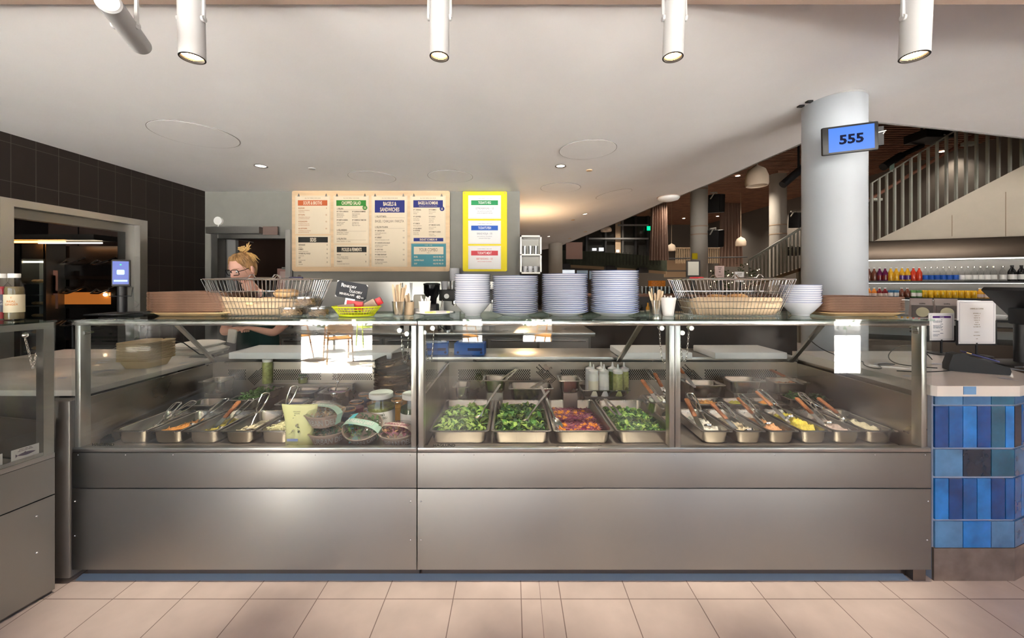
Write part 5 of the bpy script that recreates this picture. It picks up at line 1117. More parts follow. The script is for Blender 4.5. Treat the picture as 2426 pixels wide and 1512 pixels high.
# ================================================================== MENU BOARDS on the back wall
YM = YB - .03
def mx(x): return XP(680 + x / 4.332, YM)
def mz(y): return ZP(440 + y / 4.332, YM)
K = YM / F / 4.332
for n_, c_ in (('m_cream', (.70, .60, .46)), ('m_red', (.52, .11, .03)), ('m_green', (.02, .20, .02)), ('m_navy', (.008, .015, .16)), ('m_black', (.01, .01, .008)), ('m_teal', (.05, .24, .30)), ('m_ink', (.12, .085, .06)), ('m_tan', (.62, .36, .20)), ('m_yellow', (.80, .66, .01)), ('m_white', (.80, .79, .80)), ('m_bgreen', (.01, .26, .09)), ('m_blue', (.01, .10, .50)), ('m_rose', (.62, .06, .08)), ('m_line', (.35, .26, .18)), ('m_orangeink', (.42, .15, .05)), ('m_blueink', (.15, .18, .28))): mat(n_, c_, .6)
bd = MB().prism([(p_.x, p_.y) for p_ in rrect(1620 * K, 830 * K, .03, 0, 5, (mx(50) + mx(1670)) / 2, (mz(50) + mz(880)) / 2)], .018, 'y', YM).build('menu_board', 'ply', smooth=25)
tag(bd, 'wide plywood menu board with rounded corners carrying four columns of cream menus', 'menu board')
yb_ = MB().prism([(p_.x, p_.y) for p_ in rrect(455 * K, 822 * K, .02, 0, 5, (mx(1803) + mx(2258)) / 2, (mz(58) + mz(880)) / 2)], .014, 'y', YM + .004).build('yellow_board', 'm_yellow', smooth=25)
tag(yb_, 'tall yellow board holding the three white cards of today\'s dishes', 'menu board')
for x in (1822, 2236): MB().cyl((mx(x), YM - .004, mz(76)), (mx(x), YM + .006, mz(76)), .008, n=14).build('fixing_screw', 'm_tan', yb_)
def sheet(x0, y0, x1, y1, paper, label, band, texts, clips=False, ink='m_ink', extra_rects=(), badge=None, group='cream menus on the plywood board', th=.003):
    o = thing('menu_sheet', (mx(x0), YM - th, mz(y1)), label, 'menu', group); W, H = (x1 - x0) * K, (y1 - y0) * K
    L = lambda x, y: ((x - x0) * K, (y1 - y) * K)
    MB().box((0, 0, 0), (W, th, H)).build('paper', paper, o, smooth=0)
    t = MB(); b_ = 7 * K; w_ = .0012
    for q in (((b_, b_), (W - b_, b_ + w_)), ((b_, H - b_ - w_), (W - b_, H - b_)), ((b_, b_), (b_ + w_, H - b_)), ((W - b_ - w_, b_), (W - b_, H - b_))): t.box((q[0][0], -.0006, q[0][1]), (q[1][0], 0, q[1][1]))
    t.build('border_line', 'm_line', o, smooth=0)
    for (m, a, b, c, d) in ([band] if band else []) + list(extra_rects):
        p0 = L(a, d); p1 = L(c, b); MB().box((p0[0], -.0012, p0[1]), (p1[0], 0, p1[1])).build('colour_band', m, o, smooth=0)
    by = {}
    for (s, x, y, h, wf, al, m, bold) in texts: px_, pz_ = L(x, y); by.setdefault(m, []).append((s, px_, pz_, h * K, wf, al, bold))
    for m, ls in by.items(): textmesh(ls, m, o, 'lettering', loc=(0, -.0022, 0), ext=.0003)
    if badge:
        bx, bz = L(badge[0], badge[1]); MB().cyl((bx, -.004, bz), (bx, -.001, bz), 24 * K, n=28).build('price_badge', badge[2], o); textmesh([(badge[3], bx, bz - 11 * K, 22 * K, .6, 'CENTER', .02)], 'm_cream', o, 'price', loc=(0, -.0046, 0))
    if clips:
        for cx in (x0 + 38, x1 - 40):
            a, b = L(cx, y0); MB().prism([(a - 12 * K, b - 9 * K), (a + 12 * K, b - 9 * K), (a + 6 * K, b + 6 * K), (a + 4 * K, b + 18 * K), (a - 4 * K, b + 18 * K), (a - 6 * K, b + 6 * K)], .006, 'y', -.006).build('bulldog_clip', 'steel_bright', o, smooth=0)
    return o
HD = lambda s, x, y, h, wf=.52: (s, x, y, h, wf, 'CENTER', 'm_cream', .035)
def body(rows, x, xr, ink='m_ink'):
    out = []
    for (y, head, price, subs) in rows:
        if head: out.append((head, x, y, 14, .60, 'LEFT', ink, .03))
        if price: out.append((price, xr, y, 14, .60, 'RIGHT', ink, .02))
        for i, s in enumerate(subs): out.append((s, x, y + 20 + 16 * i, 8.5, .72, 'LEFT', ink, 0.))
    return out
top_ = lambda x: ('ALL DAY MENU 10.30–20.00', x, 133, 9, 1.05, 'CENTER', 'm_ink', 0.)
sheet(85, 103, 445, 497, 'm_cream', 'cream menu headed SOUPS & BROTHS in red, top of the first column', ('m_red', 113, 150, 415, 206), [top_(265), HD('SOUPS & BROTHS', 265, 195, 36, .48)] +
      body([(238, 'BULJONGER', '55', ['Grönsaksbuljong, kycklingbuljong', '/ Märgbensbuljong']), (307, 'KÖTTSOPPA', '135', ['Märgbensbuljong, oxbringa, potatis', 'purjo, libbsticka, grönsaker & lök']), (376, 'KYCKLINGSOPPA', '135', ['Kycklingbuljong, kyckling, potatis', 'purjo, libbsticka, grönsaker & lök']), (447, 'GUL RÄTTSOPPA', '125', ['Grönsaksbuljong, tomat, kokosmjölk', 'purjo, blandade grönsaker & lök'])], 118, 413, 'm_orangeink'), True)
sheet(90, 512, 450, 832, 'm_cream', 'cream menu headed SIDES in black, bottom of the first column', ('m_black', 117, 527, 420, 584), [HD('SIDES', 270, 574, 38, .5)] +
      body([(615, 'GRÖNSAKER', '35', ['med citron']), (660, 'HUMMUS', '75', ['Sesamfrön, olivolja och bröd']), (704, 'TATARER DILL PICKLES', '45', ['med dill och lök']), (748, 'OST', '55', ['och tomatmarmelad']), (792, 'CHIPS', '35', ['med gräddfil'])], 120, 420))
sheet(478, 103, 842, 597, 'm_cream', 'cream menu headed CHOPPED SALAD in green, top of the second column', ('m_green', 508, 150, 812, 208), [top_(660), HD('CHOPPED SALAD', 660, 196, 36, .50), ('1. VÄLJ BAS', 512, 244, 16, .6, 'LEFT', 'm_ink', .03), ('2. VÄLJ DRESSING', 512, 464, 16, .6, 'LEFT', 'm_ink', .03), ('3. VÄLJ PROTEIN', 512, 553, 16, .6, 'LEFT', 'm_ink', .03)] +
      body([(274, 'Nº 1 TOFU & SPINACH', '', ['Babyspenat, ärtskott,', 'gurka, mint, edamame,', 'sesam, potatis, dill']), (360, 'Nº 3 BEETS & GREENS', '', ['Rostade betor, mangold,', 'feta, valnöt, grönkål,', 'vinägrett, dill'])], 512, 0) +
      body([(274, 'Nº 2 QUINOA & PUMPKIN', '', ['Quinoa, rostad pumpa,', 'rödkål, ingefära,', 'linser, koriander']), (360, 'Nº 4 GREENS & TOMATOES', '', ['Romansallad, tomat,', 'gurka, rödlök, oliver,', 'bulgur, persilja, oregano'])], 670, 0) +
      body([(466, '', '', ['Tahini lime vinägrett · Örtvinägrett', 'Dijon vinägrett · Sesamvinägrett']), (555, '', '', ['Räksallad · Varmrökt lax · Ost · Kyckling'])], 512, 0), True, badge=(801, 227, 'm_green', '135'), extra_rects=[('m_line', 512, 247, 812, 249), ('m_line', 512, 467, 812, 469), ('m_line', 512, 556, 812, 558)])
sheet(482, 605, 847, 832, 'm_cream', 'cream menu headed PICKLES & FERMENTS in black, bottom of the second column', ('m_black', 512, 627, 817, 684), [HD('PICKLES & FERMENTS', 665, 672, 34, .46)] + body([(716, 'PICKLES', '35', ['Saltgurka · Dill pickles · Rödbetor', '/ Cornichons · Picklad grön tomat']), (786, 'FERMENTS', '35', ['Fermenterade grönsaker, kimchi, kål'])], 513, 816))
sheet(868, 103, 1235, 832, 'm_cream', 'tall cream menu headed BAGELS & SANDWICHES in navy, third column', ('m_navy', 902, 150, 1207, 277), [top_(1055), HD('BAGELS &', 1055, 206, 40, .56), HD('SANDWICHES', 1055, 265, 40, .56), ('1. VÄLJ DITT BRÖD:', 904, 325, 16, .6, 'LEFT', 'm_ink', .03), ('BAGEL / CHALLAH / FARCITA', 904, 378, 27, .60, 'LEFT', 'm_ink', 0.), ('2. VÄLJ DIN FYLLNING', 904, 433, 16, .6, 'LEFT', 'm_ink', .03)] +
      body([(470, 'Nº 1 SMOKED FISH', '115', ['Varmrökt regnbåge, gurka, kapris,', 'pepparrotskräm']), (540, 'Nº 2 BRISKET', '115', ['Oxbringa med senapsmajonnäs och surkål']), (595, 'Nº 3 CHICKEN & EGG SALAD', '115', ['Kycklingsallad med majonnäs, äggröra,', 'dill, gurka, isbergssallad']), (663, 'Nº 4 SPICY EGG', '115', ['Kokt ägg, chilimajonnäs, avokado']), (715, 'Nº 5 FRIED EGGPLANT', '115', ['Hummus, friterad aubergine, rödlök']), (768, 'Nº 6 MORTAZZA', '125', ['Mortadella, mozzarella, pistagekräm,', 'picklad rödlök, basilika'])], 904, 1206), True, extra_rects=[('m_line', 904, 327 + 3, 1208, 332), ('m_line', 904, 437, 1208, 439)])
sheet(1265, 103, 1628, 583, 'm_cream', 'cream menu headed BAGELS & SCHMEAR in navy, top of the fourth column', ('m_navy', 1297, 150, 1600, 225), [top_(1448), HD('BAGELS & SCHMEAR', 1448, 193, 32, .50), ('Välj bagel eller annat bröd med din schmear', 1448, 214, 9, .85, 'CENTER', 'm_cream', 0.), ('ENDAST SCHMEAR 40', 1452, 564, 20, .65, 'CENTER', 'm_cream', .03)] +
      body([(255, 'Nº 1 ORIGINAL', '', ['Färskost, citron,', 'bladpersilja']), (325, 'Nº 2 SEAWEED', '', ['Färskost, wakame', 'citron, dill, potatis']), (396, 'Nº 3 KIMCHI', '', ['Färskost, vegansk kimchi']), (447, 'Nº 4 BLUEBERRY', '', []), (468, '& LAVENDER', '', ['Färskost, blåbär,', 'lavendel, honung'])], 1297, 0) +
      body([(255, 'Nº 5 HUMMUS', '', ['Kikärtor, sesamfrön,', 'chili, citron']), (325, 'Nº 6 RANCH', '', ['Färskost, dillkvist,', 'majonnäs, lök', 'gräslök, vitlök']), (411, 'Nº 7 SMOKED OLIVES', '', ['Färskost, rökta oliver', 'feta, kalamata']), (482, 'Nº 8 TOMATO & SEEDS', '', ['Färskost, tomat,', 'solroskärnor, pumpa'])], 1457, 0), True, badge=(1592, 238, 'm_navy', '65'), extra_rects=[('m_navy', 1300, 537, 1604, 572)])
TX = lambda s, x, y, al, h=16: (s, x, y, h, .58, al, 'm_cream', .03)
sheet(1275, 595, 1632, 832, 'm_teal', 'teal menu headed YOUR COMBO, bottom of the fourth column', ('m_cream', 1302, 627, 1606, 705), [('11.30 – 15.00', 1452, 615, 9, 1.1, 'CENTER', 'm_cream', 0.), ('YOUR COMBO', 1452, 675, 35, .58, 'CENTER', 'm_ink', 0.), ('TAKE 2', 1452, 695, 11, .7, 'CENTER', 'm_ink', 0.), TX('BAGEL', 1304, 738, 'LEFT'), TX('HALV 65 / HEL 115', 1606, 738, 'RIGHT'), TX('CHOPPED SALAD', 1304, 773, 'LEFT'), TX('HALV 85 / HEL 135', 1606, 773, 'RIGHT'), TX('SOUP', 1304, 808, 'LEFT'), TX('HALV 85 / HEL 135', 1606, 808, 'RIGHT')])
for (y0, m, hd, l1, l2, l3, ink, lab) in ((100, 'm_bgreen', "TODAY'S VEG", 'OSTRONSKIVLING – 135', 'Stekt med broccoli, potatis & kål,', 'serveras med äggnudlar & stekt ägg', 'm_blueink', 'white card headed TODAY\'S VEG in green, top of the yellow board'), (359, 'm_blue', "TODAY'S FISH", 'BAKAD KOLJA – 135', 'med rostade betor, broccolikräm,', 'citronsmör & färsk dragon', 'm_blueink', 'white card headed TODAY\'S FISH in blue, middle of the yellow board'), (617, 'm_rose', "TODAY'S MEAT", 'BEEF RENDANG – 135', 'med ris, koriander & jordnötter', '', 'm_rose', 'white card headed TODAY\'S MEAT in red, bottom of the yellow board')):
    sheet(1860, y0, 2196, y0 + 240, 'm_white', lab, (m, 1890, y0 + 51, 2165, y0 + 100), [('LUNCH MENU 11.00–15.00', 2028, y0 + 36, 8, 1.1, 'CENTER', 'm_blueink', 0.), (hd, 2028, y0 + 88, 27, .56, 'CENTER', 'm_white', .02), (l1, 2028, y0 + 143, 20, .62, 'CENTER', ink, 0.), (l2, 2028, y0 + 166, 10, .8, 'CENTER', ink, 0.), (l3, 2028, y0 + 186, 10, .8, 'CENTER', ink, 0.)], group='white cards on the yellow board', th=.0025)
# ================================================================== BACK COUNTER: coffee machine, grinder, cups, taps
o = thing('coffee_grinder', (XP(1023, 4.3), 4.3, .90), 'black coffee grinder with dark bean hopper on the back counter', 'grinder'); s_ = 4.3 / F
MB().lathe([(1e-4, .30), (.05, .30), (.055, .36), (.088, .42), (.092, .515)], n=32).build('bean_hopper', 'black_gloss', o); MB().lathe([(.095, .515), (.095, .53), (.06, .54), (1e-4, .54)], n=32).build('lid', 'black', o)
MB().box((-.07, -.09, .02), (.07, .09, .30), bev=.015).build('body', 'black', o); MB().lathe([(.04, .2), (.045, .24), (.03, .26)], (0, -.1, 0), n=20).build('dosing_fork', 'steel_dark', o); MB().box((-.1, -.14, 0), (.1, .12, .02)).build('base', 'black', o, smooth=0)
o = thing('espresso_machine', (XP(1085, 4.35), 4.35, .90), 'black espresso machine with cups on top, behind the left bowl stack', 'coffee machine')
MB().box((-.22, 0, .33), (.26, .38, .46), bev=.012).build('head', 'black', o); MB().box((-.2, .2, 0), (.24, .38, .33)).build('back_body', 'steel_dark', o, smooth=0); MB().box((-.22, -.02, 0), (.26, .38, .06)).build('drip_tray', 'steel', o, smooth=0)
MB().cyl((-.13, -.012, .385), (-.13, .0, .385), .028, n=24).build('pressure_gauge', 'white_plastic', o); MB().cyl((.1, -.02, .385), (.1, 0, .385), .025, n=20).build('steam_knob', 'black_gloss', o); MB().box((-.02, -.004, .36), (.06, 0, .41)).build('display', 'screen_ink', o, smooth=0)
for x in (-.05, .12): MB().cyl((x, .06, .27), (x, .06, .33), .03, n=20).tube([(x, .06, .29), (x, -.08, .28)], .012).build('portafilter', 'steel_bright', o)
MB().tube([(-.18, 0, .34), (-.19, -.04, .25), (-.19, -.03, .12)], .006).build('steam_wand', 'steel_bright', o)
mat('jug_steel', (.6, .66, .72), .12, 1.)
o = thing('milk_jug', (XP(1062, 4.2), 4.2, .90), 'steel milk jug standing under the espresso machine', 'jug'); MB().lathe([(1e-4, 0), (.05, 0), (.055, .03), (.045, .14), (.05, .17)], n=28).build('jug_body', 'jug_steel', o); MB().tube([(-.045, 0, .14), (-.09, 0, .12), (-.085, 0, .05), (-.05, 0, .03)], .006).build('handle', 'black', o)
def plaincup(x, Y, z, r, h, m, lab, grp, hd_=False, name='cup'):
    o = thing(name, (x, Y, z), lab, 'cup', grp); MB().lathe([(1e-4, 0), (r * .75, 0), (r, h), (r - .003, h), (r * .7, .005), (1e-4, .005)], n=20).build('cup_body', m, o)
    if hd_: MB().tube([(r * .95, 0, h * .8), (r * 1.45, 0, h * .7), (r * 1.4, 0, h * .35), (r * .8, 0, h * .2)], .004).build('handle', m, o)
    return o
plaincup(XP(1053, 4.4), 4.4, 1.362, .042, .095, 'ceramic', 'single white cup at the left on top of the espresso machine', 'cups on the espresso machine'); plaincup(XP(1072, 4.42), 4.42, 1.362, .034, .10, 'plastic_clear', 'clear glass on top of the espresso machine', 'cups on the espresso machine')
for k in range(11): plaincup(XP(1077, 4.62), 4.62, 1.362 + .020 * k, .064, .055, 'ceramic', 'grey-white cup, %s from the bottom of the tall cup stack' % ORD[k + 1], 'tall cup stack by the yellow board')
for i, (px, dz) in enumerate(((1098, 0), (1098, .052), (1112, 0), (1127, 0), (1142, 0))): plaincup(XP(px, 4.5), 4.5, 1.362 + dz, .032, .055, 'ceramic', ['small white cup at the foot of the little pair', 'small white cup stacked on its pair', 'small white cup, third on the machine top', 'small white cup, fourth on the machine top', 'small white cup farthest right on the machine top'][i], 'small cups on the machine')
MB().box((.22, 0, .30), (.52, .36, .46), bev=.01).build('cup_shelf', 'black', bpy.data.objects['espresso_machine'])
for i, px in enumerate((952, 974)):
    o = thing('drinks_tap', (XP(px, 4.25), 4.25, .90), ['left drinks tap with chrome handle on the back counter', 'right drinks tap with chrome handle on the back counter'][i], 'tap', 'drinks taps')
    MB().cyl((0, 0, 0), (0, 0, .34), .022, .018, n=16).build('column', 'black_gloss', o); MB().cyl((0, 0, .34), (0, 0, .54), .007, .014, n=12).build('lever', 'steel_bright', o); MB().tube([(0, 0, .30), (0, -.07, .30), (0, -.08, .25)], .009).build('spout', 'steel_bright', o)
for i, (px, h, m, lab) in enumerate(((994, .38, 'steel', 'tall pale steel canister left of the coffee grinder'), (783, .0, 'steel', ''))):
    if lab: q = MB().lathe([(1e-4, 0), (.07, 0), (.07, h), (.06, h + .02), (1e-4, h + .02)], n=24).build('canister', 'feta', loc=(XP(px, 4.45), 4.45, .90)); tag(q, lab, 'canister')
o = thing('water_bottle', (XP(1166, 4.3), 4.3, .90), 'clear bottle with white label between the bowl and plate stacks', 'bottle'); MB().lathe([(1e-4, 0), (.035, 0), (.037, .16), (.014, .24), (.013, .32), (1e-4, .32)], n=20).build('bottle_glass', 'plastic_clear', o); MB().lathe([(.0375, .05), (.0375, .13)], n=20).build('label', 'white_plastic', o)
MB().cyl((0, 0, .32), (0, 0, .345), .015, n=12).build('cap', 'steel_bright', o)
# open steel mug cabinet at the end of the wall
o = thing('mug_cabinet', (XP(1231, 4.7) + .005, 4.62, 1.55), 'open stainless wall cabinet with mugs at the right end of the grey wall', 'cabinet'); W = .262; H = .47
for q in (((0, 0, 0), (W, .3, .02)), ((0, 0, H - .02), (W, .3, H)), ((0, 0, H / 2 - .01), (W, .3, H / 2 + .005))): MB().box(*q).build('shelf', 'steel', o, smooth=0)
for x in (0, W - .018): MB().box((x, 0, 0), (x + .018, .3, H)).build('side_panel', 'steel', o, smooth=0)
MB().box((0, .29, 0), (W, .3, H)).build('back_panel', 'steel_dark', o, smooth=0)
for i in range(3): plaincup(o.location.x + .06 + .07 * i, 4.74, 1.571, .032, .075, 'ceramic', 'white mug on the lower cabinet shelf, %s from the left' % ORD[i + 1], 'mugs in the wall cabinet', True, 'mug')
for i in range(3): plaincup(o.location.x + .06 + .07 * i, 4.74, 1.55 + H / 2 + .006, .030, .11, 'plastic_clear', 'glass tumbler on the upper cabinet shelf, %s from the left' % ORD[i + 1], 'glasses in the wall cabinet', False, 'tumbler')
# wall detector
o = thing('wall_detector', P(520, 524, YB), 'round white detector with a short tail on the grey wall above the service door', 'detector'); MB().cyl((0, -.03, 0), (0, 0, 0), .052, n=32).build('disc', 'white_plastic', o); MB().tube([(0, -.012, -.05), (-.008, -.012, -.075), (-.05, -.01, -.09)], .008).build('cable', 'white_plastic', o)
# ================================================================== LEFT COUNTER ITEMS
mat('card_box', (.62, .46, .27), .6, var=.05)
for k in range(14):
    o = MB(); o.loft([rrect(.15, .16, .03, 0), rrect(.18, .20, .03, .046), rrect(.200, .22, .03, .0465), rrect(.200, .22, .03, .050), rrect(.17, .19, .03, .050), rrect(.14, .15, .03, .006)], True, True)
    q = o.build('takeaway_box', 'card_box', loc=(-2.32 + .003 * (k % 2), 2.40, .916 + .0085 * k), smooth=30); tag(q, 'tan cardboard takeaway tray, %s in the left counter stack' % ('bottommost' if k == 0 else 'topmost' if k == 13 else ORD[k + 1] + ' from the bottom'), 'takeaway tray', 'takeaway trays on the left counter')
mat('towel', (.75, .72, .66), .9, bump=.4, bscale=80)
for i, (x, y, z, w_, h, lab) in enumerate(((-2.36, 2.86, .916, .13, .045, 'lower folded white towel on the left counter'), (-2.37, 2.86, .962, .11, .035, 'upper folded white towel on the left counter'))):
    q = MB().loft([rrect(2 * w_ , .26, .03, 0), rrect(2 * w_ + .02, .27, .03, h * .5), rrect(2 * w_ * .85, .22, .04, h)]).build('folded_towel', 'towel', loc=(x, y, z), smooth=60); tag(q, lab, 'towel', 'folded towels')
q = MB().tube([(-2.30, 2.49, 1.080), (-2.26, 2.6, 1.03), (-2.2, 2.66, .94), (-2.13, 2.7, .921)], .004).build('tablet_cable', 'cord'); tag(q, 'thin black cable drooping over the folded towels', 'cable')
# ================================================================== RIGHT COUNTER ITEMS
TC = .9515
mat('sign_paper', (.80, .79, .80), .6); mat('sign_purple', (.09, .02, .20), .5)
def standsign(px, py0, py1, pw, Y, label, big):
    W = pw * Y / F / 1.0; H = (py1 - py0) * Y / F; o = thing('menu_stand', (XP(px, Y), Y, TC), label, 'sign', 'menu signs on the tiled counter'); z0 = ZP(py1, Y) - TC
    MB().lathe([(1e-4, 0), (.075, 0), (.075, .004), (1e-4, .006)], n=32).build('base', 'black', o); MB().cyl((0, 0, .004), (0, 0, z0 + .01), .006, n=10).build('stem', 'black', o)
    MB().box((-W / 2 - .004, -.004, z0 - .006), (W / 2 + .004, .004, z0 + .004)).box((W / 2 - .002, -.005, z0), (W / 2 + .006, .005, z0 + H * .55)).box((-W / 2 - .006, -.005, z0), (-W / 2 + .002, .005, z0 + H * .55)).build('frame', 'black', o, smooth=0)
    MB().box((-W / 2, -.0025, z0 + .002), (W / 2, .0025, z0 + H)).build('card', 'sign_paper', o, smooth=0)
    t = MB(); e = .012; w_ = .001; zz0, zz1, xx = z0 + .014, z0 + H - e, W / 2 - e
    for a in (((-xx, zz0), (xx, zz0 + w_)), ((-xx, zz1), (xx, zz1 + w_)), ((-xx, zz0), (-xx + w_, zz1)), ((xx - w_, zz0), (xx, zz1))): t.box((a[0][0], -.0031, a[0][1]), (a[1][0], -.0025, a[1][1]))
    t.build('border', 'm_blueink', o, smooth=0)
    L = []
    if not big:
        MB().box((-xx * .82, -.0035, zz1 - .022), (xx * .82, -.0025, zz1 - .008)).build('title_band', 'sign_purple', o, smooth=0)
        textmesh([('WINES', 0, zz1 - .019, .008, .9, 'CENTER', .02)], 'sign_paper', o, 'title', loc=(0, -.0038, 0))
        for i, (s, dz, al) in enumerate((('RED', .034, 'C'), ('Pinot noir, Alsace 115 / 460', .044, 'L'), ('Côtes du Rhône 105 / 420', .052, 'L'), ('WHITE', .066, 'C'), ('Riesling, Mosel 110 / 440', .076, 'L'), ('Chablis, Bourgogne 135 / 540', .084, 'L'), ('Grüner Veltliner 110 / 440', .092, 'L'), ('ROSÉ', .106, 'C'), ('Provence 105 / 420', .116, 'L'), ('BUBBLES', .130, 'C'), ('Crémant 110 / 540', .140, 'L'), ('Cava 95 / 420', .148, 'L'))):
            L.append((s, 0 if al == 'C' else -xx * .8, zz1 - dz, .0045, .9, 'CENTER' if al == 'C' else 'LEFT', 0.))
    else:
        for i, (s, dz, h) in enumerate((('DRINKS & COFFEE', .045, .011), ('BRYGGKAFFE – 35', .075, .006), ('Espresso – 32', .09, .006), ('Cappuccino – 42', .105, .006), ('Caffè latte – 46', .12, .006), ('Te – 35', .135, .006), ('Chai latte – 48', .15, .006), ('Varm choklad – 48', .165, .006), ('Havredryck + 5', .20, .005), ('Fråga oss om allergier', .222, .005), ('Tack!', .245, .005))): L.append((s, 0, zz1 - dz, h * .8, .9, 'CENTER', 0.))
    textmesh(L, 'm_blueink' if not big else 'm_line', o, 'lettering', loc=(0, -.0031, 0)); return o
standsign(2230, 742, 808, 60, 2.62, 'small white menu with purple title band on a black stand', False); standsign(2313, 713, 816, 90, 2.55, 'larger white menu card on a black stand beside the card terminal', True)
o = thing('card_terminal', (2.57, 2.10, TC), 'black wedge shaped card payment terminal on the tiled counter', 'card terminal', rz=-.50); o.scale = (.80, .9, 1.05)
MB().prism([(-.14, 0), (.145, 0), (.15, .02), (.143, .038), (-.085, .095), (-.12, .088), (-.14, .03)], .085, 'y', -.0425).build('body', 'black', o, smooth=30)
q = Matrix.Translation((.02, 0, .079)) @ Matrix.Rotation(.24, 4, 'Y'); MB().box((-.08, -.032, .0), (.085, .032, .009), q, bev=.003).build('handset', 'navy_plastic', o); MB().box((-.06, -.024, .009), (-.01, .024, .0105), q).build('display', 'black_gloss', o, smooth=0)
t = MB()
for i in range(4):
    for j in range(3): t.box((.005 + .017 * i, -.022 + .016 * j, .009), (.017 + .017 * i, -.010 + .016 * j, .0112), q)
t.build('keypad', 'black_gloss', o, smooth=0); MB().box((-.075, -.033, .003), (-.05, -.0325, .007), q).build('side_mark', 'butter', o, smooth=0)
o = thing('till_stand', (3.10, 2.30, TC), 'black till screen stand at the right edge of the frame', 'till stand')
MB().box((-.20, -.12, 0), (.16, .10, .012), bev=.004).build('base_plate', 'black', o); MB().cyl((0, 0, .012), (0, 0, .26), .030, n=20).build('pole', 'black', o)
m_ = Matrix.Translation((.01, 0, .36)) @ Matrix.Rotation(-.0, 4, 'Z') @ Matrix.Rotation(.75, 4, 'Y'); MB().box((-.14, -.11, -.012), (.17, .12, .016), m_, bev=.005).build('screen_body', 'black', o)
MB().box((-.035, -.04, .24), (.04, .04, .34), bev=.01).build('hinge', 'black', o)
for i, (pts, lab) in enumerate((([(2.41, 2.14, TC + .01), (2.36, 2.2, TC + .004), (2.30, 2.28, TC + .006), (2.38, 2.40, TC + .03), (2.50, 2.46, TC + .075), (2.60, 2.46, TC + .09), (2.66, 2.44, TC + .06), (2.67, 2.40, TC + .004)], 'black cable arching behind the card terminal'),
                  ([(2.41, 2.08, TC + .01), (2.30, 2.07, TC + .004), (2.2, 2.08, TC + .004), (2.14, 2.10, TC + .004)], 'short black cable lying left of the card terminal'),
                  ([(2.30, 2.27, TC + .004), (2.22, 2.30, TC + .004), (2.16, 2.22, TC + .004), (2.10, 2.14, TC + .004), (2.06, 2.17, TC + .004), (2.10, 2.26, TC + .004), (2.2, 2.36, TC + .004), (2.06, 2.5, TC + .03), (2.05, 2.6, TC + .1)], 'looped black cable on the counter seen through the glass'))):
    cu = bpy.data.curves.new('counter_cable', 'CURVE'); cu.dimensions = '3D'; s_ = cu.splines.new('NURBS'); s_.points.add(len(pts) - 1); s_.order_u = 3; s_.use_endpoint_u = True
    for p_, q in zip(s_.points, pts): p_.co = (*q, 1)
    cu.bevel_depth = .0028; cu.resolution_u = 8; cu.materials.append(M('cord')); q0 = bpy.data.objects.new('c', cu); COL.objects.link(q0); me = bpy.data.meshes.new_from_object(q0); bpy.data.objects.remove(q0); q = bpy.data.objects.new('counter_cable', me); COL.objects.link(q); tag(q, lab, 'cable', 'black cables on the tiled counter')
# ================================================================== COOLER WALL with bottles
A_ = Vector((XP(2057, 6.0), 6.0, 0)); B_ = Vector((XP(2426, 5.3), 5.3, 0)); dd_ = (B_ - A_).normalized(); rzc = math.atan2(dd_.y, dd_.x)
co = thing('wall_cooler', A_, 'long open stainless cooler with lit shelves of bottles and cans', 'cooler', rz=rzc)
mat('canopy_steel', (.085, .066, .052), .36, 1.); mat('cool_light', (1, 1, 1), .4, emit=(1, .95, .88), estr=6); mat('cool_back', (.60, .58, .55), .4)
MB().box((-.7, -.05, 1.80), (3.2, .25, 2.09), bev=.01).build('canopy', 'canopy_steel', co); MB().box((-.7, .72, .1), (3.2, .76, 2.05)).build('back_panel', 'cool_back', co, smooth=0)
MB().box((-.7, -.02, 0), (3.2, .72, .55)).build('base', 'canopy_steel', co, smooth=0); MB().box((-.7, .2, 1.80), (3.2, .76, 1.84)).build('top_panel', 'cool_back', co, smooth=0)
SH = (1.462, 1.205, .90)
for z in SH:
    MB().box((-.7, .02, z - .018), (3.2, .72, z)).build('shelf', 'steel', co, smooth=0); MB().box((-.7, .0, z - .03), (3.2, .02, z + .004)).build('price_rail', 'black', co, smooth=0)
for z in (1.795, SH[0] - .022, SH[1] - .022): MB().box((-.7, .06, z - .012), (3.2, .09, z)).build('light_tube', 'cool_light', co, smooth=0)
MB().box((-.7, -.22, .76), (3.2, .02, .80)).build('front_ledge', 'canopy_steel', co, smooth=0)
cm = co.matrix_basis.copy(); cm = Matrix.Translation(A_) @ Matrix.Rotation(rzc, 4, 'Z')
PAL = {'brown': (.16, .05, .03), 'purple': (.12, .01, .06), 'yellow': (.70, .38, .02), 'red': (.65, .05, .02), 'clear': None, 'black': (.012, .012, .012), 'orange': (.70, .22, .03), 'darkred': (.18, .01, .015), 'blue': (.05, .16, .30), 'green': (.10, .25, .08), 'gold': (.72, .42, .02), 'pink': (.60, .12, .12), 'violet': (.10, .03, .22), 'white': (.75, .75, .75), 'amber': (.65, .32, .03)}
for k_, v_ in PAL.items():
    if v_: mat('c_' + k_, v_, .2, var=.15, vscale=30)
PAL['clear'] = 1; MATS['c_clear'] = M('glass_clear')
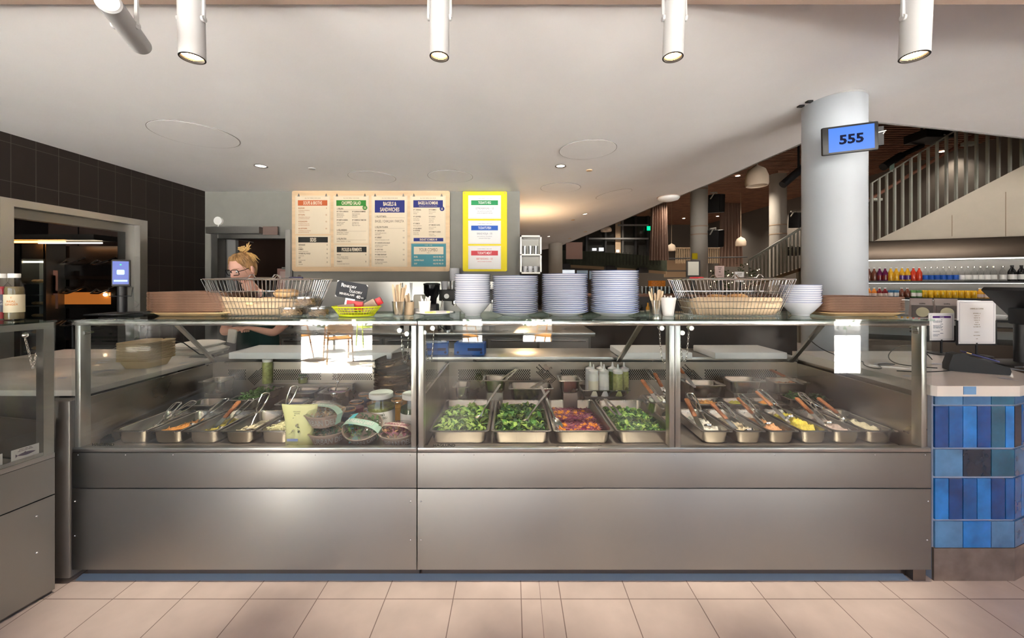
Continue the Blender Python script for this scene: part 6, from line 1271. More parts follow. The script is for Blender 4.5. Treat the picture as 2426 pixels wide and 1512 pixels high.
def shopbottle(u, z, kind, colr, lab_m, label, grp, cap='white_plastic', v=.12):
    p_ = cm @ Vector((u, v, z + .001)); o = thing('drink_' + ('can' if kind == 'can' else 'bottle'), p_, label, 'can' if kind == 'can' else 'bottle', grp, rzc)
    if kind == 'can':
        MB().lathe([(1e-4, 0), (.028, 0), (.033, .006), (.033, .105), (.028, .115), (.026, .115), (1e-4, .112)], n=16).build('can_body', 'c_' + colr, o)
        if lab_m: MB().lathe([(.0334, .02), (.0334, .075)], n=16).build('print_band', lab_m, o)
    else:
        h = {'tall': .215, 'short': .150, 'squat': .225}[kind]; r = {'tall': .034, 'short': .033, 'squat': .042}[kind]
        MB().lathe([(1e-4, 0), (r * .95, 0), (r, .006), (r, h * .55), (r * .85, h * .66), (r * .38, h * .82), (r * .36, h * .94), (1e-4, h * .94)], n=16).build('bottle_body', 'c_' + colr, o)
        MB().lathe([(r * .42, h * .93), (r * .42, h), (1e-4, h)], n=12).build('cap', cap, o)
        if lab_m: MB().lathe([(r + .0008, h * .10), (r + .0008, h * .42)], n=16).build('label', lab_m, o)
row1 = ['brown'] * 3 + ['purple'] * 2 + ['yellow'] * 2 + ['violet'] * 2 + ['red'] * 2 + ['clearb'] * 6 + ['clearw'] * 7 + ['black'] * 6
row2 = ['red'] + ['orange'] * 2 + ['darkred'] * 2 + ['bluecan'] * 2 + ['brownb'] * 2 + ['green'] * 2 + ['gold'] * 9 + ['amber'] * 4 + ['pink'] * 3 + ['amber2'] * 4
names = {'clearb': ('clear', 'blue label'), 'clearw': ('clear', 'white label')}
cnt = {}
for i, c in enumerate(row1):
    cnt[c] = cnt.get(c, 0) + 1; u = -.02 + i * .0665 if i < 22 else -.02 + 22 * .0665 + (i - 22) * .092
    base = {'clearb': 'clear', 'clearw': 'clear', 'violet': 'yellow'}.get(c, c); lm = {'clearb': 'm_blue', 'clearw': 'white_plastic', 'black': 'white_plastic' if cnt[c] < 3 else 'label_navy', 'violet': 'c_violet', 'purple': 'c_darkred'}.get(c)
    desc = {'clearb': 'clear bottle with blue label', 'clearw': 'clear bottle with white label', 'black': 'large black bottle', 'violet': 'clear yellow bottle with violet label'}.get(c, c + ' drink bottle')
    shopbottle(u, SH[0], 'squat' if c == 'black' else 'tall', base, lm, '%s, %s from left among its kind, top cooler shelf' % (desc, ORD[cnt[c]]), 'bottles on the top cooler shelf', 'steel_bright' if c.startswith('clear') else 'white_plastic' if c != 'black' else 'black')
cnt = {}
for i, c in enumerate(row2):
    cnt[c] = cnt.get(c, 0) + 1; u = -.02 + i * .0662; can = c in ('bluecan', 'gold', 'green'); base = {'bluecan': 'blue', 'brownb': 'brown', 'amber2': 'amber'}.get(c, c)
    desc = {'bluecan': 'blue patterned can', 'brownb': 'small brown bottle', 'gold': 'golden yellow can', 'green': 'green and white can', 'amber': 'amber drink bottle with pink label', 'amber2': 'amber far-end bottle', 'pink': 'pink drink bottle'}.get(c, c + ' drink bottle')
    shopbottle(u, SH[1], 'can' if can else 'short', base, {'bluecan': 'print_white', 'green': 'print_white', 'gold': None}.get(c, 'sleeve_pink' if c not in ('brownb',) else None), '%s, %s from left among its kind, second cooler shelf' % (desc, ORD[cnt[c]]), 'bottles and cans on the second cooler shelf')
mat('pack_film', (.50, .42, .40), .3); mat('pack_dark', (.10, .07, .06), .4); mat('soup_pale', (.70, .66, .45), .5)
for i, (px, lab) in enumerate(((2182, 'soup pouch printed with a bowl, left of the two in the cooler'), (2240, 'soup pouch printed with a bowl, right of the two in the cooler'))):
    Yp = A_.y + (B_.y - A_.y) * (px - 2057) / 369 - .16; o = thing('soup_pouch', (XP(px, Yp), Yp, .905), lab, 'food pack', 'printed soup pouches', rzc)
    MB().loft([rrect(.27, .05, .02, 0), rrect(.27, .07, .03, .08), rrect(.25, .02, .008, .27), rrect(.25, .006, .002, .30)]).build('pouch', 'pack_film', o)
    MB().prism([(-.12, .02), (.12, .02), (.115, .20), (-.115, .20)], .002, 'y', -.038).build('print_panel', 'pack_dark', o, smooth=0)
    MB().cyl((0, -.042, .10), (0, -.039, .10), .072, n=28).build('bowl_print', 'soup_pale', o); textmesh([('SOPPA', 0, .215, .02, .8, 'CENTER', .02)], 'm_black', o, 'lettering', loc=(0, -.034, 0))
for i, (u, v, z, lab) in enumerate(((1.30, .3, .905, 'white lidded food box on the lower cooler shelf, lower one'), (1.30, .3, .975, 'white lidded food box stacked on another in the cooler'), (1.55, .3, .905, 'white food box alone at the right of the lower cooler shelf'))):
    q = MB().loft([rrect(.17, .12, .02, 0), rrect(.21, .15, .02, .04), rrect(.21, .15, .02, .045), rrect(.17, .12, .02, .06)]).build('food_box', 'white_plastic', loc=cm @ Vector((u, v, z)), smooth=40); q.rotation_euler = (0, 0, rzc); tag(q, lab, 'food box', 'white food boxes in the cooler')
# ================================================================== STAIR above the cooler
def Ysf(px): return 6.0 - .7 * (px - 2057) / 369 + .12
def S(px, py, dy=0.): return P(px, py, Ysf(px) + dy)
mat('stringer', (.46, .40, .32), .6, var=.02); mat('baluster', (.42, .42, .36), .4, .3); mat('copper_rail', (.24, .10, .06), .4)
st = thing('staircase', (0, 0, 0), 'staircase with pale stringer panel and vertical balusters rising to the right above the cooler', 'staircase')
C6 = lambda x, y: (1860 + x / 3.436, 180 + y / 3.436)
up_ = [C6(x, y) for x, y in ((640, 1390), (710, 1352), (900, 1262), (1098, 1162), (1290, 1062), (1480, 964), (1655, 875), (1838, 780), (1945, 726))] + [(2520, 342)]
lo_ = [(p_[0], 585 - 30 * (p_[0] - 2057) / 369 + 8) for p_ in up_]
t = MB()
for dy in (0, .09): t.loft([[S(*p_, dy) for p_ in up_], [S(*p_, dy) for p_ in lo_]], False, False, closed=False)
t.loft([[S(*p_, 0) for p_ in up_], [S(*p_, .09) for p_ in up_]], False, False, closed=False); t.build('stringer', 'stringer', st, smooth=20)
for x in (2255, 2382): MB().box(S(x, 560) - Vector((.004, .006, 0)), S(x, 455 if x > 2300 else 510) + Vector((.004, -.002, 0))).build('panel_joint', 'm_line', st, smooth=0)
bx = [710, 770, 832, 897, 962, 1030, 1098, 1170, 1243, 1320, 1398, 1480, 1565, 1655, 1745, 1838, 1935]; ty = [870, 832, 793, 752, 712, 668, 625, 580, 535, 486, 440, 400, 360, 320, 280, 240, 200]; by_ = [1345, 1320, 1285, 1255, 1225, 1190, 1155, 1120, 1080, 1042, 1000, 958, 912, 868, 822, 778, 728]
for i in range(17):
    a = S(*C6(bx[i], ty[i]), .02); b = S(*C6(bx[i], by_[i] + 12), .02); a.x = b.x; a.y = b.y
    MB().box((b.x - .013, b.y - .004, b.z), (b.x + .013, b.y + .026, a.z)).build('baluster', 'baluster', st, smooth=0)
MB().tube([S(*C6(bx[i], ty[i]), .03) for i in range(17)], .012, 6).build('top_rail', 'baluster', st)
MB().tube([S(2040, 484, .12), S(2058, 474, .12), S(2314, 318, .12), S(2440, 240, .12)], .028, 10).build('handrail', 'copper_rail', st)
for a in ((2070, 466), (2290, 333)): MB().box(S(*a, .02) - Vector((.0, 0, .06)), S(*a, .10) + Vector((.07, 0, -.04))).build('rail_bracket', 'baluster', st, smooth=0)
# ================================================================== HALL beyond
mat('slat', (.20, .095, .055), .6, var=.2, vscale=3); mat('slat_gap', (.02, .012, .01), .9)
struct(MB().box((-7.1, -2.3, 5.10), (12.1, 24.1, 5.3)).build('ceiling_hall', 'slat_gap', smooth=0))
t = MB(); y = 3.0
while y < 23.5: t.box((.9, y, 5.0), (12, y + .055, 5.06)); y += .13
struct(t.build('trim_5', 'slat', smooth=0))
mat('green_tile', (.055, .065, .045), .5, var=.2, vscale=4, bump=.2, bscale=12); mat('hall_glass', (.03, .03, .028), .08); mat('curtain', (.20, .13, .10), .9, var=.15, vscale=3, stretch=(8, 8, .3)); mat('beam_tan', (.42, .30, .19), .6); mat('lamp_shade', (.62, .50, .38), .6)
def col_(px, Y, r, ztop, label, m='column_beige', bands=()):
    o = thing('hall_column', (XP(px, Y), Y, 0), label, 'column', 'round columns in the hall'); MB().lathe([(r, 0), (r, ztop)], n=32).build('shaft', m, o)
    for z in bands: MB().lathe([(r + .004, z), (r + .008, z + .02), (r + .004, z + .04)], n=32).build('joint_band', 'm_line', o)
    return o
col_(1316, 12.0, .22, zceil(1.38) - .002, 'beige column under the low ceiling, behind the mug cabinet'); c1 = col_(1656, 11.8, .25, 5.0, 'tall hall column with two black loudspeakers', bands=(2.9, 3.15, 4.3)); c2 = col_(1843, 12.5, .245, 5.0, 'tall hall column farther right behind the stair rail', bands=(3.0, 3.3))
def speaker(px0, px1, py0, py1, Y, label, xb):
    o = thing('loudspeaker', P((px0 + px1) / 2, (py0 + py1) / 2, Y), label, 'loudspeaker', 'black loudspeakers in the hall'); w_ = (px1 - px0) * Y / F / 2; h = (py1 - py0) * Y / F / 2
    o.rotation_euler = (.1, -.10, .5)
    MB().box((-w_ * .8, -w_, -h), (w_ * .8, w_, h), bev=.02).build('cabinet', 'black', o); MB().box((-w_ * .7, -w_ - .01, -h * .93), (w_ * .7, -w_ + .01, h * .93)).build('grille', 'black_gloss', o, smooth=0)
    dx = XP(xb, Y) - o.location.x
    k = MB().tube([(dx, 0, h * 1.15), (0, 0, h * 1.2), (0, 0, h)], .025, 6).tube([(dx, 0, h * .5), (dx * .4, 0, h * 1.15)], .02, 6).build('wall_bracket', 'column_beige', o); k.rotation_euler = (0, 0, 0)
speaker(1683, 1711, 461, 504, 11.6, 'upper black loudspeaker on the hall column', 1674); speaker(1680, 1709, 545, 586, 11.6, 'lower black loudspeaker on the same hall column', 1674); speaker(1874, 1897, 504, 540, 12.3, 'black loudspeaker on the farther hall column beside the white column', 1861)
speaker(1868, 1890, 585, 606, 12.3, 'small black loudspeaker seen between the stair balusters', 1861)
def pendant(px, ytop, ybot, Y, r, label):
    zb = ZP(ybot, Y); h = ZP(ytop, Y) - zb; o = thing('pendant_lamp', (XP(px, Y), Y, zb), label, 'pendant lamp', 'cream bell pendant lamps')
    MB().lathe([(r * .93, 0), (r, h * .12), (r * .98, h * .45), (r * .75, h * .74), (r * .35, h * .86), (r * .12, h * .93), (r * .08, h)], n=32).build('lamp_shade', 'lamp_shade', o)
    MB().lathe([(1e-4, h * .2), (r * .9, h * .05)], n=32).build('diffuser', 'lamp_shade', o); MB().cyl((0, 0, h), (0, 0, 5.0 - zb), .008, n=6).build('cord', 'm_line', o)
pendant(1793, 388, 441, 7.0, .19, 'large cream pendant lamp nearest, beside the white column'); pendant(1755, 560, 583, 15.0, .19, 'cream pendant lamp in front of the long curtain'); pendant(1591, 576, 595, 17.0, .18, 'cream pendant lamp right of the near curtain'); pendant(1436, 535, 549, 17.5, .25, 'cream pendant lamp half hidden at the ceiling edge')
# balcony
bl = thing('balcony', (0, 0, 0), 'green tiled balcony front with dark glazing across the far side of the hall', 'balcony')
Yb = lambda px: 20.0 - 3.0 * (px - 1330) / 245
topb = [(px, 593 + 13 * ((px - 1330) / 210) ** 1.3 if px > 1330 else 593) for px in range(1325, 1581, 15)]
t = MB(); t.loft([[P(a, b, Yb(a)) for a, b in topb], [P(a, b + 34, Yb(a)) for a, b in topb]], False, False, closed=False); t.loft([[P(a, b, Yb(a)) for a, b in topb], [P(a, b, Yb(a)) + Vector((0, 1.2, 0)) for a, b in topb]], False, False, closed=False); t.build('parapet', 'green_tile', bl)
t = MB()
for a in range(1340, 1570, 8): t.box(P(a, 628, Yb(a) - .03), P(a + .35, 598, Yb(a)))
t.build('tile_joints', 'm_black', bl, smooth=0)
t = MB(); t.loft([[P(a, b + 33, Yb(a) + .3) for a, b in topb], [P(a, b + 41, Yb(a) + .3) for a, b in topb]], False, False, closed=False); t.build('soffit_beam', 'beam_tan', bl)
t = MB(); t.loft([[P(a, 400, 20.5) for a in (1300, 1580)], [P(a, 606, 20.5) for a in (1300, 1580)]], False, False, closed=False); t.build('glazing', 'hall_glass', bl)
for px in (1388, 1433, 1473, 1504, 1533): t = MB(); t.box(P(px, 606, 20.3), P(px + 3.5, 440, 20.4)); t.build('window_post', 'black' if px != 1473 else 'steel_dark', bl, smooth=0)
MB().box(P(1395, 567, 20.2), P(1535, 564, 20.3)).box(P(1465, 535, 20.2), P(1535, 532, 20.3)).build('window_transom', 'grey_mid', bl, smooth=0)
MB().box(P(1458, 600, 20.35), P(1470, 500, 20.4)).build('wood_post', 'beam_tan', bl, smooth=0)
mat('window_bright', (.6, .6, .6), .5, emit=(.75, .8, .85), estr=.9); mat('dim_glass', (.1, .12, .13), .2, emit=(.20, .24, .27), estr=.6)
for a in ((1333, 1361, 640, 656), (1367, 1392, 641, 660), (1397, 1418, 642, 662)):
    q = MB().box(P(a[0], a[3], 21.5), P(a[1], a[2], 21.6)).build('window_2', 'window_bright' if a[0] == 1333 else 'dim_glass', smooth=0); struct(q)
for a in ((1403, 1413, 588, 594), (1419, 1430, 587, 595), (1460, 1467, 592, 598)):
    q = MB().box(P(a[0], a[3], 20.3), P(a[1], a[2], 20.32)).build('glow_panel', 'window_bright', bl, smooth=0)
mat('exit_green', (.0, .4, .15), .4, emit=(.0, .75, .28), estr=1.6)
o = thing('exit_sign', P(1538, 541, 20.26), 'small green lit exit sign in front of the dark glazing', 'exit sign'); MB().box((-.11, 0, -.11), (.09, .04, .11)).build('lit_panel', 'exit_green', o, smooth=0); MB().tube([(-.03, -.005, -.05), (0, -.005, 0), (.03, -.005, -.04)], .008).sphere((0, -.005, .03), .014, 8).build('figure_symbol', 'm_white', o)
for i, (px0, px1, py0, py1, Y, lab) in enumerate(((1541, 1581, 469.6, 617, 16.0, 'brown pleated curtain hanging at the end of the balcony'), (1705, 1757, 481.2, 632, 17.0, 'long brown pleated curtain right of the loudspeaker column'))):
    x0, x1 = XP(px0, Y), XP(px1, Y); n = 60; f = lambda u, k: (x0 + (x1 - x0) * u + (u - .5) * k, Y + .07 * math.sin(u * 44), 0)
    t = MB(); t.loft([[Vector(f(k / n, dk)) + Vector((0, 0, z)) for k in range(n + 1)] for z, dk in ((ZP(py1, Y), .12), (ZP((py0 + py1) / 2, Y), .0), (ZP(py0, Y), -.05))], False, False, closed=False); q = t.build('curtain', 'curtain', smooth=60); tag(q, lab, 'curtain', 'pleated hall curtains')
for i, (x0, x1, y0, y1, lab) in enumerate(((1333, 1352, 626, 638, 'black box speaker under the balcony, left'), (1437, 1462, 630, 641, 'black box speaker under the balcony, middle'), (1514, 1537, 635, 647, 'black box speaker under the balcony, right'))):
    Y = Yb((x0 + x1) / 2) - .1; q = MB().box(P(x0, y1, Y), P(x1, y0 - 1, Y) + Vector((0, .5, 0)), bev=.02).build('box_speaker', 'black'); tag(q, lab, 'loudspeaker', 'box speakers under the balcony')
q = MB().box(P(1341, 614, 12.8), P(1380, 574, 12.8) + Vector((0, .05, 0))).build('hanging_board', 'copper_rail', smooth=0); tag(q, 'orange-brown hanging board below the ceiling edge in the hall', 'board')
struct(MB().box(P(1757, 515, 21), P(1905, 470, 21.2)).build('trim_6', 'black', smooth=0)); mat('slat_wall', (.20, .12, .07), .7)
t = MB()
for k in range(36): a = 1774 + k * 3.6; t.box(P(a, 612, 20.5), P(a + 2.2, 544, 20.55))
q = t.build('slatted_wall', 'slat_wall', smooth=0); q['kind'] = 'structure'
def railing(px0, px1, pyt, pyb, Y, n, label, slope=0., m='beam_tan', bw=.03):
    o = thing('railing', (0, 0, 0), label, 'railing')
    for i in range(n):
        a = px0 + (px1 - px0) * i / (n - 1); d = slope * i / (n - 1); p0 = P(a, pyt + d, Y); p1 = P(a, pyb + d * (1 if slope > -50 else .55), Y)
        MB().box((p0.x - bw / 2, Y, p1.z), (p0.x + bw / 2, Y + .03, p0.z)).build('baluster', m, o, smooth=0)
    a = P(px0 - 1, pyt, Y); b = P(px1 + 1, pyt + slope, Y); MB().tube([a, b], .03, 6).build('top_rail', m, o); return o
railing(1602, 1704, 588, 624, 17.0, 26, 'pale vertical bar balustrade behind the tall hall column'); sr = railing(1776, 1900, 617, 680, 9.0, 15, 'diagonal stair railing rising to the white column', -78, 'baluster', .03)
MB().loft([[P(1772, 684, 9.0), P(1904, 640, 9.0), P(1904, 632, 9.0), P(1772, 676, 9.0)], [P(1772, 684, 9.0) + Vector((0, .1, 0)), P(1904, 640, 9.0) + Vector((0, .1, 0)), P(1904, 632, 9.0) + Vector((0, .1, 0)), P(1772, 676, 9.0) + Vector((0, .1, 0))]]).build('stringer', 'beam_tan', sr, smooth=0)
for px in (1780, 1896): MB().box((XP(px, 9.0) - .04, 9.0, 0), (XP(px, 9.0) + .04, 9.08, ZP(680 - 44 * (px - 1776) / 124, 9.0))).build('support_post', 'baluster', sr, smooth=0)
struct(MB().box(P(1575, 640, 19.0), P(1640, 617, 19.1)).box(P(1575, 657, 19.0), P(1660, 644, 19.1)).build('trim_7', 'beam_tan', smooth=0)); q = MB().tube([P(1582, 613, 16), P(1770, 609, 16)], .03).build('dark_rail', 'black'); tag(q, 'thin dark horizontal rail across the hall behind the columns', 'rail')
# hall bar counter with glasses, signs, bottles
hb = thing('bar_counter', (0, 0, 0), 'dark bar counter in the hall behind the plate stacks and right basket', 'bar counter'); mat('bar_dark', (.03, .024, .02), .5)
MB().box((1.2, 5.9, 0), (4.3, 6.5, 1.22)).build('body', 'bar_dark', hb, smooth=0); MB().box((1.15, 5.85, 1.22), (4.35, 6.55, 1.25)).build('top', 'slat', hb, smooth=0); MB().box((1.0, 5.4, .92), (4.2, 5.85, .95)).build('bottle_shelf', 'steel_dark', hb, smooth=0); MB().box((1.1, 5.5, 0), (4.15, 5.85, .92)).build('front_cabinet', 'bar_dark', hb, smooth=0)
for i in range(9): plaincup(2.02 + .062 * i, 6.05, 1.251, .027, .13, 'plastic_clear', 'clear drinking glass on the hall bar, %s from the left' % ORD[i + 1], 'glasses on the hall bar', False, 'drinking_glass')
for i in range(11):
    c = ['green', 'black', 'gold', 'blue', 'green', 'brown', 'black', 'amber', 'clear', 'darkred', 'black'][i]; shopw = thing('bar_bottle', (1.42 + .085 * i + (.9 if i > 7 else 0), 5.6, .951), 'small %s bottle on the bar shelf, %s from the left' % (c, ORD[i + 1]), 'bottle', 'bottles on the bar shelf'); hh = .16 + .03 * (i % 3)
    MB().lathe([(1e-4, 0), (.03, 0), (.03, hh * .6), (.012, hh * .8), (.012, hh), (1e-4, hh)], n=14).build('bottle_body', 'c_' + c, shopw); MB().lathe([(.0306, hh * .15), (.0306, hh * .45)], n=14).build('label', 'label_cream', shopw)
q = MB().box(P(1543, 680, 8), P(1577, 665, 8) + Vector((0, .2, 0)), bev=.01).build('wooden_crate', 'pumpkin'); tag(q, 'orange wooden crate standing behind the bar glasses', 'crate')
MB().box(P(1540, 0 + 900, 7.9), P(1580, 680.5, 8.3)).build('crate_stand', 'bar_dark', hb, smooth=0)
def hallsign(px0, px1, py0, py1, Y, label, m, frame=None, lines=()):
    o = thing('table_sign', ((XP(px0, Y) + XP(px1, Y)) / 2, Y, 1.25), label, 'sign', 'signs on the hall bar'); w_ = XP(px1, Y) - XP(px0, Y); z0 = ZP(py1, Y) - 1.25; z1 = ZP(py0, Y) - 1.25
    MB().box((-w_ / 2, 0, z0), (w_ / 2, .015, z1)).build('panel', frame or m, o, smooth=0)
    if frame: MB().box((-w_ / 2 + .025, -.004, z0 + .03), (w_ / 2 - .025, 0, z1 - .02)).build('sheet', m, o, smooth=0)
    MB().box((-.03, 0, 0), (.03, .02, z0)).box((-.08, -.04, 0), (.08, .08, .01)).build('stand', 'black', o, smooth=0)
    if lines: textmesh([(s, 0, z1 - dz, h, .8, 'CENTER', .01) for s, dz, h in lines], 'm_ink', o, 'lettering', loc=(0, -.006, 0))
hallsign(1626, 1659, 617, 657, 6.0, 'dark framed sign with a blank cream sheet on the hall bar', 'feta', 'bar_dark'); hallsign(1694, 1716, 630, 661, 6.1, 'small pink menu sign on the bar', 'pale_paper', None, (('WINE', .04, .02), ('BAR', .065, .02), ('45', .11, .03), ('SNACKS', .16, .015)))
hallsign(1741, 1763, 644, 668, 6.1, 'small grey-white sign on the bar beside the fairy-lit plants', 'm_white', None, (('DAGENS', .035, .018), ('LUNCH', .06, .018), ('KAFFE', .10, .012)))
q = MB().box(P(1640, 614, 11.535), P(1652, 600, 11.552)).build('small_notice', 'm_yellow', smooth=0); tag(q, 'small yellow notice fixed low on the tall hall column', 'notice')
mat('fairy', (1, .8, .5), .3, emit=(1, .75, .4), estr=8); mat('plant_dark', (.035, .06, .02), .7)
for i, (px, py, lab) in enumerate(((1690, 650, 'small plant with fairy lights left of the pink sign'), (1722, 655, 'plant with fairy lights between the two bar signs'), (1756, 636, 'taller leafy plant behind the grey-white bar sign'), (1784, 648, 'dark plant right of the bar signs'))):
    o = thing('fairy_plant', (XP(px, 6.3), 6.3, 1.25), lab, 'plant', 'plants on the hall bar'); t = MB(); rnd = random.Random(i)
    hh = ZP(py, 6.3) - 1.25 + .08
    for _ in range(90): leaf(t, Vector((rnd.uniform(-.055, .055), rnd.uniform(-.05, .05), rnd.uniform(.07, hh))), .045, rnd)
    t.build('foliage', 'plant_dark', o); MB().cyl((0, 0, 0), (0, 0, .08), .05, n=14).build('pot', 'bar_dark', o)
    for _ in range(5): MB().sphere((rnd.uniform(-.08, .08), -.06, rnd.uniform(.08, hh)), .007, 6).build('fairy_light', 'fairy', o)
# projector and lighting bar under the hall ceiling, seen right of the white column
def Cp(x, y, Y): return P(*C6(x, y), Y)
o = thing('projector', Cp(1170, 500, 6.8), 'black projector hanging from the slatted ceiling above the stair', 'projector'); MB().box((-.26, -.2, -.07), (.26, .2, .09), bev=.02).build('body', 'black', o); MB().cyl((0, 0, .09), (0, 0, 5 - o.location.z), .03).build('ceiling_mount', 'black', o); MB().cyl((.05, -.24, .0), (.05, -.18, .0), .05, n=16).build('lens', 'black_gloss', o)
o = thing('stage_light', Cp(850, 690, 7.0), 'black stage lamp on a bar left of the projector', 'stage lamp'); MB().cyl((-.12, 0, -.12), (.22, 0, .10), .07, n=16).build('housing', 'black', o); MB().tube([(.22, 0, .1), (.6, 0, .28)], .05).build('mounting_bar', 'black', o); MB().box((-.05, -.06, -.22), (.03, -.05, -.06)).build('barn_door', 'sleeve_mint', o, smooth=0); MB().cyl((.6, 0, .28), (.6, 0, 5 - o.location.z), .02, n=8).build('drop_rod', 'black', o)
o = thing('stage_light', P(1880, 412, 7.5), 'long black stage light left of the white column', 'stage lamp'); MB().cyl((-.22, 0, -.22), (.3, 0, .22), .075, n=16).build('housing', 'black', o); MB().cyl((.1, 0, .1), (.1, 0, 5 - o.location.z), .02, n=8).build('drop_rod', 'black', o); MB().box((-.32, -.02, .02), (-.1, .02, .06)).build('side_arm', 'slat', o, smooth=0)
struct(MB().box(P(2040, 485, 18), P(2600, 425, 18.4)).build('trim_8', 'black', smooth=0)); 
o = thing('added_passage_lamp', (.11, 6.2, 1.75), 'added lamp out of view behind the grey wall, for the warm passage glow', 'wall lamp'); MB().lathe([(.05, -.06), (.07, .06), (.066, .06), (.046, -.06)], n=20).build('shade', 'lamp_shade', o); MB().sphere((0, 0, 0), .03, 12).build('bulb', 'bulb', o); MB().tube([(0, 0, -.06), (-.03, 0, -.08)], .008).build('arm', 'steel_dark', o)
lamp('added_passage_light', 'POINT', (.24, 6.2, 1.86), 45, (1, .66, .36), shadow_soft_size=.05); o.location.x = .16  # lamp and body added out of view to warm the passage ceiling
# hall lamps
for i, (px, py, e) in enumerate(((1748, 416, 60), (1803, 441, 60), (1480, 500, 60), (1620, 517, 60), (2233, 358, 12), (1830, 470, 60), (1700, 512, 40), (1590, 462, 60))):
    Y = F * 3.55 / (HY - py); c = Vector((XP(px, Y), Y, 4.99)); o = thing('hall_downlight', c, 'recessed hall ceiling downlight %s' % ['left of the large pendant lamp', 'right below the large pendant lamp', 'over the balcony glazing', 'beyond the near curtain', 'behind the stair balusters', 'left of the farther hall column', 'beside the long curtain top', 'just right of the ceiling edge'][i], 'downlight', 'hall ceiling downlights')
    MB().lathe([(1e-4, -.004), (.07, -.004)], n=16).build('reflector', 'lamp_glow', o); MB().lathe([(.075, 0), (.075, -.006), (.07, -.006)], n=16).build('trim_ring', 'steel_dark', o)
    lamp('hall_beam', 'SPOT', c + Vector((0, 0, -.03)), e * 7, WARM2, target=c + Vector((0, 0, -3)), spot_size=2.2, spot_blend=.7, shadow_soft_size=.06)
# ================================================================== STAFF MEMBER
def skin_mesh(joints, edges, radii, sub=2, root=0):
    me = bpy.data.meshes.new('s'); me.from_pydata([tuple(j) for j in joints], edges, []); ob = bpy.data.objects.new('s', me); COL.objects.link(ob)
    ob.modifiers.new('k', 'SKIN'); 
    for i, r in enumerate(radii):
        v = me.skin_vertices[0].data[i]; v.radius = (r, r) if not isinstance(r, tuple) else r; v.use_root = (i == root)
    m = ob.modifiers.new('b', 'SUBSURF'); m.levels = m.render_levels = sub
    dg = bpy.context.evaluated_depsgraph_get(); dg.update(); out = bpy.data.meshes.new_from_object(ob.evaluated_get(dg)); bpy.data.objects.remove(ob); return out
def chainmesh(chains, sub=2, root=0):
    J, E, R, idx = [], [], [], {}
    for ch in chains:
        prev = None
        for (p_, r) in ch:
            k = tuple(round(c, 4) for c in p_)
            if k not in idx: idx[k] = len(J); J.append(p_); R.append(r)
            if prev is not None: E.append((prev, idx[k]))
            prev = idx[k]
    return skin_mesh(J, E, R, sub, root)
pr = thing('person', (-2.16, 3.26, 0), 'person with tied-up blond hair, black glasses and dark green apron, looking down', 'person')
sh, hipz = 1.30, .93
pel = (0, 0, hipz); ch1 = (0, -.01, 1.12); ch2 = (-.02, -.03, 1.27); nk = (-.035, -.05, 1.37); hd0 = (-.085, -.085, 1.46)
def arm_(s):
    if s < 0: return [(-.185, -.05, 1.295), (-.235, -.06, 1.12), (-.175, -.20, 1.04), (-.02, -.27, 1.075)]
    return [(.150, .0, 1.30), (.235, -.02, 1.11), (.21, -.17, 1.03), (.13, -.25, 1.07)]
chains = [[(pel, (.13, .10)), (ch1, (.105, .085)), (ch2, (.115, .085)), (nk, .055), (hd0, .050)]]
for s in (-1, 1):
    a = arm_(s); w_ = Vector(a[3]); el = Vector(a[2])
    d = (w_ - Vector(a[2])).normalized(); palm = w_ + d * .045
    chains.append([(ch2, (.115, .085)), (a[0], .055), (a[1], .042), (a[2], .036), (tuple(w_), .024), (tuple(palm), .030)])
    side = d.cross(Vector((0, 0, 1))).normalized()
    for k in range(4):
        o_ = (k - 1.5) * .018; b0 = palm + side * o_ * .9 + d * .02; b1 = b0 + d * (.028 + .004 * (k in (1, 2))) + Vector((0, 0, -.008)); b2 = b1 + d * .018 + Vector((0, 0, -.018)); b3 = b2 + d * .004 + Vector((0, 0, -.017))
        chains.append([(tuple(palm), .030), (tuple(b0), .011), (tuple(b1), .009), (tuple(b2), .0085), (tuple(b3), .007)])
    t0 = palm - d * .02 + side * .026 * (-s if s < 0 else s); chains.append([(tuple(palm), .030), (tuple(t0), .012), (tuple(t0 + d * .03 + Vector((0, 0, -.012))), .009), (tuple(t0 + d * .05 + Vector((0, 0, -.02))), .008)])
    chains.append([(pel, (.13, .10)), ((s * .095, 0, .86), .085), ((s * .10, -.01, .48), .055), ((s * .10, .02, .10), .040), ((s * .105, -.12, .045), .036)])
bme = chainmesh(chains)
# head with a face, analytically sculpted; local forward is -Y
def g_(x, a): return math.exp(-(x / a) ** 2)
def headpoint(u, v_, grow=0.):
    n = Vector((math.cos(v_) * math.sin(u), -math.cos(v_) * math.cos(u), math.sin(v_))); x, y, z = n
    p_ = Vector((x * .076, y * .093, z * .118))
    if z < 0: p_.x *= 1 - .34 * (-z) ** 1.4; p_.y *= 1 - (.12 if y < 0 else .30) * (-z) ** 1.3
    if y < 0 and not grow:
        X, Z = p_.x, p_.z; f = 0
        f += .024 * g_(X, .012) * g_(Z + .022, .016) + .013 * g_(X, .009) * g_(Z - .002, .022)          # nose
        f += -.008 * (g_(X - .030, .016) + g_(X + .030, .016)) * g_(Z - .010, .012)                      # sockets
        f += .004 * (g_(X - .028, .022) + g_(X + .028, .022)) * g_(Z - .030, .008)                       # brow ridge
        f += .006 * g_(X, .018) * (g_(Z + .050, .005) + g_(Z + .060, .006)) - .004 * g_(X, .02) * g_(Z + .0548, .0025)  # lips
        f += .007 * g_(X, .018) * g_(Z + .085, .014) + .004 * (g_(X - .038, .016) + g_(X + .038, .016)) * g_(Z + .022, .018)
        p_.y -= f
    return p_ * (1 + grow)
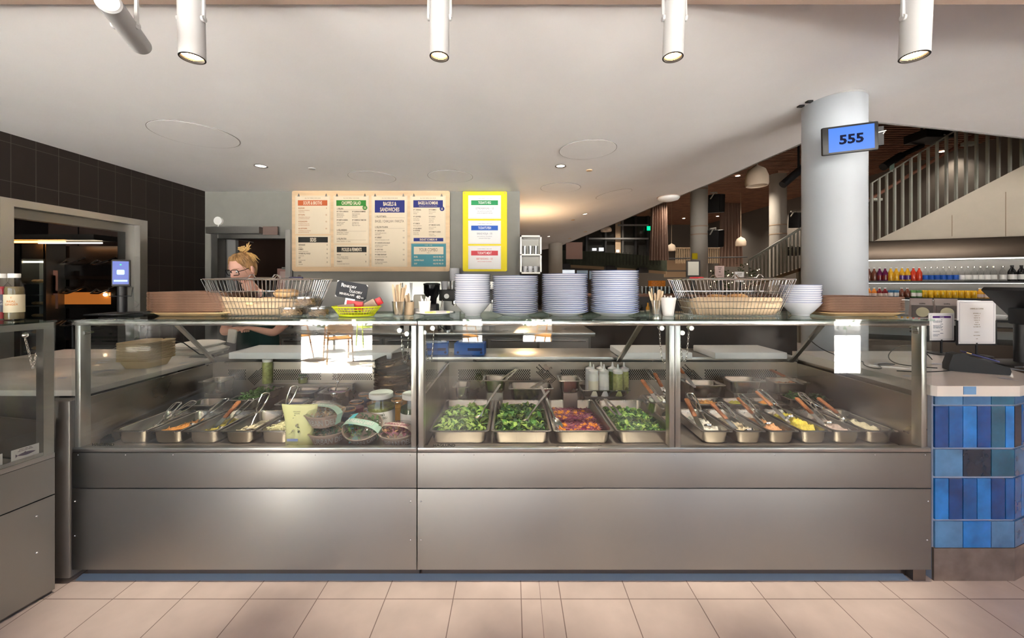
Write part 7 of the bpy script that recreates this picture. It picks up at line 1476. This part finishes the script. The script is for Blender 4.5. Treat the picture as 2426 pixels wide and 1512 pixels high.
HM = Matrix.Translation((-.085, -.105, 1.560)) @ Matrix.Rotation(math.radians(-15), 4, 'Z') @ Matrix.Rotation(math.radians(24), 4, 'X') @ Matrix.Diagonal((1.08, 1.08, 1.08, 1))
bm2 = bmesh.new(); bm2.from_mesh(bme); NU, NV = 56, 44
rows_ = [[bm2.verts.new(HM @ headpoint(2 * PI * i / NU, -PI / 2 + PI * j / NV)) for i in range(NU)] for j in range(1, NV)]
for a, b in zip(rows_, rows_[1:]):
    for i in range(NU): bm2.faces.new([a[i], a[(i + 1) % NU], b[(i + 1) % NU], b[i]])
bm2.faces.new(rows_[0][::-1]); bm2.faces.new(rows_[-1])
for s in (-1, 1):   # ears
    e_ = [[HM @ Vector((s * (.070 + .010 * k), .006 + (.016 * (1 - .25 * abs(k - 1))) * math.cos(a), -.008 + (.030 * (1 - .2 * abs(k - 1))) * math.sin(a))) for a in [2 * PI * i / 14 for i in range(14)]] for k in range(3)]
    vs_ = [[bm2.verts.new(q) for q in r] for r in e_]
    for a, b in zip(vs_, vs_[1:]):
        for i in range(14): bm2.faces.new([a[i], a[(i + 1) % 14], b[(i + 1) % 14], b[i]])
    bm2.faces.new(vs_[-1]); bm2.faces.new(vs_[0][::-1])
bmesh.ops.recalc_face_normals(bm2, faces=bm2.faces[:]); me = bpy.data.meshes.new('body'); bm2.to_mesh(me); bm2.free(); me.materials.append(M('skin')); me.shade_smooth()
bo = bpy.data.objects.new('body', me); COL.objects.link(bo); bo.parent = pr
mat('lip', (.52, .18, .16), .4); mat('eye_white', (.75, .73, .70), .2); mat('iris', (.06, .09, .10), .15)
t = MB()
for s in (-1, 1): t.sphere(HM @ Vector((s * .030, -.076, .008)), .0105, 14)
t.build('eye', 'eye_white', pr)
t = MB()
for s in (-1, 1): t.sphere(HM @ Vector((s * .031, -.084, .004)), .0048, 10)
t.build('iris', 'iris', pr)
t = MB()
for s in (-1, 1): t.tube([HM @ Vector((s * (.014 + .009 * k), -.0935 + .0016 * k * k, .030 + .003 * math.sin(k))) for k in range(5)], [.0012, .0022, .0024, .002, .001], 5)
t.build('eyebrow', 'hair', pr)
MB().tube([HM @ Vector((x, -.098 - .003 * math.cos(x * 60) + abs(x) * .25, -.0545)) for x in (-.020, -.01, 0, .01, .020)], [.001, .0032, .0036, .0032, .001], 6).build('lips', 'lip', pr)
gl = None; t = MB()
for s in (-1, 1):
    t.tube([HM @ Vector((s * .031 + q.x, -.101 + abs(s * .031 + q.x) * .18, .006 + q.y)) for q in rrect(.055, .042, .012, 0, 4)], .0030, 6, closed=True)
    t.tube([HM @ Vector(q) for q in ((s * .055, -.090, .012), (s * .072, -.055, .010), (s * .080, .004, .010), (s * .078, .020, -.004))], .0030, 6)
t.tube([HM @ Vector(q) for q in ((-.007, -.103, .010), (0, -.105, .012), (.007, -.103, .010))], .002, 6); gl = t.build('glasses', 'glasses_black', pr)
t = MB()
for s in (-1, 1): t.poly([HM @ Vector((s * .031 + q.x, -.1005 + abs(s * .031 + q.x) * .18, .006 + q.y)) for q in rrect(.053, .040, .011, 0, 4)])
t.build('lens', 'glass_clear', gl, smooth=0)
# hair: cap over the skull, strands swept to a knot, loose ends
def hairline(u):       # lowest covered latitude for a longitude; the face opens around u = 0
    a = abs((u + PI) % (2 * PI) - PI); return .80 if a < .6 else .80 - (a - .6) * 1.08 if a < 1.5 else -.17 - (a - 1.5) * .62 if a < 2.3 else -.67
t = MB(); NUh, NVh = 64, 16; rows_ = []
for j in range(NVh + 1):
    r = []
    for i in range(NUh):
        u = 2 * PI * i / NUh; v0 = hairline(u); v_ = v0 + (PI / 2 * .985 - v0) * j / NVh; p_ = headpoint(u, v_, .05); p_ += p_.normalized() * (.003 * math.sin(u * 31 + v_ * 5) + .006 * math.sin(PI * j / NVh) - (.006 if j == 0 else 0)); r.append(HM @ p_)
    rows_.append(r)
t.loft(rows_, False, True); hr = t.build('hair', 'hair', pr)
rnd = random.Random(21); t = MB(); kn = Vector((.0, .055, .108))
for k in range(46):
    u = rnd.uniform(-PI, PI); v0 = hairline(u) + .03; a = headpoint(u, v0, .09); b = headpoint(u, (v0 + 1.2) / 2, .13); c = kn + Vector((rnd.uniform(-.02, .02), rnd.uniform(-.02, .02), rnd.uniform(-.01, .01)))
    t.tube([HM @ a, HM @ a.lerp(b, .5) * 1.0, HM @ b, HM @ b.lerp(c, .6), HM @ c], [.002, .0035, .004, .004, .003], 5)
t.build('swept_strands', 'hair', hr)
t = MB()
for k in range(16):
    a0 = rnd.random() * 6.28; rr = rnd.uniform(.010, .028); ty_ = rnd.uniform(-.5, .5)
    t.tube([HM @ (kn + Vector((rr * math.cos(a0 + a), rr * math.sin(a0 + a) * .8, .016 + .018 * math.sin(a * .8 + ty_) + .004 * k * .3))) for a in [i * .5 for i in range(9)]], [.003] + [.006] * 7 + [.002], 6)
t.build('hair_knot', 'hair_tip', hr)
t = MB(); back = HM @ kn
for k in range(34):
    d1 = Vector((rnd.uniform(.45, 1), rnd.uniform(-.2, .3), rnd.uniform(-.95, -.1))).normalized(); L = rnd.uniform(.06, .13)
    if k % 7 == 0: d1 = Vector((rnd.uniform(.1, .7), 0, .5)).normalized()
    t.tube([back, back + d1 * L * .4 + Vector((.012, 0, .008)), back + d1 * L * .8, back + d1 * L + Vector((0, 0, -.012))], [.004, .0048, .0035, .0008], 5)
t.build('loose_ends', 'hair_tip', hr)
t = MB()
for s, n_ in ((-1, 2), (1, 1)):
    for k in range(n_): t.tube([HM @ Vector((s * (.066 + .003 * k), -.05 + .012 * k, .052)), HM @ Vector((s * (.082 + .002 * k), -.055 + .012 * k, .02)), HM @ Vector((s * .083, -.05 + .02 * k, -.03 - .01 * k))], [.002, .002, .0006], 5)
t.build('side_wisps', 'hair', hr)
# clothes
up = lambda r, e: (r[0] + e, r[1] + e) if isinstance(r, tuple) else r + e
sc_ch = [[(pel, (.142, .112)), (ch1, (.120, .098)), (ch2, (.130, .098)), ((-.030, -.04, 1.335), .070)]]
for s in (-1, 1): a = arm_(s); sc_ch.append([(ch2, (.130, .098)), (a[0], .068), (a[1], .056), ((Vector(a[1]).lerp(Vector(a[2]), .35))[:], .052)])
me = chainmesh(sc_ch); me.materials.append(M('shirt_dark')); me.shade_smooth(); q = bpy.data.objects.new('shirt', me); COL.objects.link(q); q.parent = pr
tc_ = [[((0, 0, .95), (.145, .115)), ((0, 0, .90), (.145, .115))]]
for s in (-1, 1): tc_.append([((0, 0, .90), (.145, .115)), ((s * .095, 0, .82), .100), ((s * .10, -.01, .48), .072), ((s * .10, .02, .10), .060)])
me = chainmesh(tc_); me.materials.append(M('black')); me.shade_smooth(); q = bpy.data.objects.new('trousers', me); COL.objects.link(q); q.parent = pr
t = MB(); rr = []
for z, w_, r in ((1.30, .085, .128), (1.22, .13, .135), (1.10, .19, .135), (.98, .235, .155), (.80, .25, .165), (.45, .26, .18)):
    rr.append([Vector((r * 1.12 * math.sin(a), -r * math.cos(a) - .012, z)) for a in [w_ / r * (-1 + 2 * k / 14) * .95 for k in range(15)]])
t.loft(rr, False, False, closed=False); ap = t.build('apron', 'apron_green', pr)
for s in (-1, 1): MB().tube([(s * .085, -.125, 1.30), (s * .085, -.09, 1.37), (s * .05, .03, 1.375)], .008, 6).build('neck_strap', 'apron_green', ap)
MB().tube([(-.15, -.08, 1.02), (0, -.155, 1.025), (.15, -.08, 1.02)], .009, 6).build('waist_tie', 'apron_green', ap)
for s in (-1, 1): MB().loft([rrect(.10, .26, .045, 0, 4, s * .105, -.06), rrect(.10, .26, .045, .03, 4, s * .105, -.06), rrect(.08, .16, .035, .09, 4, s * .105, -.01)]).build('shoe', 'black', pr)
q = MB().box((-.03, -.012, 0), (.035, .012, .11), bev=.008).build('cloth', 'towel', loc=(-2.19, 2.945, .975)); q.rotation_euler = (.1, .2, 0); tag(q, 'white cloth hanging from the staff member\'s hands', 'cloth')
